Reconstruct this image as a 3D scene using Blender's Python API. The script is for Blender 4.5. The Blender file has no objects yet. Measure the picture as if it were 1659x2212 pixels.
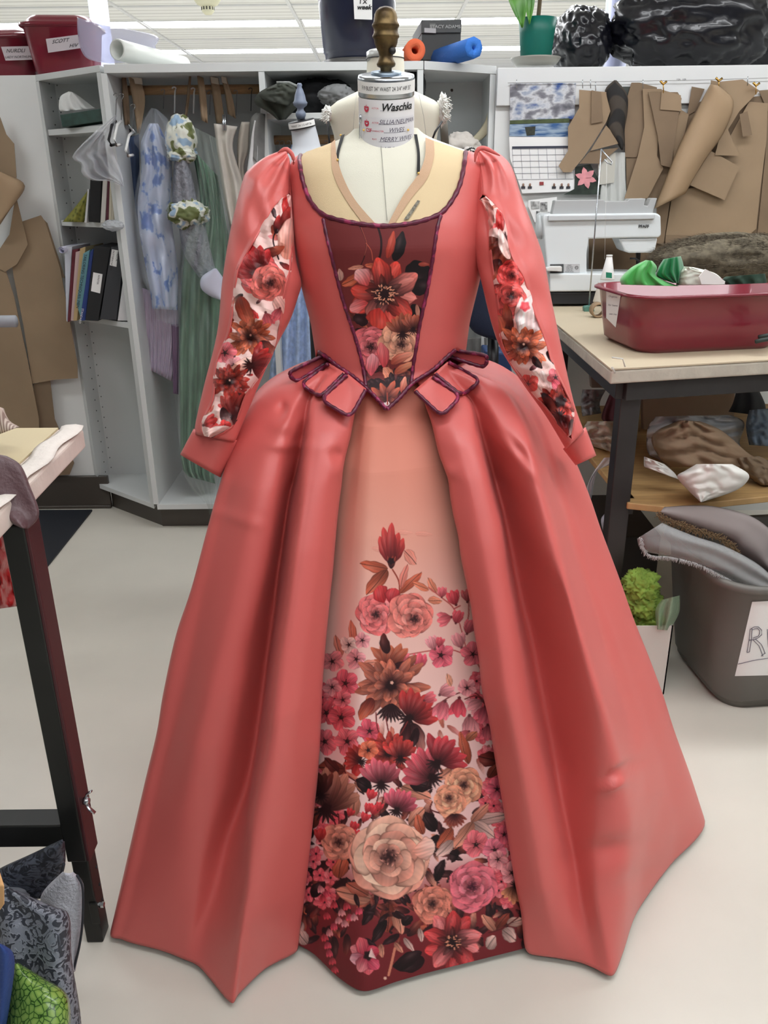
import bpy, bmesh, math, random
import numpy as np
from mathutils import Vector, Matrix, noise
from mathutils.bvhtree import BVHTree
from mathutils.geometry import tessellate_polygon

# ---------------------------------------------------------------- camera, world, exposure
F = 1790.0; CX = 829.5; CY = 1106.0; H = 1.45
PIT = math.radians(22); ROL = math.atan2(50.5, 4400)
_f = np.array([0, math.cos(PIT), -math.sin(PIT)]); _r0 = np.array([1., 0, 0]); _u0 = np.cross(_r0, _f)
_r = _r0*math.cos(ROL) - _u0*math.sin(ROL); _u = _r0*math.sin(ROL) + _u0*math.cos(ROL)
EYE = np.array([0, 0, H])
scene = bpy.context.scene
COL = scene.collection
cd = bpy.data.cameras.new('camera'); cam = bpy.data.objects.new('camera', cd); COL.objects.link(cam)
cd.sensor_fit = 'VERTICAL'; cd.sensor_height = 34.6; cd.lens = 34.6*F/2212.0; cd.clip_start = 0.05
M4 = Matrix.Identity(4)
for i in range(3):
    M4[i][0] = _r[i]; M4[i][1] = _u[i]; M4[i][2] = -_f[i]; M4[i][3] = EYE[i]
cam.matrix_world = M4
scene.camera = cam
scene.view_settings.view_transform = 'Standard'; scene.view_settings.look = 'None'
scene.view_settings.gamma = 1; scene.view_settings.exposure = 0.12
wd = bpy.data.worlds.new('room_air'); scene.world = wd; wd.use_nodes = True
wd.node_tree.nodes['Background'].inputs[0].default_value = (.86, .90, 1, 1)
wd.node_tree.nodes['Background'].inputs[1].default_value = 0.10
LIGHT = 11.5        # radiance of the fluorescent diffusers

# ---------------------------------------------------------------- helpers
def ray(x, y): return _f + _r*(x-CX)/F - _u*(y-CY)/F
def atz(x, y, z): d = ray(x, y); return EYE + d*(z-H)/d[2]
def aty(x, y, Y): d = ray(x, y); return EYE + d*Y/d[1]
def proj(P):
    d = np.asarray(P, float) - EYE; w = d@_f
    return CX + F*(d@_r)/w, CY - F*(d@_u)/w
def lin(c):
    c = np.asarray(c, float)/255.0
    return np.where(c <= .04045, c/12.92, ((c+.055)/1.055)**2.4)
_m = {}
def mat(name, rgb, rough=.6, var=0., vs=8., bump=0., bs=60., metal=0., sheen=0., alpha=1., rgb2=None, emit=0, coat=0., stretch=None, aniso=None):
    if name in _m: return _m[name]
    m = bpy.data.materials.new(name); m.use_nodes = True; N = m.node_tree.nodes; L = m.node_tree.links
    b = N['Principled BSDF']; c = list(lin(rgb))+[1]
    b.inputs['Base Color'].default_value = c; b.inputs['Roughness'].default_value = rough
    b.inputs['Metallic'].default_value = metal; b.inputs['Sheen Weight'].default_value = sheen
    b.inputs['Coat Weight'].default_value = coat; b.inputs['Alpha'].default_value = alpha
    if emit: b.inputs['Emission Color'].default_value = c; b.inputs['Emission Strength'].default_value = emit
    if var or rgb2 or bump:
        tc = N.new('ShaderNodeTexCoord'); mp = N.new('ShaderNodeMapping'); L.new(tc.outputs['Object'], mp.inputs[0])
        if stretch: mp.inputs['Scale'].default_value = stretch
        if var or rgb2:
            n = N.new('ShaderNodeTexNoise'); n.inputs['Scale'].default_value = vs; n.inputs['Detail'].default_value = 5
            L.new(mp.outputs[0], n.inputs[0]); r = N.new('ShaderNodeValToRGB'); L.new(n.outputs[0], r.inputs[0])
            r.color_ramp.elements[0].position = .35; r.color_ramp.elements[1].position = .65
            if rgb2: c2 = list(lin(rgb2))+[1]
            else: c2 = [min(1, v*(1+var)) for v in c[:3]]+[1]; c = [v*(1-var) for v in c[:3]]+[1]
            r.color_ramp.elements[0].color = c; r.color_ramp.elements[1].color = c2
            L.new(r.outputs[0], b.inputs['Base Color'])
        if bump:
            n = N.new('ShaderNodeTexNoise'); n.inputs['Scale'].default_value = bs; n.inputs['Detail'].default_value = 3
            L.new(mp.outputs[0], n.inputs[0]); bp = N.new('ShaderNodeBump'); bp.inputs['Strength'].default_value = bump
            bp.inputs['Distance'].default_value = .01; L.new(n.outputs[0], bp.inputs['Height']); L.new(bp.outputs[0], b.inputs['Normal'])
    _m[name] = m; return m
def ramp_mat(name, tex, stops, scale=10, rough=.7, stretch=(1, 1, 1), bump=0, **kw):
    if name in _m: return _m[name]
    m = bpy.data.materials.new(name); m.use_nodes = True; N = m.node_tree.nodes; L = m.node_tree.links
    b = N['Principled BSDF']; b.inputs['Roughness'].default_value = rough
    tc = N.new('ShaderNodeTexCoord'); mp = N.new('ShaderNodeMapping'); mp.inputs['Scale'].default_value = stretch
    L.new(tc.outputs['Object'], mp.inputs[0]); t = N.new('ShaderNodeTex'+tex); t.inputs['Scale'].default_value = scale
    for k, v in kw.items():
        if k in ('feature', 'wave_type', 'bands_direction'): setattr(t, k, v)
        else: t.inputs[k.replace('_', ' ')].default_value = v
    L.new(mp.outputs[0], t.inputs['Vector'])
    r = N.new('ShaderNodeValToRGB'); L.new(t.outputs['Distance' if 'feature' in kw and kw['feature'] == 'DISTANCE_TO_EDGE' else 0], r.inputs[0])
    el = r.color_ramp.elements
    while len(el) < len(stops): el.new(.5)
    for e, (p, c) in zip(el, stops): e.position = p; e.color = list(lin(c))+[1]
    L.new(r.outputs[0], b.inputs['Base Color'])
    if bump:
        bp = N.new('ShaderNodeBump'); bp.inputs['Strength'].default_value = bump; bp.inputs['Distance'].default_value = .01
        L.new(r.outputs[0], bp.inputs['Height']); L.new(bp.outputs[0], b.inputs['Normal'])
    _m[name] = m; return m
def T(o, label=None, cat=None, group=None, kind=None):
    if label: o['label'] = label
    if cat: o['category'] = cat
    if group: o['group'] = group
    if kind: o['kind'] = kind
    return o
def E(name, loc, label, cat, group=None, rz=0):
    o = bpy.data.objects.new(name, None); COL.objects.link(o); o.location = loc; o.rotation_euler[2] = rz; o.empty_display_size = .02
    return T(o, label, cat, group)
def obj(name, V, Fc, m, parent=None, smooth=True, solid=0, subd=0, bevel=0, off=-1, world=True):
    me = bpy.data.meshes.new(name); me.from_pydata([tuple(map(float, v)) for v in V], [], [tuple(map(int, f)) for f in Fc]); me.validate()
    if smooth: me.polygons.foreach_set('use_smooth', [True]*len(me.polygons))
    me.materials.append(m); o = bpy.data.objects.new(name, me); COL.objects.link(o)
    if parent is not None:
        o.parent = parent
        if world:
            p = parent; mt = Matrix.Identity(4)
            while p is not None: mt = p.matrix_basis @ mt; p = p.parent
            me.transform(mt.inverted())
    if solid: d = o.modifiers.new('s', 'SOLIDIFY'); d.thickness = solid; d.offset = off
    if bevel: d = o.modifiers.new('b', 'BEVEL'); d.width = bevel; d.segments = 3; d.limit_method = 'ANGLE'
    if subd: d = o.modifiers.new('u', 'SUBSURF'); d.levels = d.render_levels = subd
    return o
class MB:
    def __init__(s): s.V = []; s.F = []
    def add(s, V, Fc): k = len(s.V); s.V += [tuple(v) for v in V]; s.F += [tuple(i+k for i in f) for f in Fc]; return s
    def box(s, a, b, M=None):
        V = [(x, y, z) for x in (a[0], b[0]) for y in (a[1], b[1]) for z in (a[2], b[2])]
        if M is not None: V = [tuple(M @ Vector(v)) for v in V]
        return s.add(V, [(0, 1, 3, 2), (4, 6, 7, 5), (0, 4, 5, 1), (2, 3, 7, 6), (0, 2, 6, 4), (1, 5, 7, 3)])
    def beam(s, p, q, w, d, up=(0, 0, 1)):
        p = Vector(p); q = Vector(q); t = (q-p).normalized(); a = t.cross(Vector(up)).normalized(); b = a.cross(t)
        V = [c + a*w/2*i + b*d/2*j for c in (p, q) for i, j in ((-1, -1), (1, -1), (1, 1), (-1, 1))]
        return s.add(V, [(3, 2, 1, 0), (4, 5, 6, 7)]+[(i, (i+1) % 4, 4+(i+1) % 4, 4+i) for i in range(4)])
    def tube(s, pts, r, n=10, cap=True, sq=1):
        P = [Vector(p) for p in pts]; m = len(P); R = r if hasattr(r, '__len__') else [r]*m; V = []; ref = None
        for i in range(m):
            t = (P[min(i+1, m-1)]-P[max(i-1, 0)]).normalized()
            if ref is None: ref = Vector((0, 0, 1)) if abs(t.z) < .9 else Vector((0, 1, 0))
            a = t.cross(ref).normalized(); b = t.cross(a).normalized(); ref = -b if False else ref
            V += [P[i]+(a*math.cos(6.28318*k/n)+b*math.sin(6.28318*k/n)*sq)*R[i] for k in range(n)]
        Fc = [(i*n+k, i*n+(k+1) % n, (i+1)*n+(k+1) % n, (i+1)*n+k) for i in range(m-1) for k in range(n)]
        if cap: Fc += [tuple(range(n))[::-1], tuple((m-1)*n+k for k in range(n))]
        return s.add(V, Fc)
    def lathe(s, prof, c=(0, 0, 0), n=32, M=None, cap=True):
        V = [Vector((r*math.cos(6.28318*k/n), r*math.sin(6.28318*k/n), z)) for r, z in prof for k in range(n)]
        if M is not None: V = [M @ v for v in V]
        V = [v+Vector(c) for v in V]; m = len(prof)
        Fc = [(i*n+k, i*n+(k+1) % n, (i+1)*n+(k+1) % n, (i+1)*n+k) for i in range(m-1) for k in range(n)]
        if cap: Fc += [tuple(range(n))[::-1], tuple((m-1)*n+k for k in range(n))]
        return s.add(V, Fc)
    def prism(s, pts, d):
        n = len(pts); d = Vector(d); A = [Vector(p) for p in pts]
        return s.add(A+[p+d for p in A], [tuple(range(n))[::-1], tuple(range(n, 2*n))]+[(i, (i+1) % n, n+(i+1) % n, n+i) for i in range(n)])
    def obj(s, name, m, parent=None, **k): return obj(name, s.V, s.F, m, parent, **k)
def gridf(nv, nu, o=0): return [(o+i*nu+j, o+i*nu+j+1, o+(i+1)*nu+j+1, o+(i+1)*nu+j) for i in range(nv-1) for j in range(nu-1)]
def resamp(P, n, by=None):
    P = np.asarray(P, float)
    s = np.r_[0, np.cumsum(np.hypot(*np.diff(P[:, :2], axis=0).T))]; s /= s[-1]; t = np.linspace(0, 1, n)
    return np.stack([np.interp(t, s, P[:, k]) for k in range(P.shape[1])], 1)
def smoothc(P, n):      # catmull-rom resample
    P = np.asarray(P, float); Q = []
    for i in range(len(P)-1):
        a = P[max(i-1, 0)]; b = P[i]; c = P[i+1]; d = P[min(i+2, len(P)-1)]
        for t in np.linspace(0, 1, 8, endpoint=False): Q.append(.5*((2*b)+(c-a)*t+(2*a-5*b+4*c-d)*t*t+(-a+3*b-3*c+d)*t**3))
    Q.append(P[-1]); return resamp(Q, n)
def fnz(x, y, z=0, s=1.0): return noise.noise(Vector((x*s, y*s, z)))
def loft(name, L, R, Y0, m, parent=None, depth=0., folds=0, amp=.01, nu=14, nv=24, back=False, solid=0, seed=0, sm=True, crumple=0., tilt=0., fshift=0., foldpow=1):
    """hanging sheet or puffed garment between a left and a right outline traced top to bottom, standing at depth Y0"""
    fn = smoothc if sm else resamp
    A = fn(L, nv); B = fn(R, nv); V = []; U = np.linspace(0, 1, nu)
    rows = []
    for i in range(nv):
        v = i/(nv-1); yb = (Y0(v) if callable(Y0) else Y0) + tilt*v; row = []
        for u in U:
            p = A[i]*(1-u)+B[i]*u; d = depth*math.sqrt(max(0, 1-(2*u-1)**2))
            d += amp*(math.sin(2*math.pi*folds*u + seed + fshift*v)*min(1, .3+v*foldpow)) if folds else 0
            if crumple: d += crumple*(abs(fnz(u*3+seed, v*4, seed))*2-.5)+crumple*.5*fnz(u*8+seed, v*9, seed)
            row.append((p[0], p[1], yb, d))
        rows.append(row)
    V = [aty(x, y, yb-d) for row in rows for x, y, yb, d in row]; Fc = gridf(nv, nu)
    if back:
        k = len(V); V += [aty(x, y, yb+max(.004, depth*.8*math.sqrt(max(0, 1-(2*j/(nu-1)-1)**2)))) for row in rows for j, (x, y, yb, d) in enumerate(row)]
        Fc += [tuple(reversed(f)) for f in gridf(nv, nu, k)]
        for i in range(nv-1): Fc += [(i*nu, (i+1)*nu, k+(i+1)*nu, k+i*nu), (i*nu+nu-1, k+i*nu+nu-1, k+(i+1)*nu+nu-1, (i+1)*nu+nu-1)]
        for j in range(nu-1): Fc += [(j+1, j, k+j, k+j+1), ((nv-1)*nu+j, (nv-1)*nu+j+1, k+(nv-1)*nu+j+1, k+(nv-1)*nu+j)]
    return obj(name, V, Fc, m, parent, solid=solid)
def poly(name, pts, Y, m, parent=None, th=.003, smooth=False, bevel=0):
    """flat piece standing at depth Y, outline traced in order"""
    P = [aty(x, y, Y(x, y) if callable(Y) else Y) for x, y in pts]; n = len(P)
    if sum(pts[i][0]*pts[(i+1) % n][1]-pts[(i+1) % n][0]*pts[i][1] for i in range(n)) > 0: P = P[::-1]; pts = list(pts)[::-1]
    tr = tessellate_polygon([[Vector((x, -y, 0)) for x, y in pts]]); V = [tuple(p) for p in P]+[tuple(p+np.array([0, th, 0])) for p in P]; Fc = []
    for t in tr:
        a, b, c = [pts[i] for i in t]
        t = tuple(t) if (b[0]-a[0])*(c[1]-a[1])-(c[0]-a[0])*(b[1]-a[1]) < 0 else tuple(t)[::-1]
        Fc += [t, tuple(i+n for i in t[::-1])]
    Fc += [(i, n+i, n+(i+1) % n, (i+1) % n) for i in range(n)]
    return obj(name, V, Fc, m, parent, smooth=smooth, bevel=bevel)
def slab(name, pts, z, th, m, parent=None, bevel=0):
    P = [atz(x, y, z) for x, y in pts]; return MB().prism([p-np.array([0, 0, th]) for p in P], (0, 0, th)).obj(name, m, parent, smooth=False, bevel=bevel)
def blob(name, c, s, m, parent=None, seed=0, amp=.25, fr=1.6, n=28, flat=None, ridge=True):
    """crumpled soft bundle"""
    V = []; Fc = []
    for i in range(n+1):
        for j in range(2*n):
            th = math.pi*i/n; ph = math.pi*j/n; d = Vector((math.sin(th)*math.cos(ph), math.sin(th)*math.sin(ph), math.cos(th)))
            q = d*fr+Vector((seed*3.1, seed*1.7, 0)); k = noise.noise(q)*.6+(abs(noise.noise(q*2.1))*-1.2+.3 if ridge else 0)+noise.noise(q*4.3)*.25
            d = d*(1+amp*k); p = Vector((c[0]+d.x*s[0], c[1]+d.y*s[1], c[2]+d.z*s[2]))
            if flat is not None: p.z = max(p.z, flat)
            V.append(p)
    for i in range(n):
        for j in range(2*n): Fc.append((i*2*n+j, (i+1)*2*n+j, (i+1)*2*n+(j+1) % (2*n), i*2*n+(j+1) % (2*n)))
    return obj(name, V, Fc, m, parent)
def text(name, s, size, fn, m, parent=None, shear=0., align='CENTER', bold=0., sp=1.):
    """lettering as a thin mesh; fn maps (x, y) of the line to a point"""
    c = bpy.data.curves.new('t', 'FONT'); c.body = s; c.size = size; c.align_x = align; c.shear = shear; c.offset = bold; c.space_character = sp; c.resolution_u = 3
    o = bpy.data.objects.new('t', c); COL.objects.link(o); dg = bpy.context.evaluated_depsgraph_get()
    me = bpy.data.meshes.new_from_object(o.evaluated_get(dg)); V = [fn(v.co.x, v.co.y) for v in me.vertices]; Fc = [list(p.vertices) for p in me.polygons]
    bpy.data.objects.remove(o); bpy.data.curves.remove(c); bpy.data.meshes.remove(me)
    return obj(name, V, Fc, m, parent, smooth=False)
def ytext(name, s, px, py, hpx, Y, m, parent=None, slope=0., **k):
    """text lying on the plane at depth Y with its baseline centre at a given place, slope in px per px"""
    sz = hpx*1.42*(aty(px+1, py, Y)[0]-aty(px, py, Y)[0]); kx = 1/(aty(px+1, py, Y)[0]-aty(px, py, Y)[0])
    return text(name, s, sz, lambda x, y: aty(px+x*kx-y*kx*slope, py-y*kx+x*kx*slope, Y), m, parent, **k)
def pline(mb, pts, Y, w=.0012):
    for a, b in zip(pts[:-1], pts[1:]): mb.beam(aty(*a, Y), aty(*b, Y), w, w, up=(0, 1, 0))
# ---------------------------------------------------------------- the room
ZC = 2.58
fl_m = mat('vinyl_floor', (214, 209, 197), .35, var=.035, vs=3, bump=.02, bs=30)
def st(o): return T(o, kind='structure')
st(MB().box((-6, -4, -.05), (6, 12, 0)).obj('floor', fl_m, smooth=False))
ceil_m = ramp_mat('slatted_ceiling', 'Wave', [(0, (192, 192, 188)), (.04, (232, 233, 230)), (.96, (236, 237, 234)), (1, (198, 198, 194))], scale=1.3, stretch=(0, 1, 0), bands_direction='Y', rough=.6)
st(MB().box((-6, -4, ZC), (6, 12, ZC+.05)).obj('ceiling', ceil_m, smooth=False))
wall_m = mat('painted_wall', (226, 228, 226), .7, var=.02, vs=4); trimw = mat('trim_white', (220, 222, 222), .5)
st(MB().box((-6, 11.9, 0), (6, 12, ZC)).obj('wall_back', mat('blue_wall', (190, 196, 225), .7), smooth=False))
st(MB().box((-6.1, -4, 0), (-6, 12, ZC)).obj('wall_left', wall_m, smooth=False)); st(MB().box((6, -4, 0), (6.1, 12, ZC)).obj('wall_right', wall_m, smooth=False))
st(MB().box((-5, 3.70, 0), (-1.36, 4.25, 1.84)).obj('wall_left_partition', wall_m, smooth=False))
st(MB().box((.45, 3.56, 0), (5, 4.1, 1.825)).obj('wall_right_partition', wall_m, smooth=False))
st(MB().box((.45, 3.54, 1.70), (5, 3.56, 1.83)).obj('trim_1', trimw, smooth=False, bevel=.003))
base_m = mat('brown_baseboard', (74, 68, 62), .35)
b = MB(); b.box((-5, 3.68, 0), (-1.30, 3.70, .16)); b.box((-5, 3.672, 0), (-1.30, 3.684, .015)); st(b.obj('baseboard_left', base_m, smooth=False, bevel=.003))
bar = MB()
for x in (-1.83, -.62, .61, 1.83, 3.05, -3.05): bar.box((x-.012, 3.7, ZC-.012), (x+.012, 11.8, ZC))
for y in (6.7, 8.2, 9.7): bar.box((-6, y-.01, ZC-.01), (6, y+.01, ZC))
st(bar.obj('trim_2', trimw, smooth=False))
poly_pole = mat('pale_blue_post', (176, 182, 216), .4)
p = aty(213, 20, 4.6); st(MB().tube([(p[0], 4.6, 0), (p[0], 4.6, ZC)], .045, 24).obj('column', poly_pole))
p = aty(1331, 70, 4.25); st(MB().tube([(p[0], 4.25, 0), (p[0], 4.25, ZC)], .055, 24).obj('column', poly_pole))
# fluorescent ceiling lights
glow = mat('light_diffuser', (250, 252, 255), .5, emit=LIGHT); rim = mat('fixture_white', (225, 226, 226), .4)
def light(x, y, lb, grp):
    r = E('ceiling_light', (x, y, ZC), lb, 'ceiling light', grp)
    MB().box((-.60, -.16, -.006), (-.585, .16, .01)).box((.585, -.16, -.006), (.60, .16, .01)).box((-.6, -.16, -.006), (.6, -.145, .01)).box((-.6, .145, -.006), (.6, .16, .01)).obj('frame', rim, r, smooth=False, world=False)
    MB().box((-.585, -.145, -.004), (.585, .145, .004)).obj('diffuser', glow, r, smooth=False, world=False); return r
L0 = light(.0, 7.45, 'long white fluorescent ceiling light of the nearer row behind the cabinets', 'nearer row of ceiling lights')
def cp(o, loc, rz=0, lb=None, grp=None):
    c = o.copy(); COL.objects.link(c); c.location = loc; c.rotation_euler[2] = rz
    if lb: c['label'] = lb
    if grp: c['group'] = grp
    for q in list(o.children):
        d = q.copy(); COL.objects.link(d); d.parent = c
        for g in list(q.children): h = g.copy(); COL.objects.link(h); h.parent = d
    return c
for y, lb, grp in ((7.45, None, None), (8.96, 'long white fluorescent ceiling light of the farther row behind the cabinets', 'farther row of ceiling lights'), (5.94, 'fluorescent ceiling light overhead above the workroom', 'overhead ceiling lights'), (4.43, 'fluorescent ceiling light overhead above the workroom', 'overhead ceiling lights'), (2.6, 'fluorescent ceiling light overhead above the workroom', 'overhead ceiling lights'), (.9, 'fluorescent ceiling light overhead above the workroom', 'overhead ceiling lights'), (-.8, 'fluorescent ceiling light overhead above the workroom', 'overhead ceiling lights')):
    for k in range(-3, 4):
        if y == 7.45 and k == 0: continue
        if y < 6 and abs(k) > 2: continue
        if (y < 2 and k < 0) or (y == 2.6 and k == -1): continue
        cp(L0, (k*1.22, y, ZC), 0, lb, grp)
sd = E('smoke_detector', tuple(aty(448, 4, 5.6)), 'cream smoke detector on the ceiling above the hanging garments', 'smoke detector'); crm = mat('cream_plastic', (214, 212, 184), .5)
c = aty(448, 6, 5.6); MB().lathe([(.06, .04), (.082, .03), (.082, .0), (.06, -.03), (.035, -.04)], c+[0, 0, .02]).obj('base', crm, sd); MB().lathe([(.036, -.02), (.036, -.055), (.02, -.07)], c+[0, 0, .01]).obj('sensor', crm, sd)
s = MB()
for k in range(12): a = k*.5236; s.box((c[0]+.034*math.cos(a)-.004, c[1]+.034*math.sin(a)-.004, c[2]-.038), (c[0]+.034*math.cos(a)+.004, c[1]+.034*math.sin(a)+.004, c[2]-.022))
s.obj('vents', mat('dk', (60, 58, 50), .6), sd, smooth=False)
# ---------------------------------------------------------------- printed fabric: the pattern itself, drawn once and stored on the cloth's own points
class Print:
    def __init__(s, x0, y0, x1, y1, sc, base):
        s.x0, s.y0, s.sc = x0, y0, sc; s.w = int((x1-x0)*sc); s.h = int((y1-y0)*sc)
        yy, xx = np.mgrid[0:s.h, 0:s.w]; s.X = xx/sc+x0; s.Y = yy/sc+y0
        s.A = np.zeros((s.h, s.w, 3)); s.A[:] = base(s.X, s.Y) if callable(base) else base
        s.rnd = random.Random(5); s.tx = lambda x, y: (x, y); s.k = 1.
    def frame(s, ox, oy, k): s.tx = lambda x, y: (ox+x/k, oy+y/k); s.k = 1./k
    def win(s, x, y, r):
        a = max(0, int((x-r-s.x0)*s.sc)); b = min(s.w, int((x+r-s.x0)*s.sc)+2); c = max(0, int((y-r-s.y0)*s.sc)); d = min(s.h, int((y+r-s.y0)*s.sc)+2)
        return (slice(c, d), slice(a, b)) if b > a and d > c else None
    def petal(s, x, y, ang, ln, wd, c0, c1, edge=None, p=.8, fr=.10, al=1., raw=False, tip=.0, vein=.14):
        if not raw: x, y = s.tx(x, y); ln *= s.k; wd *= s.k
        W = s.win(x+math.cos(ang)*ln/2, y+math.sin(ang)*ln/2, ln*.62+wd)
        if W is None: return
        dx = s.X[W]-x; dy = s.Y[W]-y; ca, sa = math.cos(ang), math.sin(ang)
        t = (dx*ca+dy*sa)/ln; q = (-dx*sa+dy*ca)/(wd/2)
        ph = s.rnd.random()*6.28; q = q + .14*np.sin(t*4+ph)
        tc = np.clip(t, 1e-4, 1); prof = np.sin(np.pi*np.power(tc, p))**(.62)*(1+fr*np.sin(t*17+ph)*t)
        prof = np.maximum(prof, 1e-3); e = np.abs(q)/prof
        msk = np.clip((1-e)*prof*wd*s.sc/2*.9, 0, 1)*(t > 0)*(t < 1)*al
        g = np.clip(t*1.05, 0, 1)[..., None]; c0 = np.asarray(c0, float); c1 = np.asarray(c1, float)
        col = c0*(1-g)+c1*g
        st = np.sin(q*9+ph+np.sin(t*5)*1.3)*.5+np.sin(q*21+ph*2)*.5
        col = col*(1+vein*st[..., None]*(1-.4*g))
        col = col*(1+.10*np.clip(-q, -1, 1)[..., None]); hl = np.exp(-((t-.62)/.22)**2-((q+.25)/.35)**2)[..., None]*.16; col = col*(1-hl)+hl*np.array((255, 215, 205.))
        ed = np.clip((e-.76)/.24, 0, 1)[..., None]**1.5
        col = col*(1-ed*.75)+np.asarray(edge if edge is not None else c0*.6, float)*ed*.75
        s.A[W] = s.A[W]*(1-msk[..., None])+np.clip(col, 0, 255)*msk[..., None]
    def dot(s, x, y, r, c, al=1., raw=False, soft=.3):
        if not raw: x, y = s.tx(x, y); r *= s.k
        W = s.win(x, y, r*1.4)
        if W is None: return
        d = np.hypot(s.X[W]-x, s.Y[W]-y)/r; a = np.arctan2(s.Y[W]-y, s.X[W]-x); d = d*(1+.12*np.sin(a*5+x))
        m = np.clip((1-d)/soft, 0, 1)[..., None]*al; s.A[W] = s.A[W]*(1-m)+np.asarray(c, float)*m
    def stem(s, pts, w, c, raw=False):
        P = [p if raw else s.tx(*p) for p in pts]; w = w*(1 if raw else s.k); P = smoothc(P, 24)
        for a, b in zip(P[:-1], P[1:]):
            W = s.win(*((a+b)/2), np.hypot(*(b-a))/2+w+1)
            if W is None: continue
            d = b-a; t = np.clip(((s.X[W]-a[0])*d[0]+(s.Y[W]-a[1])*d[1])/(d@d+1e-9), 0, 1)
            r = np.hypot(s.X[W]-a[0]-t*d[0], s.Y[W]-a[1]-t*d[1]); m = np.clip((w/2-r)*s.sc+.5, 0, 1)[..., None]
            s.A[W] = s.A[W]*(1-m)+np.asarray(c, float)*m
    def leaf(s, x, y, x2, y2, wd, c, dark=.5, al=1.):
        a = math.atan2(y2-y, x2-x); l = math.hypot(x2-x, y2-y); c = np.asarray(c, float)
        s.petal(x, y, a, l, wd, c*.35*(dark)+c*(1-dark), c, edge=c*.35, p=.85, al=al)
        s.stem([(x, y), (x+(x2-x)*.5+(y2-y)*.04, y+(y2-y)*.5), (x2, y2)], max(1.2, wd*.05), c*.4)
    def blossom(s, x, y, r, c, n=5, rot=None, ctr=(40, 18, 22), al=1.):
        rot = s.rnd.random()*6.28 if rot is None else rot; c = np.asarray(c, float)
        for i in range(n):
            a = rot+i*6.2832/n+s.rnd.uniform(-.12, .12); f = s.rnd.uniform(.88, 1.12)
            s.petal(x, y, a, r*f, r*.98*s.rnd.uniform(.85, 1.1), c*.72, np.minimum(255, c*1.12+10), edge=c*.62, p=1.25, al=al)
        s.dot(x, y, r*.17, ctr); s.dot(x+r*.03, y-r*.02, r*.06, (225, 150, 130))
        for i in range(5):
            a = rot+i*6.2832/5+.5; s.stem([(x, y), (x+math.cos(a)*r*.3, y+math.sin(a)*r*.3)], r*.035+.6, ctr)
    def rose(s, x, y, r, c, ctr=(40, 16, 20), q=1.0, dx=0, dy=0):
        c = np.asarray(c, float)
        for R, n, sh in ((1, 8, .95), (.84, 7, 1.08), (.68, 6, .9), (.52, 5, 1.05), (.37, 5, .78)):
            o = s.rnd.random()*6
            for i in range(n):
                a = o+i*6.2832/n+s.rnd.uniform(-.2, .2); k = c*sh*s.rnd.uniform(.9, 1.1)
                s.petal(x+dx*(1-R), y+dy*(1-R), a, r*R*s.rnd.uniform(.92, 1.08), r*R*1.05*q, k*.40, np.minimum(252, k*1.15), edge=k*.40, p=1.55, fr=.05, vein=.05)
        x += dx*.7; y += dy*.7
        s.dot(x, y, r*.25, np.asarray(ctr), .85, soft=.7)
        for i in range(11):
            a = i*2.4; rr = r*.03*(i**.62)*1.6; s.petal(x+math.cos(a)*rr, y+math.sin(a)*rr, a+1.7, r*.2, r*.075, np.asarray(ctr), c*(.75 if i % 2 else 1.1), edge=ctr)
    def peony(s, x, y, r, c, dark=(38, 14, 18), sx=1.15):
        c = np.asarray(c, float); s.dot(x, y, r*.75, dark)
        for R, n in ((1.05, 13), (.84, 11), (.62, 9), (.42, 6)):
            for i in range(n):
                a = i*6.2832/n+R*5+s.rnd.uniform(-.15, .15)
                s.petal(x+math.cos(a)*r*.12, y+math.sin(a)*r*.1, a, r*R*(sx if abs(math.cos(a)) > .5 else .9)*s.rnd.uniform(.85, 1.1), r*.36, dark, c*s.rnd.uniform(.8, 1.15), edge=np.asarray(dark)*1.3, p=1.4, vein=.2)
        s.dot(x, y, r*.2, dark); s.dot(x+r*.03, y-r*.1, r*.07, (225, 170, 150))
    def anemone(s, x, y, r, c, c2=None, n=9, rot=.2):
        c = np.asarray(c, float); D = np.array((34, 14, 18.)); c2 = c if c2 is None else np.asarray(c2, float)
        for k in (0, 1):
            for i in range(k, n, 2):
                a = rot+i*6.2832/n; cc = (c if i % 3 else c2)*s.rnd.uniform(.88, 1.08)
                s.petal(x, y, a, r*s.rnd.uniform(.88, 1.08), r*.56, D, np.minimum(255, cc*1.12), edge=cc*.35, p=1.1, vein=.16); s.petal(x+math.cos(a)*r*.42, y+math.sin(a)*r*.42, a+.1, r*.5, r*.2, cc, np.minimum(255, cc*1.2+25), edge=cc, al=.6)
                s.petal(x, y, a, r*.55, r*.2, D, cc*.5, p=.7)
        s.dot(x, y, r*.26, D, soft=.5)
        for i in range(46):
            a = i*2.4; rr = r*s.rnd.uniform(.12, .31); s.stem([(x+math.cos(a)*rr*.75, y+math.sin(a)*rr*.75*.8), (x+math.cos(a)*rr, y+math.sin(a)*rr*.8)], r*.022+.5, (232, 150, 120) if i % 3 else D)
        s.dot(x, y, r*.10, D)
    def bud(s, x, y, r, c, ang=-1.57):
        c = np.asarray(c, float); bx = x-math.cos(ang)*r; by = y-math.sin(ang)*r
        for o, w in ((-.38, .9), (.38, .9), (0, 1.05)): s.petal(bx, by, ang+o, r*2, r*w, c*.62, np.minimum(255, c*1.18), edge=c*.45, p=1.1)
        s.dot(bx, by, r*.2, c*.45)
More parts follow.
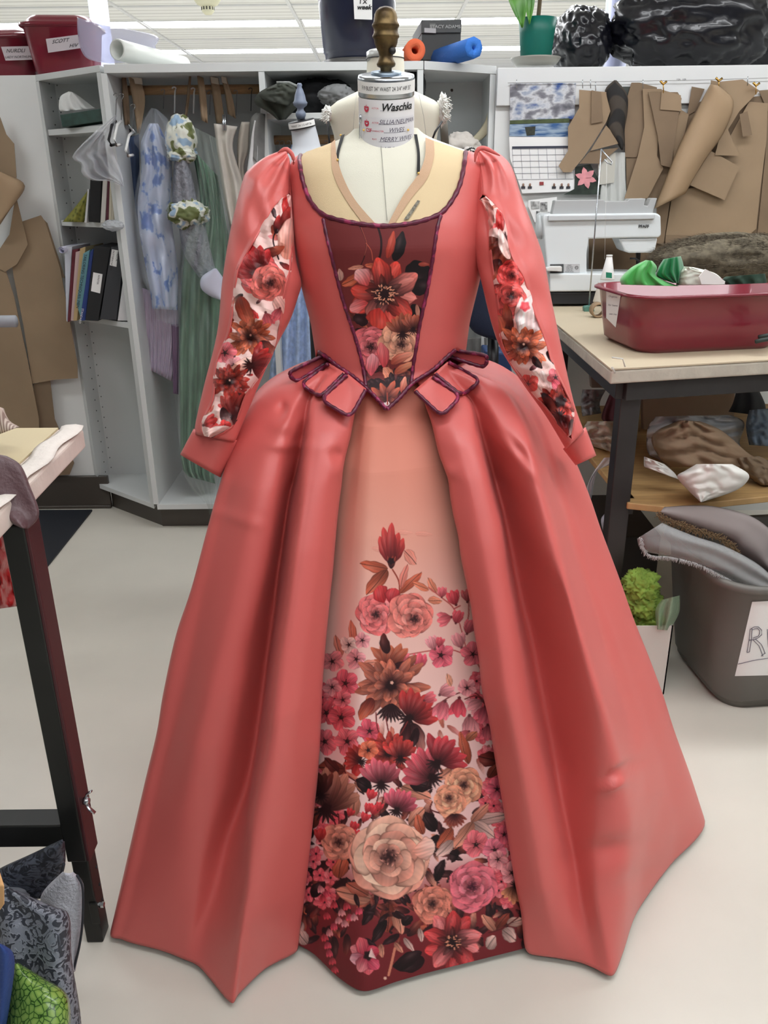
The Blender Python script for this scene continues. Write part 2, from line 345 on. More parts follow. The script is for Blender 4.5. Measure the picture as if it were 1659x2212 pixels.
    def tulip(s, x, y, r, c, ang=-1.57, dark=(36, 14, 18)):
        c = np.asarray(c, float); bx = x-math.cos(ang)*r*.8; by = y-math.sin(ang)*r*.8
        for o in (-.95, .95, -.62, .62, -.3, .3, 0): s.petal(bx, by, ang+o, r*s.rnd.uniform(1.7, 2.05), r*.72, dark, c*s.rnd.uniform(.85, 1.15), edge=np.asarray(c)*.45, p=1.2)
        for i in range(7): s.petal(bx, by, ang+3.14+(-1.2+.4*i), r*.75, r*.17, dark, dark)
        s.dot(bx, by, r*.28, dark)
    def sample(s, px, py):
        fx = np.clip((px-s.x0)*s.sc, 0, s.w-1.001); fy = np.clip((py-s.y0)*s.sc, 0, s.h-1.001); i = fx.astype(int); j = fy.astype(int); u = (fx-i)[..., None]; v = (fy-j)[..., None]
        A = s.A; i1 = np.minimum(i+1, s.w-1); j1 = np.minimum(j+1, s.h-1)
        return (A[j, i]*(1-u)+A[j, i1]*u)*(1-v)+(A[j1, i]*(1-u)+A[j1, i1]*u)*v
def print_cloth(name, V, nv, nu, px, py, pr, m, parent, solid=0):
    """dense cloth whose dye colours are a colour attribute"""
    me = bpy.data.meshes.new(name); n = nv*nu; me.vertices.add(n); me.vertices.foreach_set('co', np.asarray(V, np.float32).ravel())
    i, j = np.mgrid[0:nv-1, 0:nu-1]; q = np.stack([i*nu+j, (i+1)*nu+j, (i+1)*nu+j+1, i*nu+j+1], -1).reshape(-1, 4); k = len(q)
    me.loops.add(k*4); me.loops.foreach_set('vertex_index', q.ravel().astype(np.int32)); me.polygons.add(k)
    me.polygons.foreach_set('loop_start', np.arange(0, 4*k, 4, dtype=np.int32)); me.update(calc_edges=True)
    me.polygons.foreach_set('use_smooth', np.ones(k, bool))
    c = lin(np.clip(pr.sample(px, py), 0, 255)).reshape(-1, 3); a = me.color_attributes.new('dye', 'FLOAT_COLOR', 'POINT')
    a.data.foreach_set('color', np.c_[c, np.ones(n)].astype(np.float32).ravel()); me.materials.append(m)
    o = bpy.data.objects.new(name, me); COL.objects.link(o); o.parent = parent; mt = Matrix.Identity(4); q = parent
    while q is not None: mt = q.matrix_basis @ mt; q = q.parent
    me.transform(mt.inverted())
    if solid: d = o.modifiers.new('s', 'SOLIDIFY'); d.thickness = solid; d.offset = 1
    return o
def dye_mat(name, rough=.45, sheen=.2):
    m = bpy.data.materials.new(name); m.use_nodes = True; N = m.node_tree.nodes; L = m.node_tree.links; b = N['Principled BSDF']
    a = N.new('ShaderNodeAttribute'); a.attribute_name = 'dye'; L.new(a.outputs['Color'], b.inputs['Base Color']); b.inputs['Roughness'].default_value = rough; b.inputs['Sheen Weight'].default_value = sheen
    b.inputs['Sheen Roughness'].default_value = .4; b.inputs['Specular IOR Level'].default_value = .3; return m

PK = (232, 100, 110); LP = (238, 140, 145); RD = (205, 50, 48); OR = (214, 100, 72); PE = (236, 150, 125); BR = (150, 62, 48); DK = (38, 15, 20); PL_ = (240, 190, 180)
def panel_base(X, Y):
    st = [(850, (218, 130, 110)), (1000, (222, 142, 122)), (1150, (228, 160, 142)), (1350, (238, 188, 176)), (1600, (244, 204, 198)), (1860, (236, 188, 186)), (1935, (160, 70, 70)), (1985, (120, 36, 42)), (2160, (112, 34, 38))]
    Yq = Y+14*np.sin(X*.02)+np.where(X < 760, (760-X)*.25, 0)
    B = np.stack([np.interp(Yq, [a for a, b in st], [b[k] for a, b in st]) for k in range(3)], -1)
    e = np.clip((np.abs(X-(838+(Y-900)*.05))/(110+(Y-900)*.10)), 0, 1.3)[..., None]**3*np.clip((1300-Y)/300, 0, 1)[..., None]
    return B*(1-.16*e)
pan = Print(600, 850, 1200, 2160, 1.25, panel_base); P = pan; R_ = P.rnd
# under-layer: foliage and small flowers that fill the lower half
for i in range(430):
    y = 1700+460*R_.random()**.8; x = R_.uniform(620, 1150)
    if y > 2030 and R_.random() < .93: continue
    if y < 1800 and R_.random() < .55: continue
    a = R_.random()*6.28; l = R_.uniform(22, 52); c = R_.choice([DK, DK, BR, (120, 40, 36), OR, PE, (70, 24, 26)])
    P.petal(x, y, a, l, l*.38, np.array(DK, float), c, edge=DK, raw=True)
for i in range(60):
    P.petal(R_.uniform(640, 1130), R_.uniform(1560, 1760), R_.random()*6.28, R_.uniform(18, 45), 12, BR, R_.choice([PE, PL_, LP, OR]), raw=True, al=.8)
for i in range(90):
    y = R_.uniform(1450, 1950); sd = R_.choice((0, 1)); w = 60+(y-1450)*.03; x = (690-(y-1450)*.09)+R_.random()*w if sd else (1060+(y-1450)*.14)-R_.random()*w*.8
    a = R_.random()*6.28; x, y = x, y
    for k in range(5): P.petal(x, y, a+k*1.257, 17, 15, (214, 80, 95), R_.choice([PK, LP, (225, 90, 100)]), raw=True, p=1.2)
    P.dot(x, y, 3, DK, raw=True)
P.frame(620, 1100, 3.072)
for x, y in ((720, 150), (850, 160), (560, 260)): P.petal(x, y, .1, 120, 40, (230, 140, 125), (232, 150, 135), al=.35)
P.leaf(780, 275, 858, 365, 80, (226, 130, 112), .1, .7); P.stem([(700, 400), (742, 480), (745, 580)], 9, BR)
P.leaf(668, 395, 484, 360, 78, OR, .5); P.leaf(662, 400, 528, 568, 92, OR, .75); P.leaf(752, 560, 893, 417, 62, OR, .45); P.leaf(755, 520, 800, 365, 52, (228, 120, 105), .2, .8)
for o, l in ((-.42, 200), (.42, 190), (-.22, 250), (.22, 215), (0, 275)): P.petal(692, 362, -1.55+o, l, 74, (70, 20, 24), (212, 66, 62), edge=(120, 30, 34), p=.85)
for o in (-.3, .1, .35): P.petal(692, 395, -1.57+o, 90, 24, DK, (160, 60, 45))
P.dot(690, 345, 26, DK)
P.leaf(942, 535, 832, 488, 48, (234, 130, 98), .2); P.leaf(992, 555, 935, 455, 52, (236, 140, 110), .2); P.leaf(935, 605, 1028, 608, 55, (236, 140, 110), .2)
for pts in ([(940, 520), (1030, 590), (1110, 665), (1165, 830), (1192, 945)], [(1205, 600), (1205, 700), (1185, 800)], [(800, 965), (960, 938), (1090, 933), (1175, 962)], [(1110, 660), (1150, 640)], [(1240, 980), (1295, 1080)]): P.stem(pts, 8, (190, 90, 85))
for x, y, r, c, a in ((1030, 548, 36, PK, -1.5), (1105, 585, 52, (214, 74, 84), -1.9), (1043, 728, 52, PK, 2.9), (1132, 712, 46, (220, 84, 96), -1.3), (1195, 572, 44, (200, 90, 92), -1.6), (1212, 780, 50, (222, 100, 110), -1.2), (1142, 868, 54, LP, -1.9)): P.bud(x, y, r, c, a)
P.rose(590, 700, 138, (236, 112, 112), q=.95); P.petal(650, 620, -2, 120, 110, (150, 30, 36), (208, 62, 64), p=1.3); P.petal(690, 640, -1.3, 120, 110, (120, 20, 30), (210, 66, 70), p=1.3)
P.rose(815, 705, 150, (226, 122, 112), dx=45, dy=35)
P.blossom(1022, 968, 92, (224, 92, 110)); P.blossom(1235, 962, 84, (226, 100, 112)); P.bud(962, 885, 48, LP, -2); P.bud(1015, 880, 34, (205, 80, 92), -1.3); P.bud(768, 982, 46, PK, -1.2); P.bud(880, 1005, 54, (222, 84, 104), -1.57)
for a, l in ((-2.75, 130), (-2.35, 190), (-1.95, 190), (-1.6, 150), (-1.2, 175), (-.85, 170)): P.petal(690, 1050, a, l, 66, (60, 22, 20), (208, 108, 78), edge=(110, 40, 32), p=1.0)
P.petal(660, 960, -1.7, 140, 70, DK, (90, 30, 26)); P.petal(700, 1040, -.15, 150, 50, DK, (80, 20, 24))
P.leaf(440, 895, 425, 735, 56, (228, 120, 95), .3); P.leaf(360, 975, 322, 835, 60, (232, 140, 118), .3); P.leaf(510, 1020, 600, 1015, 46, (232, 140, 118), .2)
for x, y, r, c in ((410, 900, 62, PL_), (500, 870, 58, LP), (460, 995, 70, LP), (300, 1010, 76, (230, 125, 130)), (388, 1155, 92, (222, 90, 106)), (262, 1352, 84, (214, 76, 88)), (360, 1382, 96, (220, 82, 94)), (250, 1542, 88, PK), (400, 1540, 92, PK), (548, 1472, 82, (216, 78, 96)), (300, 1180, 60, LP), (370, 1265, 60, (226, 110, 120))): P.blossom(x, y, r, c)
P.peony(690, 1170, 190, (206, 112, 88)); P.petal(560, 1250, 2.0, 170, 90, (80, 26, 24), OR)
for i in range(9): P.petal(690, 1290, .7+i*.22, 130, 26, DK, DK)
P.tulip(865, 1320, 105, (205, 58, 58), -.9); P.petal(830, 1420, 1.2, 210, 90, DK, (180, 110, 100)); P.petal(800, 1420, 1.7, 200, 80, DK, (90, 34, 34)); P.petal(865, 1450, 1.9, 170, 60, DK, DK)
for pts in ([(655, 1380), (670, 1460), (685, 1560)], [(800, 1410), (760, 1480), (720, 1540)], [(590, 1350), (600, 1450), (640, 1560)], [(945, 1335), (1100, 1235), (1230, 1210), (1325, 1290)], [(1180, 1260), (1260, 1240), (1320, 1300)]): P.stem(pts, 8, (120, 44, 44))
for x, y, r, c, a in ((1062, 1205, 56, LP, -.5), (950, 1252, 44, PK, -.4), (1028, 1335, 66, (232, 110, 122), 1.9), (1135, 1318, 66, (214, 74, 90), 1.7), (1245, 1300, 60, LP, 2.6), (1300, 1365, 62, (226, 100, 116), 1.9), (1215, 1435, 66, LP, 1.5), (1330, 1485, 54, (222, 100, 112), 1.6), (1180, 1500, 40, PK, 2.4)): P.bud(x, y, r, c, a)
P.blossom(1195, 1185, 66, LP); P.leaf(1090, 1175, 1060, 1090, 44, (236, 160, 130), .1); P.leaf(700, 1510, 690, 1440, 36, (230, 130, 110), .1)
P.frame(620, 1600, 2.9625)
for x, y, x2, y2, w, c in ((1160, 150, 1110, -60, 60, OR), (1150, 0, 1215, -60, 50, (210, 120, 90)), (1290, 240, 1370, 130, 60, BR), (1350, 130, 1225, 100, 90, (120, 44, 38)), (1060, 180, 960, 250, 50, PE), (370, 180, 200, 170, 90, BR), (330, 200, 240, 110, 60, (110, 40, 36)),
    (430, 270, 540, 320, 60, PE), (420, 480, 450, 330, 70, PE), (540, 310, 440, 250, 80, DK), (735, 290, 920, 370, 90, PE), (780, 260, 930, 300, 80, DK), (950, 580, 860, 450, 80, DK), (780, 540, 880, 430, 80, PE), (870, 600, 830, 470, 60, OR), (1050, 560, 1000, 420, 50, PE),
    (1180, 520, 1420, 470, 70, PL_), (1180, 520, 1330, 620, 70, PL_), (1190, 520, 1070, 690, 80, PE), (1180, 520, 1290, 400, 56, PE), (960, 600, 940, 720, 70, DK), (1060, 560, 960, 690, 70, OR), (1060, 640, 960, 740, 70, PL_), (1100, 740, 1040, 720, 80, DK),
    (540, 1010, 310, 960, 100, PE), (520, 990, 380, 910, 80, (200, 100, 80)), (560, 1040, 480, 1180, 60, DK), (650, 1040, 640, 1230, 80, BR), (700, 1080, 730, 1240, 70, PE), (640, 1150, 540, 1290, 60, DK), (740, 1180, 800, 1120, 60, DK), (160, 1000, 240, 900, 70, DK),
    (1330, 1220, 1250, 1110, 60, PE), (1340, 1200, 1420, 1100, 56, BR), (1280, 1330, 1335, 1250, 70, (238, 190, 180)), (1380, 1210, 1465, 1280, 80, (238, 190, 180)), (1410, 1175, 1520, 1140, 60, (236, 180, 165)), (100, 1160, 60, 1240, 60, PL_), (130, 1300, 70, 1220, 70, PL_), (850, 1200, 860, 1290, 36, PL_),
    (750, 1260, 810, 1350, 36, PL_), (600, 1300, 610, 1390, 40, PE), (690, 1290, 740, 1360, 36, PE), (950, 900, 1010, 760, 60, DK), (420, 790, 380, 640, 90, DK), (330, 880, 360, 740, 90, OR), (160, 560, 200, 420, 60, BR)): P.leaf(x, y, x2, y2, w*1.15, c, .6)
for pts in ([(290, 480), (310, 540), (315, 600)], [(330, 480), (335, 560)], [(590, 330), (560, 450), (545, 530)], [(625, 330), (590, 480)], [(700, 190), (715, 260), (712, 320)], [(930, 390), (920, 440), (1000, 470)], [(380, 100), (370, 200), (440, 260)], [(910, 210), (900, 290)], [(1290, 1230), (1380, 1200), (1480, 1130)]): P.stem(pts, 8, (90, 30, 32))
P.peony(650, 80, 130, (200, 60, 52)); P.tulip(725, 55, 70, (214, 66, 62)); P.tulip(430, 110, 60, (196, 56, 50), -2.6); P.blossom(520, 60, 70, OR); P.petal(450, 150, 1.6, 80, 70, (140, 30, 30), RD)
P.tulip(280, 330, 135, (226, 150, 125), -1.3); P.tulip(190, 290, 80, (110, 50, 42), -2)
P.tulip(600, 205, 88, (236, 104, 120), -1.6); P.tulip(870, 170, 105, (230, 90, 104), -2.3); P.tulip(1010, 80, 100, (216, 66, 76), -.9)
P.rose(1125, 285, 125, (232, 152, 122), dx=10); P.rose(1040, 385, 105, (236, 150, 120), q=1.05, dx=-5, dy=-25)
for i in range(8): P.petal(1070, 470, .4+i*.3, 90, 30, DK, BR)
P.tulip(725, 385, 80, (232, 96, 116), -1.2)
for x, y, r in ((500, 490, 36), (560, 440, 40), (520, 430, 34), (428, 550, 36), (450, 600, 34), (425, 640, 34), (405, 460, 30), (590, 420, 30), (540, 345, 38)): P.bud(x, y, r, (206, 52, 60), -1.2)
P.rose(330, 650, 120, (216, 138, 118), q=1.); P.bud(210, 600, 44, (190, 50, 50))
for i in range(26):
    x, y = R_.uniform(380, 950), R_.uniform(960, 1120); a = R_.random()*6.28; P.petal(x, y, a, 90, 34, DK, R_.choice([DK, BR]))
P.rose(665, 755, 262, (240, 158, 138), q=1.02, dx=-20, dy=-15); P.petal(800, 700, -.1, 150, 150, (235, 150, 130), (246, 200, 188), p=1.4)
P.blossom(1210, 665, 90, PK, ctr=DK); P.blossom(1330, 700, 84, (236, 110, 130)); P.blossom(1440, 845, 72, LP); P.blossom(1390, 600, 64, (222, 90, 110)); P.blossom(1345, 310, 74, (222, 90, 110)); P.blossom(1350, 760, 64, LP)
P.rose(1185, 935, 160, (222, 104, 118), ctr=(60, 16, 34)); P.rose(930, 1045, 125, (206, 118, 100)); P.tulip(1455, 980, 60, (220, 140, 100), 1.7)
for x, y in ((380, 1060), (350, 1100), (400, 1130), (300, 1050), (330, 1150), (370, 1170), (300, 1190), (255, 1120), (270, 1230), (240, 1260), (260, 1310), (270, 1360), (290, 1410), (305, 1465), (215, 950), (250, 980), (230, 1010), (430, 1130), (460, 1090)): P.bud(x, y, 27, R_.choice([(214, 70, 92), (200, 60, 74), LP]), 1.4)
P.anemone(1060, 1290, 195, (206, 60, 62), (230, 110, 110), n=10, rot=.3)
P.petal(880, 1400, 2.9, 210, 110, DK, (28, 12, 16)); P.petal(690, 1450, -.5, 200, 90, (28, 12, 16), DK); P.stem([(690, 1330), (670, 1420), (650, 1500)], 16, (212, 130, 105)); P.dot(628, 1520, 12, (230, 180, 160))
for a, l, c in ((-2.6, 120, LP), (-2.0, 130, PK), (2.9, 110, (240, 180, 190)), (1.4, 120, PK), (.9, 110, (222, 84, 110)), (2.1, 110, LP), (-.6, 90, (200, 60, 80))): P.petal(510, 1380, a, l, 90, (150, 40, 60), c, p=1.2)
P.dot(520, 1375, 34, DK)
for k in range(8): P.stem([(525, 1380), (540+k*4, 1330+k*9)], 5, (240, 200, 195))

sto = Print(690, 450, 970, 900, 2.2, (112, 42, 42)); P = sto; R_ = P.rnd; P.frame(690, 450, 4.914)
for i in range(160):
    x, y = R_.uniform(200, 1150), R_.uniform(1150, 2150); a = R_.random()*6.28; l = R_.uniform(80, 190); P.petal(x, y, a, l, l*.4, DK, R_.choice([DK, DK, BR, OR, (110, 36, 36)]))
P.petal(1180, 640, 2.6, 330, 300, (22, 12, 16), (26, 14, 18)); P.petal(950, 800, .3, 260, 190, (22, 12, 16), (26, 14, 18)); P.petal(980, 1020, 1.0, 230, 110, (22, 12, 16), (26, 14, 18)); P.petal(1050, 590, .1, 120, 50, BR, (150, 56, 46))
P.petal(800, 560, -1.3, 330, 130, (22, 12, 16), (26, 14, 18)); P.petal(720, 530, -1.32, 300, 90, (150, 50, 40), (190, 72, 54)); P.stem([(620, 195), (655, 330), (650, 470), (620, 570)], 22, DK)
P.stem([(430, 190), (495, 360), (475, 520), (400, 680)], 9, DK); P.stem([(495, 370), (550, 450), (565, 550)], 7, (190, 90, 70)); P.stem([(440, 200), (500, 370), (480, 500)], 4, (200, 100, 80))
P.leaf(470, 620, 300, 640, 50, PE, .3); P.leaf(430, 720, 235, 815, 110, (206, 96, 66), .3); P.leaf(600, 600, 480, 610, 60, OR, .4); P.leaf(225, 770, 215, 640, 70, (214, 160, 145), .2); P.leaf(1030, 1020, 1050, 1180, 50, (200, 130, 110), .2)
P.petal(520, 1200, 3.4, 170, 150, DK, DK)
P.anemone(690, 900, 385, (204, 62, 52), (226, 120, 110), n=10, rot=.12)
P.petal(520, 820, -2.2, 210, 190, (190, 60, 60), (240, 178, 178), p=1.3); P.petal(520, 1010, 2.9, 210, 150, (190, 60, 60), (232, 140, 140), p=1.3); P.petal(650, 1060, 1.8, 220, 260, (190, 50, 44), (206, 66, 54), p=1.3)
P.dot(690, 905, 118, DK, soft=.5)
for i in range(95):
    a = i*2.4; rr = R_.uniform(55, 150); P.stem([(690+math.cos(a)*rr*.82, 915+math.sin(a)*rr*.62), (690+math.cos(a)*rr, 915+math.sin(a)*rr*.75)], 8, (238, 160, 128) if i % 3 else DK)
P.dot(690, 900, 48, DK)
P.rose(545, 1470, 215, (214, 100, 106), ctr=DK); P.rose(850, 1430, 220, (214, 144, 118), dx=30, dy=20); P.tulip(880, 1240, 110, (190, 96, 70), -1.6); P.tulip(1000, 1210, 90, (186, 92, 70), -1.5)
P.petal(560, 1780, -1.6, 240, 150, (200, 70, 80), (240, 160, 165), p=1.2); P.petal(690, 1700, -1.7, 280, 130, (190, 60, 66), (220, 110, 112), p=1.2); P.petal(760, 1650, -.5, 260, 100, BR, PE); P.petal(800, 1760, -.6, 240, 90, BR, (228, 150, 110)); P.petal(780, 1800, -2.4, 150, 120, (200, 110, 80), PE)
for i in range(30): P.petal(R_.uniform(560, 930), R_.uniform(1820, 1900), R_.random()*6.28, 90, 60, DK, DK)
for a, l in ((-2.5, 210), (-1.9, 190), (-1.2, 220), (2.9, 180), (-.7, 190), (.3, 130)): P.petal(715, 2030, a, l, 90, DK, OR, edge=DK)
P.petal(870, 1960, -1.3, 180, 80, BR, PE); P.blossom(720, 2110, 60, (244, 205, 205)); P.stem([(720, 1960), (722, 2080)], 16, BR)

def sleeve_print(seed, box, items):
    P = Print(*box, 1.8, (244, 205, 198)); P.rnd = random.Random(seed); R_ = P.rnd
    for i in range(110):
        x, y = R_.uniform(box[0], box[2]), R_.uniform(box[1]+30, box[3]); a = R_.random()*6.28; l = R_.uniform(14, 34)
        P.petal(x, y, a, l, l*.4, R_.choice([DK, RD, BR]), R_.choice([OR, RD, PE, PL_, LP, DK]), raw=True)
    P.k = 1.; P.tx = lambda x, y: (x, y)
    for it in items: getattr(P, it[0])(*it[1:])
    return P
pL = sleeve_print(3, (400, 400, 680, 1000), [('petal', 618, 470, -1.6, 50, 16, (170, 40, 40), RD), ('petal', 600, 500, -1.1, 60, 22, (40, 14, 18), (214, 62, 56)), ('petal', 596, 505, -1.4, 42, 16, DK, RD), ('petal', 615, 560, -1.4, 90, 46, (230, 150, 130), PL_), ('stem', [(598, 495), (590, 520), (602, 560)], 3, DK),
    ('petal', 560, 555, -.4, 60, 24, DK, OR), ('rose', 560, 590, 46, (226, 90, 90)), ('tulip', 545, 570, 34, (212, 50, 52), -2.2), ('rose', 580, 612, 40, (206, 100, 92), (34, 14, 18), 1, 6, 0), ('petal', 600, 640, 1.2, 50, 40, (236, 170, 160), PL_), ('bud', 578, 690, 16, PK, 1.3), ('bud', 545, 680, 14, RD, 1.3), ('bud', 600, 680, 15, PK, 1.9),
    ('petal', 520, 640, 1.3, 70, 34, (150, 50, 40), OR), ('peony', 540, 728, 40, (214, 108, 74)), ('petal', 560, 740, .6, 50, 30, DK, OR), ('blossom', 486, 762, 26, PK), ('blossom', 505, 790, 20, LP), ('petal', 500, 800, -.5, 60, 26, (240, 160, 140), (248, 215, 205)), ('tulip', 565, 785, 28, RD, -.2),
    ('peony', 495, 825, 36, (204, 62, 50)), ('petal', 510, 850, .9, 70, 24, DK, DK), ('tulip', 515, 880, 30, (206, 66, 58), -1.2), ('petal', 480, 880, 1.2, 60, 22, DK, PL_), ('bud', 455, 912, 17, (214, 66, 66), -.4), ('blossom', 485, 922, 16, RD), ('petal', 440, 940, -.3, 60, 20, PL_, (246, 215, 210)), ('petal', 450, 950, -.2, 70, 14, DK, DK)])
pR = sleeve_print(8, (1000, 400, 1290, 1000), [('petal', 1050, 500, -1.8, 80, 60, (236, 160, 150), PL_), ('petal', 1085, 500, -1.8, 50, 20, (170, 40, 40), (220, 60, 56)), ('petal', 1092, 520, -2.0, 30, 9, DK, RD), ('tulip', 1075, 545, 34, (216, 96, 64), 2.3), ('petal', 1080, 560, 2.0, 50, 30, DK, OR), ('petal', 1100, 560, -1.9, 70, 22, PL_, (248, 225, 220)),
    ('rose', 1105, 595, 32, (222, 72, 70)), ('petal', 1095, 620, 2.4, 50, 40, (150, 50, 50), (220, 90, 84)), ('rose', 1100, 650, 42, (222, 84, 80), (34, 14, 18), 1, 6, -14), ('petal', 1115, 720, -1.4, 80, 26, (236, 160, 150), (250, 220, 216)), ('petal', 1100, 730, -1.7, 76, 26, DK, (196, 84, 58)), ('petal', 1080, 720, -2, 46, 40, OR, PE), ('petal', 1150, 740, -1.5, 110, 70, (246, 214, 212), (250, 226, 224)), ('dot', 1134, 662, 12, (224, 70, 80)),
    ('peony', 1130, 748, 44, (222, 112, 76)), ('petal', 1150, 770, .9, 34, 16, DK, DK), ('petal', 1180, 760, .8, 40, 18, DK, DK), ('petal', 1170, 800, 1.3, 60, 18, (246, 220, 216), (244, 200, 196)), ('petal', 1150, 800, 1.0, 70, 20, (244, 214, 210), PL_), ('blossom', 1140, 830, 24, (208, 70, 64)), ('blossom', 1200, 815, 20, PK, 5, None, DK), ('petal', 1195, 820, .9, 50, 24, (226, 80, 100), LP),
    ('peony', 1205, 872, 38, (208, 66, 56)), ('dot', 1212, 866, 13, DK), ('petal', 1170, 850, .9, 60, 20, DK, BR), ('tulip', 1215, 920, 26, (190, 50, 46), 1.2), ('petal', 1235, 905, 1.5, 50, 16, DK, PL_), ('petal', 1220, 950, 1.0, 40, 22, (150, 36, 34), RD)])
# ---------------------------------------------------------------- the dress and its form
coral = mat('coral_satin', (215, 101, 96), .40, sheen=.05, bump=.06, bs=900)
coral_dk = mat('coral_dark', (190, 78, 80), .6)  # darker coral, also used for the outermost waist tabs
pip_m = ramp_mat('berry_brocade', 'Noise', [(.35, (74, 18, 40)), (.48, (104, 28, 58)), (.56, (86, 22, 48)), (.66, (160, 50, 92))], scale=55, rough=.4, bump=.3)
linen = mat('form_linen', (226, 223, 206), .85, bump=.15, bs=700)
dyem = dye_mat('printed_satin', .42, .05); dyed = dye_mat('printed_cotton', .6, .03)

ZW = 1.10; ZH = .015
def pf(t, side):
    a = np.interp(t, [0, .04, .08, .15, .25, .5, .75, 1], [0, .10, .19, .30, .41, .63, .82, 1]); b = np.interp(t, [0, .05, .1, .17, .3, .5, .75, 1], [0, .17, .30, .43, .54, .70, .86, 1])
    return a*(1-side)+b*side
class Gen:
    def __init__(s, tr, Yw, side=0., off=((0, 0), (1, 0)), Yh=None):
        s.tr = np.array(tr, float); s.Yw = Yw; s.side = side; s.off = off; s.Yh = Yh if Yh else atz(*tr[-1], ZH)[1]
        k = smoothc(s.tr, 90); s.py = np.maximum.accumulate(k[:, 1]+np.arange(90)*1e-4); s.px = k[:, 0]
    def at(s, z):
        t = (ZW-z)/(ZW-ZH); Y = s.Yw+(s.Yh-s.Yw)*pf(t, s.side)-np.interp(t, [a for a, b in s.off], [b for a, b in s.off])
        X = 0.
        for _ in range(3): x, y = proj((X, Y, z)); X = aty(np.interp(y, s.py, s.px), y, Y)[0]
        return np.array([X, Y, z])
SL = [(690, 772), (618, 800), (560, 840), (525, 900), (497, 977), (475, 1044), (447, 1145), (413, 1272), (380, 1372), (352, 1500), (339, 1580), (309, 1706), (242, 1999)]
PLt = [(775, 815), (758, 904), (751, 944), (743, 974), (735, 1011), (731, 1051), (726, 1088), (720, 1145), (713, 1229), (706, 1295), (698, 1379), (690, 1480), (688, 1536), (681, 1663), (668, 1789), (654, 1916), (640, 2024), (636, 2059)]
PRt = [(905, 812), (927, 882), (939, 917), (948, 956), (955, 984), (963, 1005), (974, 1035), (979, 1075), (987, 1120), (997, 1162), (1002, 1204), (1015, 1267), (1025, 1319), (1032, 1372), (1041, 1424), (1048, 1494), (1062, 1554), (1076, 1642), (1088, 1712), (1097, 1767), (1108, 1840), (1120, 1914), (1132, 1973), (1139, 2042), (1146, 2061)]
SR = [(985, 768), (1058, 781), (1104, 803), (1140, 832), (1188, 882), (1216, 942), (1247, 1005), (1275, 1075), (1300, 1148), (1338, 1249), (1369, 1337), (1401, 1417), (1432, 1500), (1456, 1576), (1493, 1679), (1523, 1774)]
VY = ((0, 0), (.08, -.05), (.2, -.13), (.5, -.13), (.75, -.085), (.92, -.03), (1, 0))
genL = [Gen(SL, 1.70, 1.), Gen([(694, 775), (570, 850), (520, 960), (497, 1060), (462, 1200), (428, 1350), (395, 1500), (345, 1700), (300, 1900), (265, 2030)], 1.66, .9),
    Gen([(702, 785), (620, 850), (575, 960), (545, 1100), (515, 1250), (480, 1400), (455, 1500), (410, 1700), (375, 1900), (347, 2053)], 1.63, .7, ((0, 0), (.2, .03), (.6, .035), (1, 0))),
    Gen([(708, 790), (645, 855), (612, 960), (595, 1100), (570, 1250), (535, 1400), (520, 1500), (480, 1700), (440, 1850), (415, 1980), (394, 2071)], 1.61, .45, ((0, 0), (.2, 0), (1, 0))),
    Gen([(716, 790), (668, 862), (655, 930), (644, 994), (624, 1078), (612, 1160), (602, 1229), (590, 1329), (576, 1430), (568, 1500), (543, 1663), (520, 1740), (495, 1815), (473, 1916), (451, 1988), (433, 2091)], 1.60, .3, VY),
    Gen([(724, 793), (676, 860), (666, 927), (656, 988), (644, 1095), (631, 1178), (619, 1279), (608, 1346), (594, 1429), (584, 1496), (570, 1600), (556, 1674), (538, 1771), (527, 1898), (513, 2006), (497, 2165)], 1.59, .2, ((0, 0), (.1, .005), (.4, .01), (1, 0))),
    Gen([(735, 798), (697, 875), (688, 940), (680, 1010), (666, 1100), (648, 1230), (630, 1350), (607, 1500), (592, 1640), (570, 1780), (552, 1910), (535, 2010), (518, 2145)], 1.59, .1, ((0, 0), (.1, .03), (.5, .06), (.85, .03), (1, 0))),
    Gen([(758, 806), (730, 890), (715, 980), (700, 1095), (685, 1230), (668, 1360), (650, 1500), (638, 1640), (620, 1780), (600, 1910), (585, 2010), (573, 2093)], 1.588, 0., ((0, 0), (.1, .04), (.5, .065), (.85, .035), (1, 0))),
    Gen(PLt, 1.585, 0., ((0, 0), (.1, .015), (.5, .022), (1, 0))),
    Gen([(x+7, y-2) for x, y in PLt], 1.585, 0., ((0, 0), (.1, -.012), (.5, -.016), (1, -.015)))]
